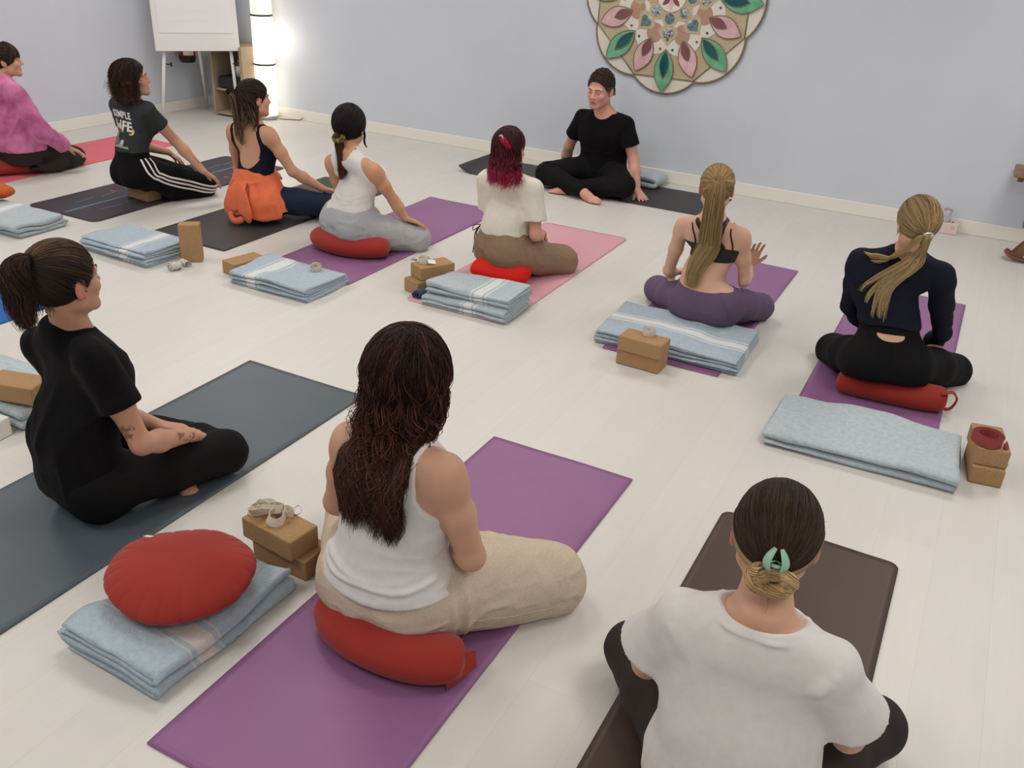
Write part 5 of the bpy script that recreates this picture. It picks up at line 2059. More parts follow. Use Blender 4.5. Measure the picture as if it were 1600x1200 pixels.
def text2d(body, size, offset=.0):
    cu = bpy.data.curves.new('txt', 'FONT')
    cu.body = body
    cu.size = size
    cu.offset = offset
    cu.space_character = 1.12
    cu.align_x = 'CENTER'
    cu.resolution_u = 2
    o = bpy.data.objects.new('txt', cu)
    COL.objects.link(o)
    bpy.context.view_layer.update()
    me = bpy.data.meshes.new_from_object(o.evaluated_get(bpy.context.evaluated_depsgraph_get()))
    P2 = np.array([v.co[:2] for v in me.vertices])
    F = [tuple(f.vertices) for f in me.polygons]
    bpy.data.objects.remove(o)
    bpy.data.curves.remove(cu)
    bpy.data.meshes.remove(me)
    return P2, F


def hl_basic(ears=True, low=-.080, f=.030):
    def fn(x, y, z):
        d = np.maximum(y * .8 - z * .6 - f, -(z - low) * 1.0)
        if ears:
            d = np.maximum(d, .027 - np.sqrt((np.abs(x) - .080) ** 2 + (y + .002) ** 2 + (z + .004) ** 2))
        return d
    return fn


def crown(n_, p, rs, col, r=.001, L_=.03, name=None):
    """a few short loose hairs sticking up from the head"""
    N = rs.normal(size=(n_, 3))
    N[:, 2] = np.abs(N[:, 2]) + .2
    N[:, 1] -= .3
    N /= np.linalg.norm(N, axis=1)[:, None]
    t = np.linspace(0, 1, 7)
    a = p.edir(N, 1.0)
    dirw = N @ p.hR
    side = nrmz(A3(1, .3, 0)) * rs.normal(0, 1, (n_, 1))
    P_ = a[:, None] + dirw[:, None] * (L_ * t ** .8)[None, :, None] * rs.uniform(.1, 1, (n_, 1, 1)) + side[:, None] * (L_ * .4 * t ** 2)[None, :, None]
    R = r * (1 - .8 * t)[None] * np.ones((n_, 1))
    return tubes(P_, R, hcol(n_, 7, col, col, rs), 3)


# fabrics
m_blackknit = mat('black_jersey', (17, 16, 17), rough=.92, noise=(60, (21, 20, 21), .7), bump=(350, .35, .001), spec=.1, sheen=.03)
m_blacklegging = mat('black_leggings', (18, 17, 18), rough=.8, bump=(400, .2, .0008), spec=.15)
m_white = mat('white_enamel')
m_whitecot = mat('white_cotton', (226, 222, 218), rough=.9, noise=(40, (218, 214, 210), .6), bump=(350, .3, .001), spec=.15)
m_cream = mat('cream_cotton', (228, 222, 208), rough=.9, noise=(40, (220, 213, 198), .6), bump=(350, .3, .001), spec=.15)
m_navy = mat('navy_jersey', (24, 26, 40), rough=.8, bump=(350, .25, .001), spec=.15)
m_navyleg = mat('navy_leggings', (30, 38, 60), rough=.8, bump=(350, .25, .001), spec=.25)
m_greyjog = mat('grey_marl', (182, 184, 186), rough=.92, noise=(150, (166, 168, 171), .9), bump=(350, .4, .001), spec=.1)
m_linen = mat('oatmeal_linen', (212, 196, 176), rough=.95, noise=(170, (200, 182, 160), .8), bump=(380, .6, .0012), spec=.1)
m_brown = mat('taupe_cotton', (146, 122, 99), rough=.9, noise=(60, (137, 113, 91), .7), bump=(300, .4, .001), spec=.15)
m_plum = mat('plum_leggings', (102, 84, 110), rough=.75, noise=(30, (96, 78, 104), .6), bump=(350, .2, .0008), spec=.25)
m_charc = mat('charcoal_jersey', (58, 62, 62), rough=.9, noise=(60, (52, 55, 55), .7), bump=(300, .3, .001), spec=.15)
m_umber = mat('umber_leggings', (50, 42, 40), rough=.8, noise=(30, (45, 38, 36), .6), bump=(350, .25, .001), spec=.25)
m_orange = mat('orange_fleece', (236, 120, 82), rough=.95, noise=(20, (228, 112, 76), .6), bump=(250, .5, .0015), spec=.1, sheen=.2)
m_tiedye = mat('tie_dye_pink', (220, 132, 176), rough=.92, noise=(6, (160, 70, 116), .95, 5), bump=(200, .5, .0015), spec=.1, sheen=.2)
m_blackvinyl = mat('black_sport_fabric', (22, 22, 24), rough=.4, spec=.4)
m_bandgrey = mat('grey_bra_strap', (158, 152, 148), rough=.7)
m_skinink = mat('tattoo_ink', (70, 58, 56), rough=.6)

LEGS = ('thighL', 'thighR', 'shinL', 'shinR')


def pants(p, material, off=.005, top=None, shin=.008, ankle=.93, extra=None, wr=None, name='trousers', add=(), k=None, kneeoff=None, wrfn=None, h=None, color=None, fold=.0, sub=(), topfn=None):
    """trousers over hips and legs up to a waistline height"""
    tags = {'hip': off, 'torso': off, 'thighL': off, 'thighR': off, 'shinL': shin, 'shinR': shin}
    if extra:
        tags.update(extra)
    wz = top if top is not None else p.zt(.75)
    tf = topfn or (lambda u, v, Z: Z - wz - .9 * np.clip(v + .0, 0, .12) - .7 * np.clip(np.abs(u) - .13, 0, .1))
    cuts = [lambda X, Y, Z: tf(*p.uv(X, Y, Z), Z)]
    ad = list(add)
    return p.garment(name, material, tags, add=ad, cuts=cuts, wr=wr, wrfn=wrfn, k=k, h=h, color=color, sub=sub)


def dark_tattoo(spots):
    """paint function: ink spots (centre, radius, seed)"""
    def fn(p):
        def paint(V, col):
            for c, r, sd in spots(p):
                d = np.linalg.norm(V - c, axis=1)
                n = vnoise((V - c) * 110 + sd)
                w_ = np.clip((r - d) / .004, 0, 1) * np.clip((n - .02) * 6, 0, 1) * .75
                ink = np.array(lin((92, 72, 64))[:3])
                col = col * (1 - w_[:, None]) + ink * w_[:, None]
            return col
        return paint
    return fn


def build_curly():
    p = Person('curly', 'woman in white tank top and beige trousers with long auburn curls, seen from behind', s_=1.04, headk=1.05, torw=1.17, tord=1.14, look=(-.35, .94, 0), shift=(-.022, .032, -.031), seat=.105, arm=1.16, leg=1.18, jo=dict(wrR=(-.02, .24, .23), wrL=(-.14, .20, .25)),
               skin=(206, 160, 134), h=.0045, hands=dict(R=dict(d=(-.9, .25, -.15), n=(.1, .3, .9), curl=.5), L=dict(d=(.2, .8, -.35), n=(-.2, .3, .9), curl=.4)))
    j = p.j

    def paint(V, col):
        c = p.at(-.150, -.03, j['shL'][2] - .02)
        for k in range(5):
            cc = c + A3(0, 0, .012 * k) + p.lat * .004 * math.sin(k * 2)
            d = np.linalg.norm(V - cc, axis=1)
            w_ = np.clip((.006 - d) / .003, 0, 1) * .6
            col = col * (1 - w_[:, None]) + np.array(lin((80, 76, 84))[:3]) * w_[:, None]
        return col
    p.body(paint)
    # trousers: loose linen
    z0 = p.zt(.30)
    Rk = j['knR']
    fl = []
    hpR = j['hipR']
    d_ = Rk - hpR
    s2 = np.cross(nrmz(d_), (0, 0, 1))
    for t_, am in ((.40, .012), (.47, -.008), (.56, .010), (.63, .006), (.33, .010)):
        c = hpR + d_ * t_
        fl.append(([c + s2 * .11 + A3(0, 0, -.06), c + s2 * .09 + A3(0, 0, .05), c + A3(0, 0, .12), c - s2 * .08 + A3(0, 0, .06)], am, .011))
    for t_, am in ((.10, .010), (.22, .012)):
        c = hpR + d_ * t_
        fl.append(([c + s2 * .12 + A3(0, 0, -.09), c + s2 * .13 + A3(.01, 0, .02), c + A3(0, 0, .10) + s2 * .08], am, .012))
    add = [rc('x', j['hipR'], j['knR'], .112, .098, k=.06), rc('x', j['hipL'], j['knL'], .112, .098, k=.06),
           rc('x', j['knR'], j['knR'] * .4 + j['anR'] * .6, .086, .075, k=.04), rc('x', j['knL'], j['knL'] * .4 + j['anL'] * .6, .086, .075, k=.04)]
    o, V, Q, N = pants(p, m_linen, off=.016, top=z0, shin=.012, add=add, wr=[(.0035, (7, 7, 16), 3), (.0022, (18, 18, 30), 5)], wrfn=p.folds([(q_, am_ * 1.25, ww_) for q_, am_, ww_ in fl]))
    p.strap('drawstring', [p.at(.14, -.03, z0 - .0), p.at(.165, -.01, z0 - .04), p.at(.17, .01, z0 - .02), p.at(.16, .0, z0 + .0)], V, N, .006, m_linen, off=.006)
    p.strap('seam', [hpR + s2 * .10 + A3(0, 0, -.02), hpR + d_ * .35 + s2 * .11 + A3(0, 0, -.02), hpR + d_ * .7 + s2 * .10 + A3(0, 0, -.015), Rk + s2 * .06], V, N, .004, m_linen, off=.001)
    # white tank
    zt, zc, zn = p.zt(.12), j['chest'][2], j['neck'][2]
    shz = (j['shL'][2] + j['shR'][2]) / 2

    def tankcut(X, Y, Z):
        u, v = p.uv(X, Y, Z)
        hem = (zt + .030 - .020 * np.cos(u * 9)) - Z
        h_ = Z - (zc - .035)
        w_ = .185 - .085 * np.clip(h_ / .075, 0, 1) ** .5
        arm = np.where(h_ > 0, np.abs(u) - w_, -1.)
        neck = np.where(v < .02, .072 - np.sqrt(u * u + (Z - zn - .02) ** 2 + .1 * v * v), -1)
        return np.maximum(np.maximum(hem, arm), neck)
    fl = []
    for i, (dz, am, w_) in enumerate(((.025, .012, .010), (.055, .010, .009), (.085, .011, .011), (.12, .006, .010), (.155, .004, .012))):
        zz = zt + dz
        fl.append(([p.at(-.2, -.02, zz + .035), p.at(-.12, -.12, zz + .01), p.at(0, -.15, zz - .008 * (-1) ** i), p.at(.12, -.12, zz + .015), p.at(.2, -.02, zz + .05 + .01 * i)], am, w_))
    fl.append(([p.at(.19, -.02, zc - .05), p.at(.12, -.12, zc - .10), p.at(.0, -.15, zc - .12)], .006, .013))
    fl.append(([p.at(-.19, -.02, zc - .06), p.at(-.12, -.12, zc - .12), p.at(.0, -.15, zc - .15)], .005, .013))
    o, V2, Q2, N2 = p.garment('tank_top', m_whitecot, {'torso': .009, 'shoulder': .006, 'hip': .026, 'bust': .008}, cuts=[tankcut], wr=[(.0018, (6, 6, 22), 2)], wrfn=p.folds([(q_, am_ * 1.25, ww_) for q_, am_, ww_ in fl]), add=[p.loft([(-.8, .045), (0, .036), (.6, .028), (1, .014), (3, .004)], t0=-.4, t1=1.5)])
    # hems
    for q in (-1,):
        pts = [p.at(q * .098, -.02, zn - .01), p.at(q * .105, -.08, zc + .07), p.at(q * .125, -.10, zc + .01), p.at(q * .165, -.06, zc - .034), p.at(q * .175, .0, zc - .038)]
        p.strap('bra_strap', [p.at(q * .118, .0, zn - .02), p.at(q * .124, -.06, zn - .04), p.at(q * .134, -.09, zc + .05), p.at(q * .158, -.08, zc + .0)], p.bodyV, p.bodyN, .012, m_bandgrey, off=.003, th=.002)
    # hair: long auburn waves
    rs = np.random.default_rng(10)
    Vc, Qc = p.hcap(hl_basic(False, -.10, .035), r=(.096, .114, .103))
    rt = [(36, 23, 20), (50, 29, 24), (30, 19, 18)]
    tp = [(72, 43, 34), (52, 34, 28), (92, 58, 45), (40, 28, 24)]
    col_ = back_collide(p, .014, 2.2)
    parts = [(Vc, Qc, capcol(Vc, (40, 22, 18), .3))]
    parts.append(loose(p, 5200, rt, tp, rs, phi=(-2.0, 2.0), drop=.355, r=.0010, m=46, wave=.010, wfreq=4.2, umax=.19, clump=16, out=1.25, er=(.093, .112, .100), part=(.05, .1, 1), exitz=-.45, spread=.0, lenvar=.40, jit=.4, pw=2.0, frizz=.007, coll=col_, gather=-.05, back=.06))
    parts.append(loose(p, 900, [(66, 38, 30)], [(118, 74, 56), (94, 54, 42)], rs, phi=(-2.1, 2.1), drop=.345, r=.0013, m=48, wave=.014, wfreq=4.4, umax=.19, clump=9, er=(.093, .112, .100), out=1.26, part=(.05, .1, 1), exitz=-.4, spread=.01, lenvar=.5, jit=.25, pw=1., frizz=.008, coll=col_, gather=.08, back=.08))
    parts.append(loose(p, 220, rt, tp, rs, phi=(-2.2, 2.2), drop=.34, r=.0006, m=44, wave=.018, wfreq=7, out=1.34, part=(.05, .1, 1), exitz=-.4, spread=.02, lenvar=.7, jit=.3, frizz=.014, coll=col_, gather=.06, back=.07, umax=.15))
    parts.append(crown(70, p, rs, (46, 28, 22), .0007, .022))
    hair_obj(p, parts)
    return p


def build_blacktee():
    p = Person('blacktee', 'woman in black t-shirt and trousers with a dark ponytail on the slate grey mat', s_=1.06, look=(.03, 1., 0), nod=-.02, skin=(196, 146, 120), h=.004, arm=.98, leg=.92, bust=0, torw=.86, tord=.80, shk=.86, jo=dict(wrR=(.16, .29, .225), elR=(.235, .07, .315), elL=(-.17, .10, .33), wrL=(.0, .27, .21), anL=(.035, .285, .045)),
               headk=1.08, hands=dict(R=dict(d=(-.45, .65, -.35), n=(.2, .3, .9), curl=.35), L=dict(d=(.6, .5, -.2), n=(0, .2, 1), curl=.4)),
               feet=dict(L=dict(d=(.88, -.36, -.02), n=(0, 0, 1), side=-1)))
    j = p.j
    sp = dark_tattoo(lambda p: [(j['shR'] * .22 + j['elR'] * .78 + p.lat * .02 - p.fwd * .035, .032, 3), (j['elR'] * .25 + j['wrR'] * .75 + p.lat * .025 + A3(0, 0, .01), .034, 5),
                                (j['elR'] * .05 + j['wrR'] * .95 + p.lat * .02, .022, 8)])(p)
    p.body(sp)
    pants(p, m_blacklegging, off=.010, shin=.012, top=p.zt(.6), wr=[(.002, (6, 6, 14), 2)])
    z0 = p.zt(-.35)
    zn = j['neck'][2]

    def cut(X, Y, Z):
        u, v = p.uv(X, Y, Z)
        hem = (z0 + .0 * u) - Z
        neck = .068 - np.sqrt(u * u * .9 + (v - .02) ** 2 * .8 + (Z - zn - .045) ** 2)
        return np.maximum(hem, neck)
    fl = [([p.at(-.13, -.10, j['chest'][2] + .05), p.at(-.10, -.14, j['waist'][2] + .02), p.at(-.12, -.15, z0 + .08)], .006, .02),
          ([p.at(.02, -.12, j['chest'][2] + .02), p.at(.0, -.15, j['waist'][2]), p.at(-.02, -.16, z0 + .08)], .005, .022),
          ([p.at(.16, -.02, j['chest'][2] - .03), p.at(.12, -.10, j['waist'][2] + .05), p.at(.06, -.14, j['waist'][2] - .06)], .006, .018)]
    add = [p.loft([(-.8, .02, .012), (0, .022, .016), (.5, .034, .032), (1, .050, .048), (1.5, .050, .048), (2, .036, .038), (2.6, .020, .022), (3, .006)], t0=-.7, shift=-.032),
           p.sleeve('R', .52, .056, .066), p.sleeve('L', .52, .054, .060)]
    p.garment('t_shirt', m_blackknit, {'torso': .012, 'shoulder': .010, 'hip': .007, 'bust': .008}, k=.045, add=add, cuts=[cut], wr=[(.003, (9, 9, 4), 4), (.0015, (20, 20, 10), 6)], wrfn=p.folds([(q_, am_ * 1.6, ww_) for q_, am_, ww_ in fl]))
    rs = np.random.default_rng(9)
    hl = hl_basic(True, -.070, .036)
    Vc, Qc = p.hcap(hl, r=(.081, .103, .094))
    rt = [(40, 28, 24), (52, 36, 30), (34, 24, 20)]
    parts = [(Vc, Qc, capcol(Vc, (38, 27, 23), .25))]
    tie = (0, -.80, .60)
    parts.append(gathered(p, 4200, tie, hl, rt, [(44, 32, 26), (60, 44, 36)], rs, r=.0009, m=14, jit=.15, kq=4))
    parts.append(gathered(p, 160, tie, lambda x, y, z: np.maximum(hl(x, y, z), .03 - y), (96, 70, 52), (120, 92, 70), rs, r=.0007, m=14, jit=.2, lift=1.03))
    T = p.edir(nrmz(tie), 1.02)
    b = p.hf
    b = nrmz(b - p.hr * .25)
    pth = [T, T - b * .020 + A3(0, 0, .008), T - b * .046 + A3(0, 0, -.006), T - b * .056 + A3(0, 0, -.045), T - b * .052 + A3(0, 0, -.095), T - b * .046 + A3(0, 0, -.15), T - b * .034 + A3(0, 0, -.20)]
    parts.append(tail(pth, 3000, lambda t: .013 + .031 * np.sin(np.clip(t * 1.25, 0, 1) * math.pi * .62) ** .8 * (1 - .5 * np.clip((t - .75) / .25, 0, 1)), rt, [(70, 50, 40), (96, 70, 54), (50, 36, 30)], rs, r=.0010, wave=.006, wfreq=1.4, lenvar=.42, jit=.16, clump=40))
    # wisps at the nape
    nn = 60
    t = np.linspace(0, 1, 8)
    a = p.edir(np.array([nrmz((x, -.75, -.75)) for x in rs.uniform(-.7, .7, nn)]), 1.0)
    P_ = a[:, None] + A3(0, 0, -1) * (.045 * t)[None, :, None] * rs.uniform(.3, 1, (nn, 1, 1)) + rs.normal(0, .006, (nn, 1, 3)) * t[None, :, None]
    parts.append(tubes(P_, .0008 * np.ones((nn, 8)), hcol(nn, 8, (50, 36, 30), (70, 50, 40), rs), 3))
    parts.append(crown(50, p, rs, (50, 36, 30), .0006, .014))
    hair_obj(p, parts)
    ringp = [T + (p.hr * math.cos(a) + nrmz(p.hu * .8 + p.hf * .5) * math.sin(a)) * .017 for a in np.linspace(0, 2 * math.pi, 20, endpoint=False)]
    tube('hair_tie', np.array(ringp), .010, m_blackknit, p.empty, n=10, closed=True, upv=p.hf)
    p.eyes()
    return p


def build_bun():
    p = Person('bun', 'woman in loose white t-shirt with low blonde bun and green claw clip, at the bottom', s_=1.02, lata=1, look=(-.16, .98, 0), nod=.22, skin=(206, 160, 134), h=.0045, headk=1.04, bust=.6, shk=.92, jo=dict(elL=(-.235, .05, .33), elR=(.225, .05, .33)),
               hands=dict(R=dict(d=(-.3, .8, -.2), n=(0, 0, 1), curl=.4), L=dict(d=(.3, .8, -.2), n=(0, 0, 1), curl=.4)))
    j = p.j
    # wide relaxed shoulders
    p.body()
    pants(p, m_umber, off=.006, shin=.007, top=p.zt(.6), wr=[(.0015, (6, 6, 14), 2)])
    zn = j['neck'][2]
    z0 = p.zt(-.3)

    def cut(X, Y, Z):
        u, v = p.uv(X, Y, Z)
        hem = z0 - Z + 0 * u
        neck = .076 - np.sqrt(u * u * .62 + (v - .015) ** 2 * .7 + (Z - zn - .045) ** 2)
        return np.maximum(hem, neck)
    add = [p.loft([(-.8, .035), (0, .03), (.5, .045), (1, .060, .045), (1.5, .048, .036), (2, .034, .026), (2.5, .030, .022), (2.8, .022, .012), (3, .006)], t0=-.4)]
    for e in 'RL':
        a, b = j['sh' + e], j['el' + e]
        out = p.lat * (1 if e == 'R' else -1)
        c = a + (b - a) * .64 + out * .022
        add.append(rc('sleeve', a + A3(0, 0, -.010), c, .046, .072, k=.05, flat=True))
    zc = j['chest'][2]
    fl = [([p.at(-.17, -.08, zc + .11), p.at(-.12, -.15, zc + .02), p.at(-.06, -.17, zc - .10)], .008, .020),
          ([p.at(.17, -.08, zc + .10), p.at(.13, -.15, zc), p.at(.10, -.16, zc - .14)], .009, .020),
          ([p.at(.02, -.14, zc + .10), p.at(-.03, -.17, zc - .0), p.at(-.10, -.17, zc - .16)], .006, .024),
          ([p.at(.100 * math.sin(a), .015 - .100 * math.cos(a), zn - .012 + .016 * math.cos(a)) for a in np.linspace(-2.0, 2.0, 14)], .0045, .008),
          ([p.at(.06, -.16, zc - .05), p.at(.03, -.18, zc - .16), p.at(.05, -.17, zc - .24)], .007, .02)]
    o, V, Q, N = p.garment('t_shirt', m_whitecot, {'torso': .010, 'shoulder': .005, 'hip': .02, 'bust': .01}, k=.06, add=add, cuts=[cut], wr=[(.003, (7, 7, 3), 8), (.0012, (16, 16, 9), 6)], wrfn=p.folds([(q_, am_ * 2.3, ww_ * .8) for q_, am_, ww_ in fl]), smooth=2)
    for e in 'RL':
        a, b = j['sh' + e], j['el' + e]
        out = p.lat * (1 if e == 'R' else -1)
        c = a + (b - a) * .72 + out * .028
        ax = nrmz(c - a)
        x1 = nrmz(np.cross(ax, (0, 1, .2)))
        y1 = np.cross(ax, x1)
    # hair
    rs = np.random.default_rng(11)
    hl = hl_basic(False, -.072, .036)
    Vc, Qc = p.hcap(hl, r=(.084, .106, .096))
    rt = [(48, 34, 28), (56, 40, 32), (42, 30, 26)]
    parts = []
    L = p.L
    zl = ((Vc - p.H) @ p.hR.T)[:, 2]
    parts.append((Vc, Qc, capcol(Vc, (44, 32, 26), .25)))
    tie = (0.05, -.80, -.62)
    # long strands from the parting to the nape, blonde towards the ends
    parts.append(gathered(p, 6500, tie, hl, rt, [(60, 44, 36), (74, 54, 42), (56, 41, 34), (98, 74, 54)], rs, r=.0008, m=18, jit=.18, wob=.010))
    # blonde face-framing locks sweeping back over each side
    for q in (-1, 1):
        nn = 260
        n0 = np.array([nrmz((q * rs.uniform(.9, 1.), rs.uniform(-.1, .45), rs.uniform(-.35, .1))) for _ in range(nn)])
        t = np.linspace(0, 1, 16)
        D_ = slerp(n0, np.tile(nrmz(tie), (nn, 1)), t)
        D_[:, :, 2] -= (.10 * np.sin(math.pi * t))[None]
        D_ /= np.linalg.norm(D_, axis=2)[..., None]
        loc = (np.array((0, -.014, .03)) + D_ * np.array((.084, .106, .096)) * (1.03 + rs.uniform(0, .03, (nn, 1, 1)))) * p.hk
        parts.append(tubes(p.H + loc @ p.hR, .0009 * np.ones((nn, 16)), hcol(nn, 16, [(96, 70, 50), (150, 118, 84)], [(214, 182, 136), (180, 146, 104)], rs, jit=.15, pw=.6), 3))
    T = p.edir(nrmz(tie), 1.10)
    bl = [(206, 172, 122), (176, 140, 96), (146, 112, 78), (222, 192, 146)]
    # twisted bun: two interleaved loops lying across the nape
    for lo_, (rx, rz_, ph) in enumerate(((.040, .020, 0), (.036, .017, 2.2), (.026, .012, 4.0))):
        cc = T - p.hf * (.012 + .004 * lo_) - p.hu * .008
        pth = [cc + p.hr * rx * math.cos(a + ph) + p.hu * rz_ * math.sin(a + ph) - p.hf * (.012 * math.sin(2 * a + ph)) for a in np.linspace(0, 2 * math.pi * .97, 12)]
        parts.append(tail(pth, 800, lambda t: .0125 + 0 * t, bl, bl, rs, r=.0009, m=36, wave=.0015, lenvar=.05, jit=.14, clump=0))
    pth = [T + p.hu * .0 - p.hf * .01, T - p.hu * .05 - p.hf * .014, T - p.hu * .085 - p.hf * .008]
    parts.append(tail(pth, 14, lambda t: .004 + .004 * t, (150, 116, 80), (200, 164, 116), rs, r=.0006, m=12, lenvar=.5))
    parts.append(crown(50, p, rs, (60, 44, 36), .0005, .010))
    hair_obj(p, parts, rough=.36)
    # claw clip
    m_mint = mat('mint_plastic', (150, 192, 168), rough=.3, spec=.5)
    C = T + p.hu * .030 - p.hf * .012
    clip = None
    for q in (-1, 1):
        pts = []
        for t in np.linspace(0, 1, 12):
            pts.append(C + p.hr * q * (.006 + .012 * math.sin(math.pi * t)) + p.hu * (.034 - .058 * t) - p.hf * (.010 + .010 * math.sin(math.pi * t)))
        rr = np.array([[.0015 + .0085 * math.sin(math.pi * min(1, .12 + t * .8)), .0018] for t in np.linspace(0, 1, 12)])
        V_, Q_ = sweep(pts, rr, 8, upv=nrmz(-p.hf + p.hr * q * .8))
        ob = mesh_py('claw_clip', V_, Q_, m_mint, clip or p.empty, smooth=True)
        clip = clip or ob
        for k in range(4):
            a0 = C + p.hr * q * .012 + p.hu * (.004 - .010 * k) - p.hf * .012
            tube('claw_tooth', np.array([a0, a0 - p.hr * q * .006 + p.hf * .004, a0 - p.hr * q * .012 + p.hf * .012]), .0018, m_mint, clip, n=6)
    tube('clip_spring', np.array([C - p.hr * .009 - p.hf * .018, C - p.hf * .020, C + p.hr * .009 - p.hf * .018]), .0040, m_mint, clip, n=8)
    return p


def build_blondnavy():
    p = Person('blondnavy', 'blonde woman in a long-sleeved navy top and black leggings, furthest right', s_=1.05, lata=2, shift=(-.004, .111, -.050), seat=.068, torw=.98, arm=.95, leg=1.04, look=(-.38, .92, 0), nod=.10, tilt=.10, skin=(214, 168, 140), h=.005,
               hands=dict(R=dict(d=(-.5, .7, -.4), n=(0, .3, 1), curl=.5), L=dict(d=(.3, .8, -.3), n=(0, .3, 1), curl=.5)))
    j = p.j
    p.body()
    zw = p.zt(1.05)
    zc_, w0 = p.zt(.82), .055

    def top(u, v, Z):
        d = Z - zw + 0 * u
        # crescent opening at the small of the back
        hole = np.maximum(np.maximum(zc_ - .024 * np.sqrt(np.clip(1 - (u / .062) ** 2, 0, 1)) * 1.0 - Z, Z - zc_ - .004), np.abs(u) - .060)
        hole = np.where(v < 0, -hole, -1)
        return np.maximum(d, hole)
    o, V, Q, N = pants(p, m_blacklegging, off=.005, shin=.006, topfn=top, name='leggings', extra={'footL': .004, 'footR': .004}, wr=[(.0012, (6, 6, 14), 3)], h=.004)
    z1 = p.zt(1.0)

    def cut(X, Y, Z):
        u, v = p.uv(X, Y, Z)
        zn = j['neck'][2]
        return np.maximum(z1 + .01 * np.cos(u * 20) - Z, .060 - np.sqrt(u * u * .8 + (v - .02) ** 2 + (Z - zn - .035) ** 2))
    fl = [([p.at(.15, -.05, j['chest'][2]), p.at(.10, -.10, j['chest'][2] - .05), p.at(.02, -.12, j['chest'][2] - .09)], .005, .014),
          ([p.at(-.15, -.05, j['chest'][2]), p.at(-.10, -.10, j['chest'][2] - .06), p.at(-.02, -.12, j['chest'][2] - .10)], .005, .014)]
    p.garment('long_sleeve_top', m_navy, {'torso': .009, 'shoulder': .006, 'bust': .006, 'uarmL': .006, 'uarmR': .006}, tags2={'uarmL': .006, 'uarmR': .006, 'farmL': .007, 'farmR': .007}, cuts=[cut], wr=[(.0016, (7, 7, 16), 9)], wrfn=p.folds(fl),
              add=[p.loft([(-.8, .0), (1, .014), (2, .008), (3, .0)], t0=.8, t1=2.5)])
    rs = np.random.default_rng(8)
    hl = hl_basic(True, -.072, .034)
    Vc, Qc = p.hcap(hl, r=(.082, .104, .094))
    rt = [(128, 106, 76), (150, 126, 92), (108, 88, 62)]
    bl = [(206, 180, 134), (188, 158, 112), (168, 138, 98)]
    parts = [(Vc, Qc, capcol(Vc, (118, 96, 68), .2))]
    tie = (.10, -.78, -.52)
    parts.append(gathered(p, 1100, tie, hl, rt, bl + [(140, 114, 80)], rs, r=.0019, m=14, jit=.16, wob=.015))
    T = p.edir(nrmz(tie), 1.06)
    zb = j['chest'][2]
    zn = j['neck'][2]
    ut, vt = p.uv(T[0], T[1], T[2])
    for (ue, ze, nn, rd, bow) in ((-.090, -.075, 170, .013, .020), (-.068, -.115, 200, .014, .022), (-.045, -.135, 170, .013, .022), (-.022, -.100, 140, .012, .020), (-.110, -.030, 70, .009, .016),
                                  (.002, -.070, 90, .010, .022), (.022, -.020, 40, .007, .026), (-.080, -.140, 40, .007, .012), (-.03, -.155, 36, .006, .03)):
        pth = [T, T - p.hf * .010 + A3(0, 0, -.018)]
        for t_ in (.25, .45, .65, .85, 1.0):
            u_ = ut + (ue - ut) * t_ ** 1.15 + bow * math.sin(math.pi * t_)
            z_ = T[2] + (zb + ze - T[2]) * t_
            pth.append(p.at(u_, -.108 - .018 * math.sin(math.pi * min(1, t_ * .9)), z_))
        parts.append(tail(pth, nn, lambda t, rd=rd: .009 + (rd - .004) * np.clip(t * 2.0, 0, 1) - rd * .5 * np.clip((t - .6) / .4, 0, 1), rt + bl, bl + [(222, 198, 156)], rs, r=.0014, wave=.003, wfreq=1.3, lenvar=.40, jit=.15, flat=.5, flatdir=p.fwd, clump=8))
    for (uu, zz, nn) in ((-.145, -.018, 110), (-.130, -.030, 90), (-.115, -.052, 50)):
        pth = [T, T + A3(0, 0, -.012) - p.hr * .03, p.at(-.055, -.085, zn - .012), p.at(uu * .75, -.082, zn + zz * .8), p.at(uu, -.050, zn + zz - .008), p.at(uu - .01, .0, zn + zz - .012)]
        parts.append(tail(pth, nn, lambda t: .009 + .004 * np.clip(t * 2, 0, 1), bl, bl, rs, r=.0016, wave=.003, lenvar=.15, jit=.16, flat=.5))
    hair_obj(p, parts, rough=.38)
    m_silver = mat('silver_clip', (206, 206, 210), rough=.25, metal=.8)
    rg = [T + (p.hr * math.cos(a) * .017 + p.hu * math.sin(a) * .008) - p.hf * .006 for a in np.linspace(0, 2 * math.pi, 16, endpoint=False)]
    tube('hair_tie', np.array(rg), .006, m_silver, p.empty, n=8, closed=True, upv=p.hf)
    m_pearl = mat('pearl', (238, 232, 226), rough=.2)
    for q in (-1, 1):
        bm = bmesh.new()
        bmesh.ops.create_uvsphere(bm, u_segments=12, v_segments=8, radius=.0055, matrix=Matrix.Translation(Vector(p.L(q * .083, .0, -.038))))
        bm_obj('earring', bm, m_pearl, p.empty, smooth=True)
    p.eyes()
    return p


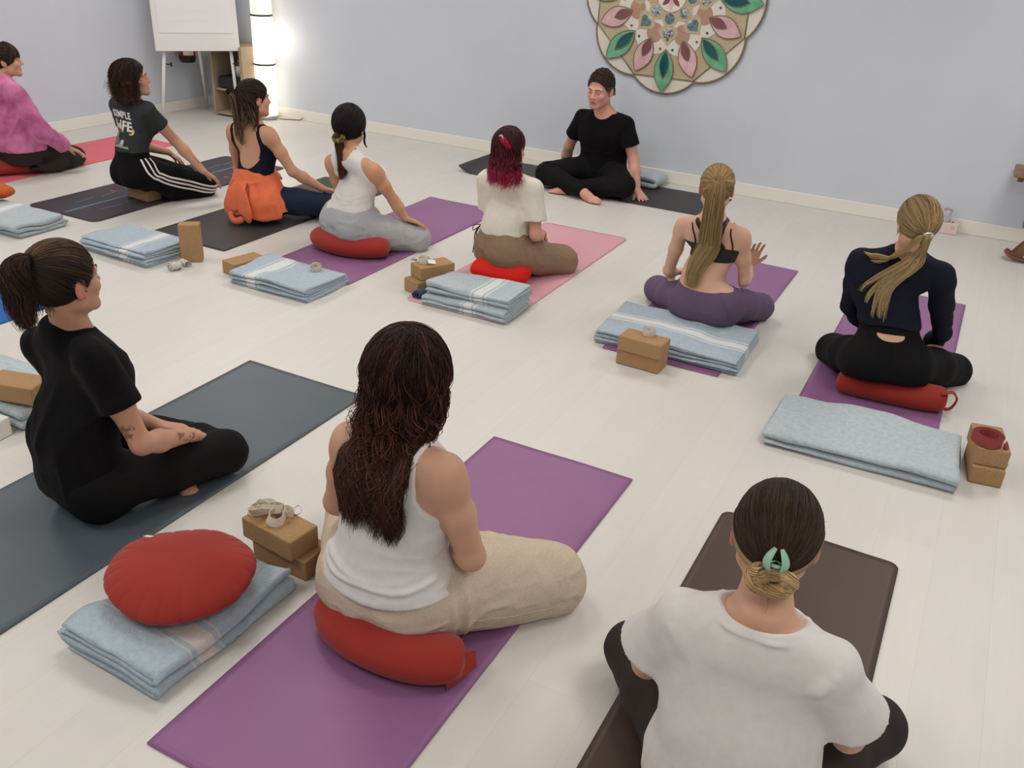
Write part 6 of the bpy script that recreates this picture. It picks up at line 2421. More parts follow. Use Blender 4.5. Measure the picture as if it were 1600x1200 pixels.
def build_bra():
    p = Person('bra', 'woman in a black bra top and plum leggings with a very long blonde ponytail', s_=1.0, lata=-1, shift=(-.018, .073, -.028), seat=.085, torw=.92, look=(-.22, .97, 0), nod=.02, skin=(218, 174, 148), h=.005, arm=.92, bust=.55, jo=dict(wrL=(-.27, .22, .23)),
               hands=dict(R=dict(d=(.15, -.15, .95), n=(-.3, .9, .1), curls=[.25, .3, .35, .4], spread=.08), L=dict(d=(.5, .8, .1), n=(-.3, .2, .9), curl=.4)))
    j = p.j
    p.body()
    zw = p.zt(.55)
    o, V, Q, N = pants(p, m_plum, off=.005, shin=.006, top=zw, name='leggings', wr=[(.0014, (6, 6, 16), 3)], extra={'footL': .004, 'footR': .004}, topfn=lambda u, v, Z: Z - zw - .015 * np.clip(np.abs(u) / .12, 0, 1) ** 2)
    p.strap('seam', [p.at(.02 + .10, -.10, zw), p.at(.155, -.12, zw - .09), p.at(.17, -.10, zw - .14)], V, N, .003, m_plum, off=.0012)
    zc = j['chest'][2]

    def cut(X, Y, Z):
        u, v = p.uv(X, Y, Z)
        up_ = np.where(v > 0, zc + .05, zc + .012)
        return np.maximum(zc - .065 - Z, Z - up_)
    o, V2, Q2, N2 = p.garment('bra_top', m_blackvinyl, {'torso': .005, 'bust': .006, 'shoulder': .004}, cuts=[cut])
    zn = j['neck'][2]
    bV, bN = p.bodyV, p.bodyN
    for q in (-1, 1):
        p.strap('wide_strap', [p.at(q * .060, .03, zn - .005), p.at(q * .066, -.05, zn - .02), p.at(q * .052, -.09, zc + .09), p.at(q * .030, -.10, zc + .045), p.at(q * .055, -.10, zc + .005)], bV, bN, .024, m_blackvinyl, off=.003, n=30)
        p.strap('thin_strap', [p.at(q * .095, .02, zn - .02), p.at(q * .098, -.07, zn - .05), p.at(q * .098, -.09, zc + .04), p.at(q * .098, -.09, zc + .0)], bV, bN, .008, m_blackvinyl, off=.003, n=30)
    p.strap('wide_strap', [p.at(-.045, -.10, zc + .07), p.at(0, -.10, zc + .045), p.at(.045, -.10, zc + .07)], bV, bN, .022, m_blackvinyl, off=.003, n=16)
    rs = np.random.default_rng(7)
    hl = hl_basic(True, -.068, .034)
    Vc, Qc = p.hcap(hl, r=(.080, .102, .092))
    rt = [(140, 112, 74), (158, 128, 86), (122, 96, 62)]
    bl = [(196, 166, 118), (176, 146, 100), (154, 124, 84), (208, 182, 136)]
    parts = [(Vc, Qc, capcol(Vc, (132, 100, 60), .2))]
    tie = (.06, -.93, .28)
    parts.append(gathered(p, 1000, tie, hl, rt, bl, rs, r=.0018, m=13, jit=.16, wob=.02))
    T = p.edir(nrmz(tie), 1.05)
    zb = j['waist'][2]
    pth = [T, T - p.hf * .035 + A3(0, 0, .0), T - p.hf * .05 + A3(0, 0, -.07), p.at(-.004, -.120, zn - .08), p.at(-.022, -.125, zc), p.at(-.030, -.120, zb + .06), p.at(-.034, -.118, zb - .05)]
    parts.append(tail(pth, 2600, lambda t: .012 + .048 * np.clip(t * 2.0, 0, 1) ** .7 - .020 * np.clip((t - .72) / .28, 0, 1), rt, bl, rs, r=.0013, m=36, wave=.003, wfreq=1.0, lenvar=.25, jit=.14, flat=.32, flatdir=p.fwd, clump=30))
    parts.append(tail(pth[:6], 60, lambda t: .014 + .06 * t, bl, bl, rs, r=.001, m=30, wave=.008, wfreq=1.2, lenvar=.5, jit=.2, flat=.5, flatdir=p.fwd, clump=3))
    hair_obj(p, parts, rough=.38)
    m_gold = mat('gold_hair_tie', (206, 164, 84), rough=.5)
    rg = [T - p.hf * .004 + (p.hr * math.cos(a) * .016 + p.hu * math.sin(a) * .012) for a in np.linspace(0, 2 * math.pi, 16, endpoint=False)]
    tube('hair_tie', np.array(rg), .005, m_gold, p.empty, n=8, closed=True, upv=p.hf)
    p.eyes()
    return p


def wtank(p, material, top_z, fl=(), off=.007, hem=None, neckr=.070, low=.035, hipo=.014, w_top=.095):
    zc, zn = p.j['chest'][2], p.j['neck'][2]

    def cut(X, Y, Z):
        u, v = p.uv(X, Y, Z)
        h_ = Z - (zc - low)
        w_ = .165 - (.165 - w_top) * np.clip(h_ / .075, 0, 1) ** .5
        arm = np.where(h_ > 0, np.abs(u) - w_, -1.)
        neck = np.where(v < .02, neckr - np.sqrt(u * u + (Z - zn - .02) ** 2 + .1 * v * v), -1)
        return np.maximum(np.maximum(top_z + .006 * np.cos(u * 22) - Z, arm), neck)
    return p.garment('tank_top', material, {'torso': off, 'shoulder': off - .002, 'hip': hipo, 'bust': off}, cuts=[cut], wr=[(.0018, (6, 6, 22), 2)], wrfn=p.folds(fl) if fl else None)


def build_whitetank():
    p = Person('whitetank', 'woman in a white tank top and grey joggers with a low scrunchie ponytail', s_=.98, lata=-3, shift=(-.07, .092, -.035), seat=.075, bust=.35, jo=dict(elL=(-.19, .10, .32), wrL=(-.16, .30, .22), wrR=(.25, .235, .245)), torw=1.06, tord=1.02, headk=1.04, shk=.94, look=(-.2, .98, 0), nod=.02, skin=(204, 152, 118), h=.005,
               hands=dict(R=dict(d=(.50, .62, -.35), n=(.2, .4, .85), curl=.18), L=dict(d=(-.2, .8, -.4), n=(0, .4, .9), curl=.3)))
    j = p.j
    p.body()
    hpR, Rk = j['hipR'], j['knR']
    d_ = Rk - hpR
    s2 = np.cross(nrmz(d_), (0, 0, 1))
    fl = []
    for t_ in (.12, .26, .5, .72):
        c = hpR + d_ * t_
        fl.append(([c + s2 * .11 + A3(0, 0, -.05), c + s2 * .08 + A3(0, 0, .06), c + A3(0, 0, .10)], .007, .012))
    add = [rc('x', j['hipR'], j['knR'], .098, .080, k=.05), rc('x', j['hipL'], j['knL'], .098, .080, k=.05), rc('x', Rk, Rk * .3 + j['anR'] * .7, .070, .058, k=.04), rc('x', j['knL'], j['knL'] * .3 + j['anL'] * .7, .070, .058, k=.04)]
    zw = p.zt(.62)
    pants(p, m_greyjog, off=.013, shin=.012, top=zw, add=add, wr=[(.0035, (7, 7, 15), 13), (.002, (18, 18, 26), 5)], wrfn=p.folds(fl + [([p.at(-.16, -.02, zw - .03), p.at(-.08, -.11, zw - .028), p.at(.08, -.11, zw - .03), p.at(.16, -.02, zw - .03)], .005, .006)]))
    zc = j['chest'][2]
    fl = [([p.at(-.15, -.03, zw + .06), p.at(-.03, -.12, zw + .035), p.at(.12, -.06, zw + .05)], .006, .009), ([p.at(-.15, -.03, zw + .10), p.at(.0, -.12, zw + .065), p.at(.12, -.06, zw + .09)], .005, .009)]
    wtank(p, m_whitecot, zw - .015, fl, off=.009, hipo=.016, w_top=.118, neckr=.060)
    p.strap('bra_strap', [p.at(.045, .0, j['neck'][2] + .004), p.at(.07, -.03, j['neck'][2] - .005), p.at(.085, -.04, j['neck'][2] - .02)], p.bodyV, p.bodyN, .009, mat('dusty_rose_strap', (190, 120, 124), rough=.7), off=.002, n=14)
    rs = np.random.default_rng(4)
    hl = hl_basic(False, -.078, .034)
    Vc, Qc = p.hcap(hl, r=(.091, .110, .102))
    rt = [(28, 22, 22), (38, 30, 28), (22, 18, 18)]
    parts = [(Vc, Qc, capcol(Vc, (26, 21, 21), .2))]
    tie = (-.18, -.80, -.60)
    parts.append(gathered(p, 900, tie, hl, rt, rt, rs, r=.0017, m=13, jit=.15, er=(.091, .110, .102)))
    T = p.edir(nrmz(tie), 1.10)
    zn = j['neck'][2]
    pth = [T, T - p.hf * .015 + A3(0, 0, -.03), p.at(-.045, -.11, zn - .09), p.at(-.045, -.125, zc + .02), p.at(-.05, -.13, zc - .035)]
    parts.append(tail(pth, 500, lambda t: .014 + .018 * np.clip(t * 2, 0, 1) - .012 * np.clip((t - .7) / .3, 0, 1), [(46, 34, 30)], [(124, 72, 46), (98, 60, 42), (76, 48, 36)], rs, r=.0018, wave=.005, wfreq=1.5, lenvar=.35, jit=.22, pw=.7, clump=9))
    e0 = p.edir(nrmz((.95, .25, -.35)), 1.03)
    pth = [e0, e0 + A3(0, 0, -.04) + p.hr * .006, e0 + A3(0, 0, -.08) + p.hr * .004, e0 + A3(0, 0, -.115) + p.hr * .022]
    parts.append(tail(pth, 36, lambda t: .006 + .0 * t, rt, [(52, 40, 36)], rs, r=.0014, wave=.003, m=16))
    parts.append(crown(40, p, rs, (36, 28, 26), .0008, .012))
    hair_obj(p, parts, rough=.35)
    m_scr = mat('black_yellow_scrunchie', (26, 22, 24), rough=.8, noise=(38, (214, 180, 50), .35, 1))
    rg, rr = [], []
    for a in np.linspace(0, 2 * math.pi, 44, endpoint=False):
        k = 1 + .10 * math.sin(a * 9)
        rg.append(T - p.hf * .012 - p.hu * .012 + (p.hr * math.cos(a) + nrmz(p.hf * .7 + p.hu * .5) * math.sin(a)) * .024 * k)
        rr.append(.0145 + .004 * math.sin(a * 9 + 1))
    tube('scrunchie', np.array(rg), np.array(rr), m_scr, p.empty, n=12, closed=True, upv=nrmz(p.hu - p.hf * .4))
    p.eyes()


def build_navy():
    p = Person('navy', 'woman in a low-backed navy top with an orange hoodie tied round her waist', s_=1.0, look=(.37, .93, 0), nod=.04, skin=(202, 152, 124), h=.005,
               hands=dict(R=dict(d=(.3, .8, -.3), n=(0, .3, .9), curl=.3), L=dict(d=(-.3, .8, -.3), n=(0, .3, .9), curl=.3)))
    j = p.j
    p.body()
    pants(p, m_navyleg, off=.006, shin=.007, top=p.zt(.5), name='leggings', wr=[(.0015, (6, 6, 16), 3)])
    zc, zn = j['chest'][2], j['neck'][2]
    zb = j['waist'][2] + .035

    def cut(X, Y, Z):
        u, v = p.uv(X, Y, Z)
        win = .116 * np.clip((Z - zb) / .12, 0, 1) ** .42 - .010 * np.clip((Z - zc - .04) / .08, 0, 1)
        sw = np.clip((Z - (zc - .04)) / .09, 0, 1)
        wout = (1 - sw) * .24 + sw * (win + .021)
        inner = np.where(Z > zb, win - np.abs(u), zb - .04 - Z * 0 - 1)
        front = np.maximum(np.abs(u) - wout, -1)
        b = np.maximum(np.where(v < .02, inner, -1.), np.abs(u) - wout)
        nk = np.where(v >= .02, .085 - np.sqrt(u * u + (Z - zn) ** 2), -1)
        return np.maximum(np.maximum(b, nk), p.zt(.2) - Z)
    p.garment('navy_top', m_navy, {'torso': .006, 'bust': .005, 'shoulder': .006}, cuts=[cut])
    for q in (-1, 1):
        p.strap('shoulder_strap', [p.at(q * .100, .02, zn - .02), p.at(q * .108, -.05, zn - .04), p.at(q * .115, -.09, zc + .06), p.at(q * .120, -.09, zc - .0), p.at(q * .112, -.10, zc - .05)], p.bodyV, p.bodyN, .020, m_navy, off=.003, n=30)
    # hoodie tied round the waist
    zw, z0 = p.zt(1.02), .055

    def cut2(X, Y, Z):
        u, v = p.uv(X, Y, Z)
        return np.maximum(Z - zw - .02 * np.cos(u * 14), z0 + .05 * (v > -.02) + .035 * np.sin(u * 22 + 1) * .6 - Z)
    lo = [(-.8, .075, .07), (-.4, .070, .066), (0, .05, .05), (.5, .034, .03), (.8, .020, .02), (1.1, .022, .022), (1.5, .01)]
    fl = []
    for k, u0 in enumerate((-.16, -.12, -.075, .055, .10, .15)):
        fl.append(([p.at(u0 * .6, -.10, zw - .05), p.at(u0 * .9, -.15, zw - .12), p.at(u0 * 1.1, -.18, z0 + .03)], .012 * (-1) ** k, .015))
    fl.append(([p.at(-.14, -.05, zw - .035), p.at(-.06, -.12, zw - .05), p.at(.06, -.12, zw - .05), p.at(.14, -.05, zw - .03)], .010, .012))
    o, V, Q, N = p.garment('tied_hoodie', m_orange, {'hip': .03}, add=[p.loft(lo, t0=-.8, t1=1.3)], cuts=[cut2], wr=[(.006, (10, 10, 4), 3), (.003, (22, 22, 10), 6)], wrfn=p.folds(fl), k=.04)
    # hanging hood: a folded loop of cloth down the middle of the back
    for (u0, u1, zz0, zz1, ww, tt) in ((-.030, -.085, zw - .070, .070, .066, .010), (-.005, .060, zw - .065, .055, .066, .011)):
        pth = smooth_path([p.at(u0, -.130, zz0 + .02), p.at(u0, -.160, zz0 - .03), p.at((u0 + u1) / 2, -.178, (zz0 + zz1) / 2), p.at(u1, -.185, zz1 + .03), p.at(u1 * .7, -.175, zz1)], 22)
        R_ = np.array([[ww * (.35 + .65 * math.sin(math.pi * min(1, .12 + t * .85)) ** .6), tt] for t in np.linspace(0, 1, 22)])
        v_, q_ = sweep(pth, R_, 14, upv=-p.fwd)
        mesh_py('hood_fold', v_, q_, m_orange, o, smooth=True)
    pth = smooth_path([p.at(-.085, -.185, .075), p.at(-.055, -.20, .042), p.at(-.01, -.205, .034), p.at(.040, -.20, .055)], 16)
    v_, q_ = sweep(pth, np.tile([.022, .014], (16, 1)), 12, upv=-p.fwd)
    mesh_py('hood_fold', v_, q_, m_orange, o, smooth=True)
    rs = np.random.default_rng(3)
    hl = hl_basic(True, -.085, .030)
    Vc, Qc = p.hcap(hl, r=(.083, .105, .095))
    rt = [(44, 32, 28), (56, 42, 34), (36, 27, 24)]
    parts = [(Vc, Qc, capcol(Vc, (42, 31, 27), .2))]
    tie = (-.15, -.95, .15)
    parts.append(gathered(p, 800, tie, hl, rt, rt, rs, r=.002, m=12, jit=.2))
    c = back_collide(p, .012)
    parts.append(loose(p, 420, rt, [(96, 72, 56), (150, 124, 98), (70, 52, 42)], rs, phi=(-1.1, 1.6), drop=.16, r=.0017, m=30, wave=.006, wfreq=2.0, out=1.04, clump=14, umax=.10, part=(0, -.6, .5), exitz=-.5, lenvar=.5, jit=.25, pw=1.2, coll=c, frizz=.008, gather=.15))
    T = p.edir(nrmz(tie), 1.06)
    pth = [T, T - p.hf * .012 - p.hu * .01, T - p.hf * .012 + p.hr * .004 - p.hu * .05, p.at(-.030, -.105, zn - .03), p.at(-.028, -.115, zn - .10), p.at(-.015, -.115, zc + .02)]
    parts.append(tail(pth, 200, lambda t: .009 + .016 * np.clip(t * 2, 0, 1) - .016 * np.clip((t - .6) / .4, 0, 1), rt, [(166, 140, 112), (110, 84, 64)], rs, r=.0018, wave=.007, wfreq=1.6, lenvar=.5, jit=.25, clump=6))
    pth = [T, T - p.hf * .02 + p.hu * .012 - p.hr * .012, T - p.hf * .03 - p.hu * .004 - p.hr * .035, T - p.hf * .02 - p.hu * .012 - p.hr * .02]
    parts.append(tail(pth, 120, lambda t: .008 + .010 * np.sin(math.pi * t), rt, rt, rs, r=.0018, m=16, lenvar=.1, jit=.2))
    hair_obj(p, parts)
    p.eyes()


def build_redhair():
    p = Person('redhair', 'woman in a cream t-shirt and brown trousers with red-tipped hair', s_=1.0, lata=-2, shift=(-.048, .093, -.035), seat=.075, look=(.0, 1., 0), nod=.16, skin=(206, 154, 132), h=.005, torw=.95, tord=.95, jo=dict(wrR=(.06, .26, .26), wrL=(-.06, .26, .26), knL=(-.21, .36, .10), elL=(-.185, .06, .33), elR=(.195, .05, .32)),
               hands=dict(R=dict(d=(-.4, .7, -.3), n=(0, .3, .9), curl=.4), L=dict(d=(.4, .7, -.3), n=(0, .3, .9), curl=.4)),
               feet=dict(R=dict(d=(-.9, -.3, -.1), n=(0, -.3, .9)), L=dict(d=(.75, -.62, -.1), n=(0, .3, .9))))
    j = p.j
    p.body()
    zw = p.zt(.85)
    hpR, Rk = j['hipR'], j['knR']
    d_ = Rk - hpR
    s2 = np.cross(nrmz(d_), (0, 0, 1))
    fl = []
    for t_ in (.10, .24, .45):
        c = hpR + d_ * t_
        fl.append(([c + s2 * .12 + A3(0, 0, -.06), c + s2 * .10 + A3(0, 0, .05), c + A3(0, 0, .10)], .009, .012))
    fl.append(([p.at(-.16, -.08, zw - .10), p.at(0, -.15, zw - .13), p.at(.15, -.10, zw - .20)], .007, .012))
    fl.append(([p.at(-.14, -.04, zw - .04), p.at(0, -.12, zw - .042), p.at(.14, -.04, zw - .04)], .005, .007))
    add = [rc('x', hpR, Rk, .100, .080, k=.05), rc('x', j['hipL'], j['knL'], .100, .080, k=.05), p.loft([(-.8, .006), (.3, .012), (1, .012)], t0=-.6, t1=1.2)]
    pants(p, m_brown, off=.012, shin=.016, top=zw, add=add, wr=[(.003, (7, 7, 14), 23), (.0015, (18, 18, 26), 5)], wrfn=p.folds(fl))
    # side tie
    for k, (a, b) in enumerate((((-.165, -.03), (-.19, -.05)), ((-.17, -.02), (-.175, -.045)))):
        pth = [p.at(a[0], a[1], zw - .02), p.at(b[0] - .01 * k, b[1], zw - .07), p.at(b[0], b[1] - .01, zw - .13), p.at(b[0] + .01 * k, b[1] - .02, zw - .19)]
        tube('waist_tie', smooth_path(pth, 14), .0035, m_umber, p.empty, n=6)
    pth = [p.at(-.17, -.03, zw - .02), p.at(-.20, -.05, zw - .03), p.at(-.205, -.055, zw - .06), p.at(-.18, -.04, zw - .04)]
    tube('waist_tie', smooth_path(pth, 14), .003, m_umber, p.empty, n=6)
    zc, zn = j['chest'][2], j['neck'][2]

    def cut(X, Y, Z):
        u, v = p.uv(X, Y, Z)
        return np.maximum(zw - .028 + .005 * np.sin(u * 40) - Z, .064 - np.sqrt(u * u * .9 + (v - .02) ** 2 * .8 + (Z - zn - .045) ** 2))
    fl = [([p.at(-.13, -.08, zc), p.at(-.08, -.14, zc - .08), p.at(-.10, -.13, zw + .03)], .007, .014), ([p.at(.14, -.08, zc), p.at(.10, -.14, zc - .09), p.at(.12, -.11, zw + .02)], .007, .014),
          ([p.at(0, -.12, zc + .06), p.at(.02, -.14, zc - .04), p.at(-.02, -.14, zw + .04)], .005, .016)]
    add = [p.loft([(-.8, .01), (.6, .016), (1, .030), (1.5, .030), (2, .022), (2.6, .010), (3, .006)], t0=.4),
           p.sleeve('R', .68, .054, .066), p.sleeve('L', .68, .054, .066)]
    p.garment('t_shirt', m_cream, {'torso': .012, 'shoulder': .010, 'bust': .008}, add=add, cuts=[cut], wr=[(.004, (9, 9, 5), 14), (.0016, (20, 20, 12), 6)], wrfn=p.folds(fl))
    rs = np.random.default_rng(5)
    hl = hl_basic(True, -.085, .034)
    Vc, Qc = p.hcap(hl, r=(.083, .105, .095))
    rt = [(64, 32, 34), (78, 38, 38), (52, 28, 30)]
    parts = [(Vc, Qc, capcol(Vc, (50, 28, 29), .25))]
    parts.append(gathered(p, 700, (.15, -.95, .25), lambda x, y, z: np.maximum(hl(x, y, z), -z + .0), rt, [(96, 36, 44), (66, 32, 34)], rs, r=.002, m=12, jit=.25))
    c = back_collide(p, .014)
    parts.append(loose(p, 900, rt, [(192, 46, 84), (216, 70, 112), (166, 36, 70)], rs, phi=(-1.5, 1.35), drop=.185, r=.0018, m=32, wave=.010, wfreq=3, out=1.12, clump=14, part=(0, -.3, .8), exitz=-.45, lenvar=.45, jit=.22, pw=2.4, coll=c, frizz=.012, spread=.012))
    T = p.edir(nrmz((.15, -.95, .25)), 1.06)
    pth = [T, T - p.hf * .02 + p.hr * .01, T + p.hr * .03 - p.hu * .022 - p.hf * .012, T + p.hr * .055 - p.hu * .035 - p.hf * .0]
    parts.append(tail(pth, 130, lambda t: .006 + .010 * np.sin(math.pi * np.clip(t, 0, 1)), [(176, 30, 66)], [(206, 44, 88), (150, 24, 54)], rs, r=.0018, m=14, wave=.003, lenvar=.3))
    parts.append(crown(40, p, rs, (50, 30, 30), .0008, .014))
    hair_obj(p, parts)
    m_cl = mat('grey_clip', (196, 186, 190), rough=.4)
    tube('hair_clip', smooth_path([T - p.hr * .02 + p.hu * .016 - p.hf * .012, T - p.hf * .022 + p.hu * .020, T + p.hr * .012 - p.hf * .02 - p.hu * .004], 12), .0045, m_cl, p.empty, n=8)
    bm = bmesh.new()
    bmesh.ops.create_uvsphere(bm, u_segments=10, v_segments=8, radius=.006, matrix=Matrix.Translation(Vector(p.L(.084, .002, -.034))))
    bm_obj('earring', bm, mat('pearl', (238, 232, 226)), p.empty, smooth=True)
    p.eyes()


def build_simple():
    p = Person('simple', 'woman with dark curly hair in a charcoal printed t-shirt and three-striped trousers', s_=1.03, torw=.92, tord=.94, look=(.66, .75, 0), nod=-.10, skin=(204, 152, 126), h=.005, kneel=True, seat=.085, bust=.6, jo=dict(anR=(.14, .20, .045), anL=(-.14, .20, .045)),
               hands=dict(R=dict(d=(.45, .65, -.62), n=(.35, .55, .75), curl=.3), L=dict(d=(.1, .7, -.6), n=(0, .5, .8), curl=.3)))
    j = p.j
    zc, zn = j['chest'][2], j['neck'][2]

    def paint(V, col):
        a, b = j['elR'] * .55 + j['wrR'] * .45 + p.lat * .022, j['elR'] * .2 + j['wrR'] * .8 + p.lat * .02
        for t in np.linspace(0, 1, 14):
            c = a + (b - a) * t + A3(0, 0, .012)
            d = np.linalg.norm(V - c, axis=1)
            w_ = np.clip((.010 - d) / .004, 0, 1) * .55 * (.4 + .6 * (math.sin(t * 12) ** 2))
            col = col * (1 - w_[:, None]) + np.array(lin((104, 80, 72))[:3]) * w_[:, None]
        return col
    p.body(paint)
    zw = p.zt(1.02)
    o, V, Q, N = pants(p, m_blackknit, off=.009, shin=.009, top=zw, extra={'footL': .006, 'footR': .006}, wr=[(.0025, (7, 7, 14), 7)],
                       add=[rc('x', j['hipR'], j['knR'], .094, .074, k=.05), rc('x', j['hipL'], j['knL'], .094, .074, k=.05)])
    m_stripe = mat('white_stripe', (226, 224, 220), rough=.8)
    hpR, Rk = j['hipR'], j['knR']
    side = p.lat * .2
    for k, dz in enumerate((-.024, .0, .024)):
        e = dz * 1.15
        pts = [p.at(.12, .012 + e, zw - .065), p.at(.145, .014 + e, zw - .11), p.at(.165, .022 + e * 1.1, zw - .155), hpR + p.lat * .12 + A3(0, 0, -.002 + e * .75) + p.fwd * (.035 + e * .6), hpR + (Rk - hpR) * .30 + p.lat * .10 + A3(0, 0, -.008 + e), hpR + (Rk - hpR) * .6 + p.lat * .10 + A3(0, 0, -.008 + e), Rk + p.lat * .08 + A3(0, 0, -.010 + e * .8) - p.fwd * .01, Rk + p.lat * .05 + A3(0, 0, -.010 + e * .5) + p.fwd * .05]
        p.strap('side_stripe', pts, V, N, .0135, m_stripe, off=.0014, n=60, th=.0012, sm=10)

    def cut(X, Y, Z):
        u, v = p.uv(X, Y, Z)
        return np.maximum(zw - .012 - Z, .062 - np.sqrt(u * u * .9 + (v - .02) ** 2 * .8 + (Z - zn - .045) ** 2))
    add = [p.sleeve('R', .50, .050, .055), p.sleeve('L', .50, .050, .055)]
    fl = [([p.at(-.13, -.04, zw + .022), p.at(0, -.10, zw + .022), p.at(.13, -.04, zw + .022)], .004, .006), ([p.at(.15, -.05, zc), p.at(.10, -.10, zc - .05), p.at(.12, -.07, zw + .05)], .006, .012)]
    o, V, Q, N = p.garment('t_shirt', m_charc, {'torso': .012, 'shoulder': .009, 'bust': .009}, add=add, cuts=[cut], wr=[(.0022, (7, 7, 12), 5)], wrfn=p.folds(fl))
    m_pw = mat('print_white', (222, 222, 218), rough=.8)
    for body, size, zz, kx in (('SIMPLE', .060, zn - .104, 1.0), ('LIFE', .088, zn - .184, 1.15)):
        P2, F = text2d(body, size, .0028)
        P2 = P2 * (kx, 1.0) + (-.008, zz)
        print_mesh(p, V, N, P2, F, m_pw, o, .0032, 'shirt_lettering')
    arc = lambda cx, cz, rx, rz, a0, a1, n=16: [(cx + rx * math.cos(a), cz + rz * math.sin(a)) for a in np.linspace(a0, a1, n)]
    zz = zc - .040
    sc_ = lambda pts: [((x + .045) * 1.3 - .048, (z - zz) * 1.15 + zz) for x, z in pts]
    pr = lambda pts, rgb, off=.003: print_shape(p, V, N, sc_(pts), mat('print_%d_%d_%d' % rgb, rgb, rough=.85), o, off)
    pr(arc(-.055, zz, .052, .044, 0, math.pi), (206, 196, 180), .003)
    pr(arc(-.050, zz - .006, .044, .026, 0, math.pi), (134, 70, 66), .0045)
    pr([(-.066, zz - .002), (-.038, zz - .002), (-.032, zz - .06), (-.072, zz - .06)], (130, 126, 116), .003)
    pr(arc(-.045, zz - .058, .034, .028, 0, 2 * math.pi, 18), (112, 110, 104), .0042)
    pr(arc(.008, zz - .052, .014, .014, 0, 2 * math.pi, 14), (190, 196, 200), .0042)
    pr([(-.01, zz - .06), (.02, zz - .06), (.026, zz - .082), (-.018, zz - .082)], (150, 156, 158), .003)
    pr([(-.075, zz - .078), (-.03, zz - .074), (.02, zz - .076), (.052, zz - .074), (.058, zz - .088), (-.075, zz - .09)], (166, 158, 112), .005)
    mo = arc(.052, zz + .012, .017, .021, -2.2, 1.5, 14) + arc(.046, zz + .016, .013, .016, 1.3, -2.0, 12)
    n_ = len(mo)
    print_mesh(p, V, N, np.array(sc_(mo)), [(i, i + 1, n_ - 2 - i, n_ - 1 - i) for i in range(11)], mat('print_226_196_110', (226, 196, 110), rough=.85), o, .004, 'shirt_print')
    rs = np.random.default_rng(2)
    Vc, Qc = p.hcap(hl_basic(False, -.095, .032), r=(.090, .112, .100))
    rt = [(46, 34, 28), (60, 44, 35), (36, 27, 23)]
    tp = [(96, 68, 50), (66, 48, 38), (120, 88, 64)]
    parts = [(Vc, Qc, capcol(Vc, (44, 32, 27), .3))]
    parts.append(loose(p, 1300, rt, tp, rs, phi=(-2.1, 2.0), drop=.135, r=.0020, m=34, wave=.010, wfreq=5, out=1.15, clump=12, part=(0, .2, 1), exitz=-.35, lenvar=.7, jit=.35, pw=1.8, frizz=.008, spread=-.015))
    parts.append(loose(p, 300, rt, tp, rs, phi=(-2.2, 2.1), drop=.12, r=.0011, m=34, wave=.014, wfreq=7, out=1.26, part=(0, .2, 1), exitz=-.2, lenvar=.9, jit=.35, pw=1.4, frizz=.014, spread=.0))
    hair_obj(p, parts, rough=.5)
    p.eyes()


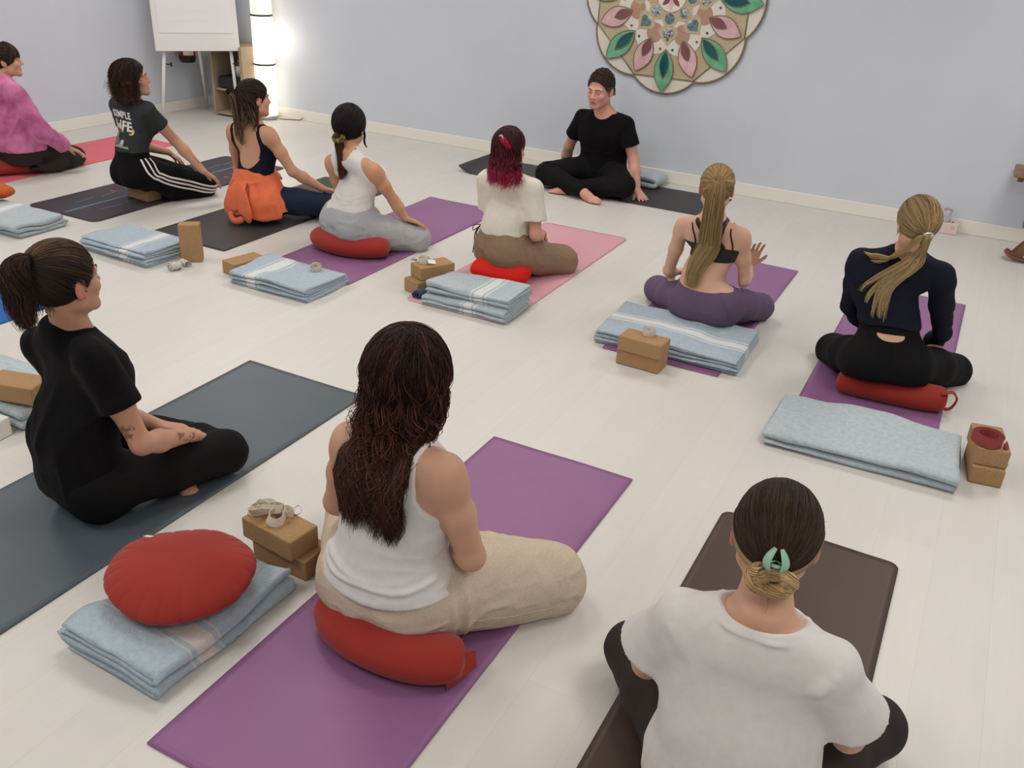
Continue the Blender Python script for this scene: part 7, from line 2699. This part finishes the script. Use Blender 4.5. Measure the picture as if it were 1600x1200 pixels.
def build_tiedye():
    p = Person('tiedye', 'woman in a pink tie-dye sweatshirt with dark hair and fringe, cut by the left edge', s_=1.0, torw=1.02, look=(.60, .80, 0), nod=-.02, skin=(206, 158, 136), h=.005, kneel=True, jo=dict(anR=(.13, .20, .045), anL=(-.13, .20, .045)),
               hands=dict(R=dict(d=(.25, .75, -.45), n=(.1, .45, .85), curl=.22, spread=.16), L=dict(d=(.1, .8, -.4), n=(0, .5, .8), curl=.25)))
    j = p.j
    p.body()
    pants(p, m_umber, off=.006, shin=.007, top=p.zt(.5), name='leggings', extra={'footL': .005, 'footR': .005}, wr=[(.0015, (7, 7, 14), 7)])
    zc, zn = j['chest'][2], j['neck'][2]
    zh = p.zt(-.15)

    def cut(X, Y, Z):
        u, v = p.uv(X, Y, Z)
        return np.maximum(zh - Z, .062 - np.sqrt(u * u * .9 + (v - .02) ** 2 * .8 + (Z - zn - .045) ** 2))
    add = [p.loft([(-.8, .02), (-.2, .026), (0, .045), (.5, .060), (1, .065), (1.5, .050), (2, .034), (2.6, .018), (3, .008)], t0=-.5)]
    add2 = []
    for e in 'RL':
        a, b, c = j['sh' + e], j['el' + e], j['wr' + e]
        add2 += [rc('sl', a, b, .060, .062, k=.03), rc('sl', b, b + (c - b) * .78, .064, .056, k=.04), rc('sl', b + (c - b) * .78, b + (c - b) * .95, .054, .040, k=.015, flat=True)]
    a, b = j['shR'], j['elR']
    fl = [([a + p.lat * .05 + A3(0, 0, -.05), (a + b) / 2 + p.lat * .06, b + p.lat * .05 - p.fwd * .02], .007, .014),
          ([b + p.lat * .05, b + p.lat * .03 + p.fwd * .06 + A3(0, 0, -.03), b + p.fwd * .10], .008, .012),
          ([p.at(.12, -.08, zc), p.at(.14, -.14, zc - .08), p.at(.10, -.17, zc - .16)], .012, .016), ([p.at(.16, -.02, zc - .03), p.at(.17, -.07, zc - .13), p.at(.15, -.12, zc - .2)], .012, .014),
          ([p.at(.17, -.06, zh + .03), p.at(.10, -.14, zh + .03), p.at(-.05, -.17, zh + .03)], .006, .007)]
    p.garment('sweatshirt', m_tiedye, {'torso': .02, 'shoulder': .018, 'hip': .014, 'bust': .014}, add=add, add2=add2, cuts=[cut], wr=[(.006, (10, 10, 6), 31), (.003, (20, 20, 14), 6)], wrfn=p.folds(fl))
    rs = np.random.default_rng(1)
    hl = hl_basic(False, -.05, .045)
    Vc, Qc = p.hcap(hl, r=(.085, .106, .097))
    rt = [(48, 34, 28), (60, 44, 36), (40, 29, 25)]
    parts = [(Vc, Qc, capcol(Vc, (46, 33, 28), .25))]
    parts.append(gathered(p, 900, (0, -.9, .1), hl, rt, rt, rs, r=.002, m=12, jit=.22))
    nn = 260
    n0 = np.tile(nrmz((0, .35, .93)), (nn, 1)) + rs.normal(0, .08, (nn, 3))
    n0 /= np.linalg.norm(n0, axis=1)[:, None]
    ph = rs.uniform(-1.25, 1.25, nn)
    n1 = np.stack([np.sin(ph), np.cos(ph), np.full(nn, -.02) - .35 * (np.abs(ph) > .9) + rs.normal(0, .05, nn)], 1)
    n1 /= np.linalg.norm(n1, axis=1)[:, None]
    D_ = slerp(n0, n1, np.linspace(0, 1, 12))
    loc = (np.array((0, -.014, .03)) + D_ * np.array((.084, .106, .096)) * (1.03 + rs.uniform(0, .05, (nn, 1, 1)))) * p.hk
    parts.append(tubes(p.H + loc @ p.hR, .002 * np.ones((nn, 12)), hcol(nn, 12, rt, [(84, 60, 46), (60, 44, 36)], rs), 3))
    parts.append(crown(50, p, rs, (50, 36, 30), .0008, .014))
    hair_obj(p, parts)
    p.eyes()


def build_instructor():
    p = Person('instructor', 'man in a black t-shirt and black trousers sitting cross-legged against the back wall', s_=1.08, male=True, look=(-.10, -.99, 0), nod=.16, tilt=.04, headk=1.16, skin=(214, 158, 142), h=.0045, torw=1.12,
               hands=dict(L=dict(d=(.72, -.55, -.42), n=(.25, -.1, .95), curl=.22, spread=.2), R=dict(d=(-.6, .6, -.2), n=(-.2, 0, 1), curl=.2)),
               feet=dict(R=dict(d=(.80, -.55, -.16), n=(-.1, -.75, .65), side=1), L=dict(d=(-.8, -.35, -.1), n=(0, -.5, .85), side=1)))
    j = p.j

    def paint(V, col):
        h = (V - p.H) @ p.hR.T / p.hk
        jaw = np.clip((-.030 - h[:, 2]) / .02, 0, 1) * np.clip((h[:, 1] - .0) / .03, 0, 1) * (h[:, 2] > -.12)
        n = .5 + .5 * vnoise(V * 160)
        w_ = jaw * .30 * (.5 + .5 * n)
        col = col * (1 - w_[:, None]) + np.array(lin((116, 84, 74))[:3]) * w_[:, None]
        ch = np.exp(-(((np.abs(h[:, 0]) - .038) / .022) ** 2 + ((h[:, 2] + .02) / .02) ** 2)) * (h[:, 1] > .03)
        col = col * (1 - .25 * ch[:, None] * np.array([0, .6, .5]))
        m_ = np.exp(-((h[:, 0] / .013) ** 2 + ((h[:, 2] + .060) / .0042) ** 2)) * (h[:, 1] > .07)
        col = col * (1 - .8 * m_[:, None]) + np.array(lin((70, 34, 32))[:3]) * .8 * m_[:, None]
        return col
    p.body(paint)
    pants(p, m_blacklegging, off=.010, shin=.010, top=p.zt(1.25), wr=[(.0035, (8, 8, 14), 7)])
    zc, zn = j['chest'][2], j['neck'][2]

    def cut(X, Y, Z):
        u, v = p.uv(X, Y, Z)
        return np.maximum(np.maximum(p.zt(.0) - Z, Z - zn - .004 + 0 * u), .076 - np.sqrt(u * u * .9 + (v - .045) ** 2 * .6 + (Z - zn - .03) ** 2))
    add = [p.loft([(-.8, .01), (.3, .014), (1, .020), (1.6, .020), (2.2, .016), (2.8, .008), (3, .005)], t0=-.3), p.sleeve('R', .60, .058, .070), p.sleeve('L', .60, .058, .070)]
    fl = [([p.at(-.12, .06, zc + .04), p.at(-.02, .15, zc - .06), p.at(.08, .15, zc - .10)], .007, .016), ([p.at(-.14, .08, zc - .10), p.at(0, .17, zc - .14), p.at(.12, .1, zc - .12)], .008, .014),
          ([p.at(-.14, .08, zc - .05), p.at(0, .17, zc - .10), p.at(.12, .1, zc - .05)], .005, .012)]
    p.garment('t_shirt', m_blackknit, {'torso': .012, 'shoulder': .010, 'hip': .012}, k=.06, add=add, cuts=[cut], wr=[(.0035, (9, 9, 7), 14)], wrfn=p.folds(fl))
    rs = np.random.default_rng(6)

    def hl(x, y, z):
        f = y * .86 - z * .5 - .026
        side = np.where((z < .012) & (y > -.012), .02, -1.)
        d = np.maximum(f, np.maximum(side, -.066 - z))
        return np.maximum(d, .026 - np.sqrt((np.abs(x) - .080) ** 2 + (y + .002) ** 2 + (z + .004) ** 2))
    Vc, Qc = p.hcap(hl, r=(.080, .100, .093))
    rt = [(74, 58, 47), (86, 68, 55), (62, 48, 40)]
    parts = [(Vc, Qc, capcol(Vc, (54, 41, 34), .3))]
    N = rs.normal(size=(2600, 3))
    N /= np.linalg.norm(N, axis=1)[:, None]
    P0 = N * np.array((.080, .100, .093)) + np.array((0, -.014, .03))
    N = N[hl(P0[:, 0], P0[:, 1], P0[:, 2]) < .004][:1500]
    n = len(N)
    # swept from the side parting across and back
    wt = np.clip((N[:, 2] - .05) / .5, 0, 1)
    flow = np.stack([-.5 * wt, .2 * wt - .7 * (1 - wt), .15 * wt - .6 * (1 - wt)], 1) + rs.normal(0, .04, (n, 3))
    t = np.linspace(0, 1, 8)
    D_ = N[:, None] + flow[:, None] * (t * .38)[None, :, None]
    D_ /= np.linalg.norm(D_, axis=2)[..., None]
    lf = 1.0 + .03 * np.sin(math.pi * t)[None] + (.02 + .11 * np.clip(N[:, 2:3] + .1, 0, 1)) * rs.uniform(.15, 1, (n, 1))
    loc = (np.array((0, -.014, .03)) + D_ * np.array((.080, .100, .093)) * lf[..., None]) * p.hk
    C = hcol(n, 8, rt, [(84, 66, 54), (60, 46, 38)], rs)
    gr = (N[:, 2] < .15)
    C[gr] = C[gr] * .6 + np.array(lin((120, 112, 108))[:3]) * .4
    parts.append(tubes(p.H + loc @ p.hR, .0019 * (1 - .6 * t ** 2)[None] * np.ones((n, 1)), C, 3))
    # flick behind the ears
    for q in (-1, 1):
        e0 = p.edir(nrmz((q * .80, -.5, -.45)), 1.02)
        pth = [e0 + p.hu * .02, e0, e0 - p.hu * .025 - p.hf * .004, e0 - p.hu * .038 - p.hf * .022]
        parts.append(tail(pth, 50, lambda t: .012 + 0 * t, rt, rt, rs, r=.0016, m=10, wave=.004, lenvar=.4))
    hair_obj(p, parts)
    p.eyes(closed=.8, brow=(74, 56, 46), brow_w=1.0)
    a = j['anL'] + nrmz(j['knL'] - j['anL']) * -.005
    ax = nrmz(j['anL'] - j['knL'])
    x1 = nrmz(np.cross(ax, (0, 0, 1)))
    y1 = np.cross(ax, x1)

for fn in (build_curly, build_blacktee, build_bun, build_blondnavy, build_bra, build_whitetank, build_navy, build_redhair, build_simple, build_tiedye, build_instructor):
    fn()
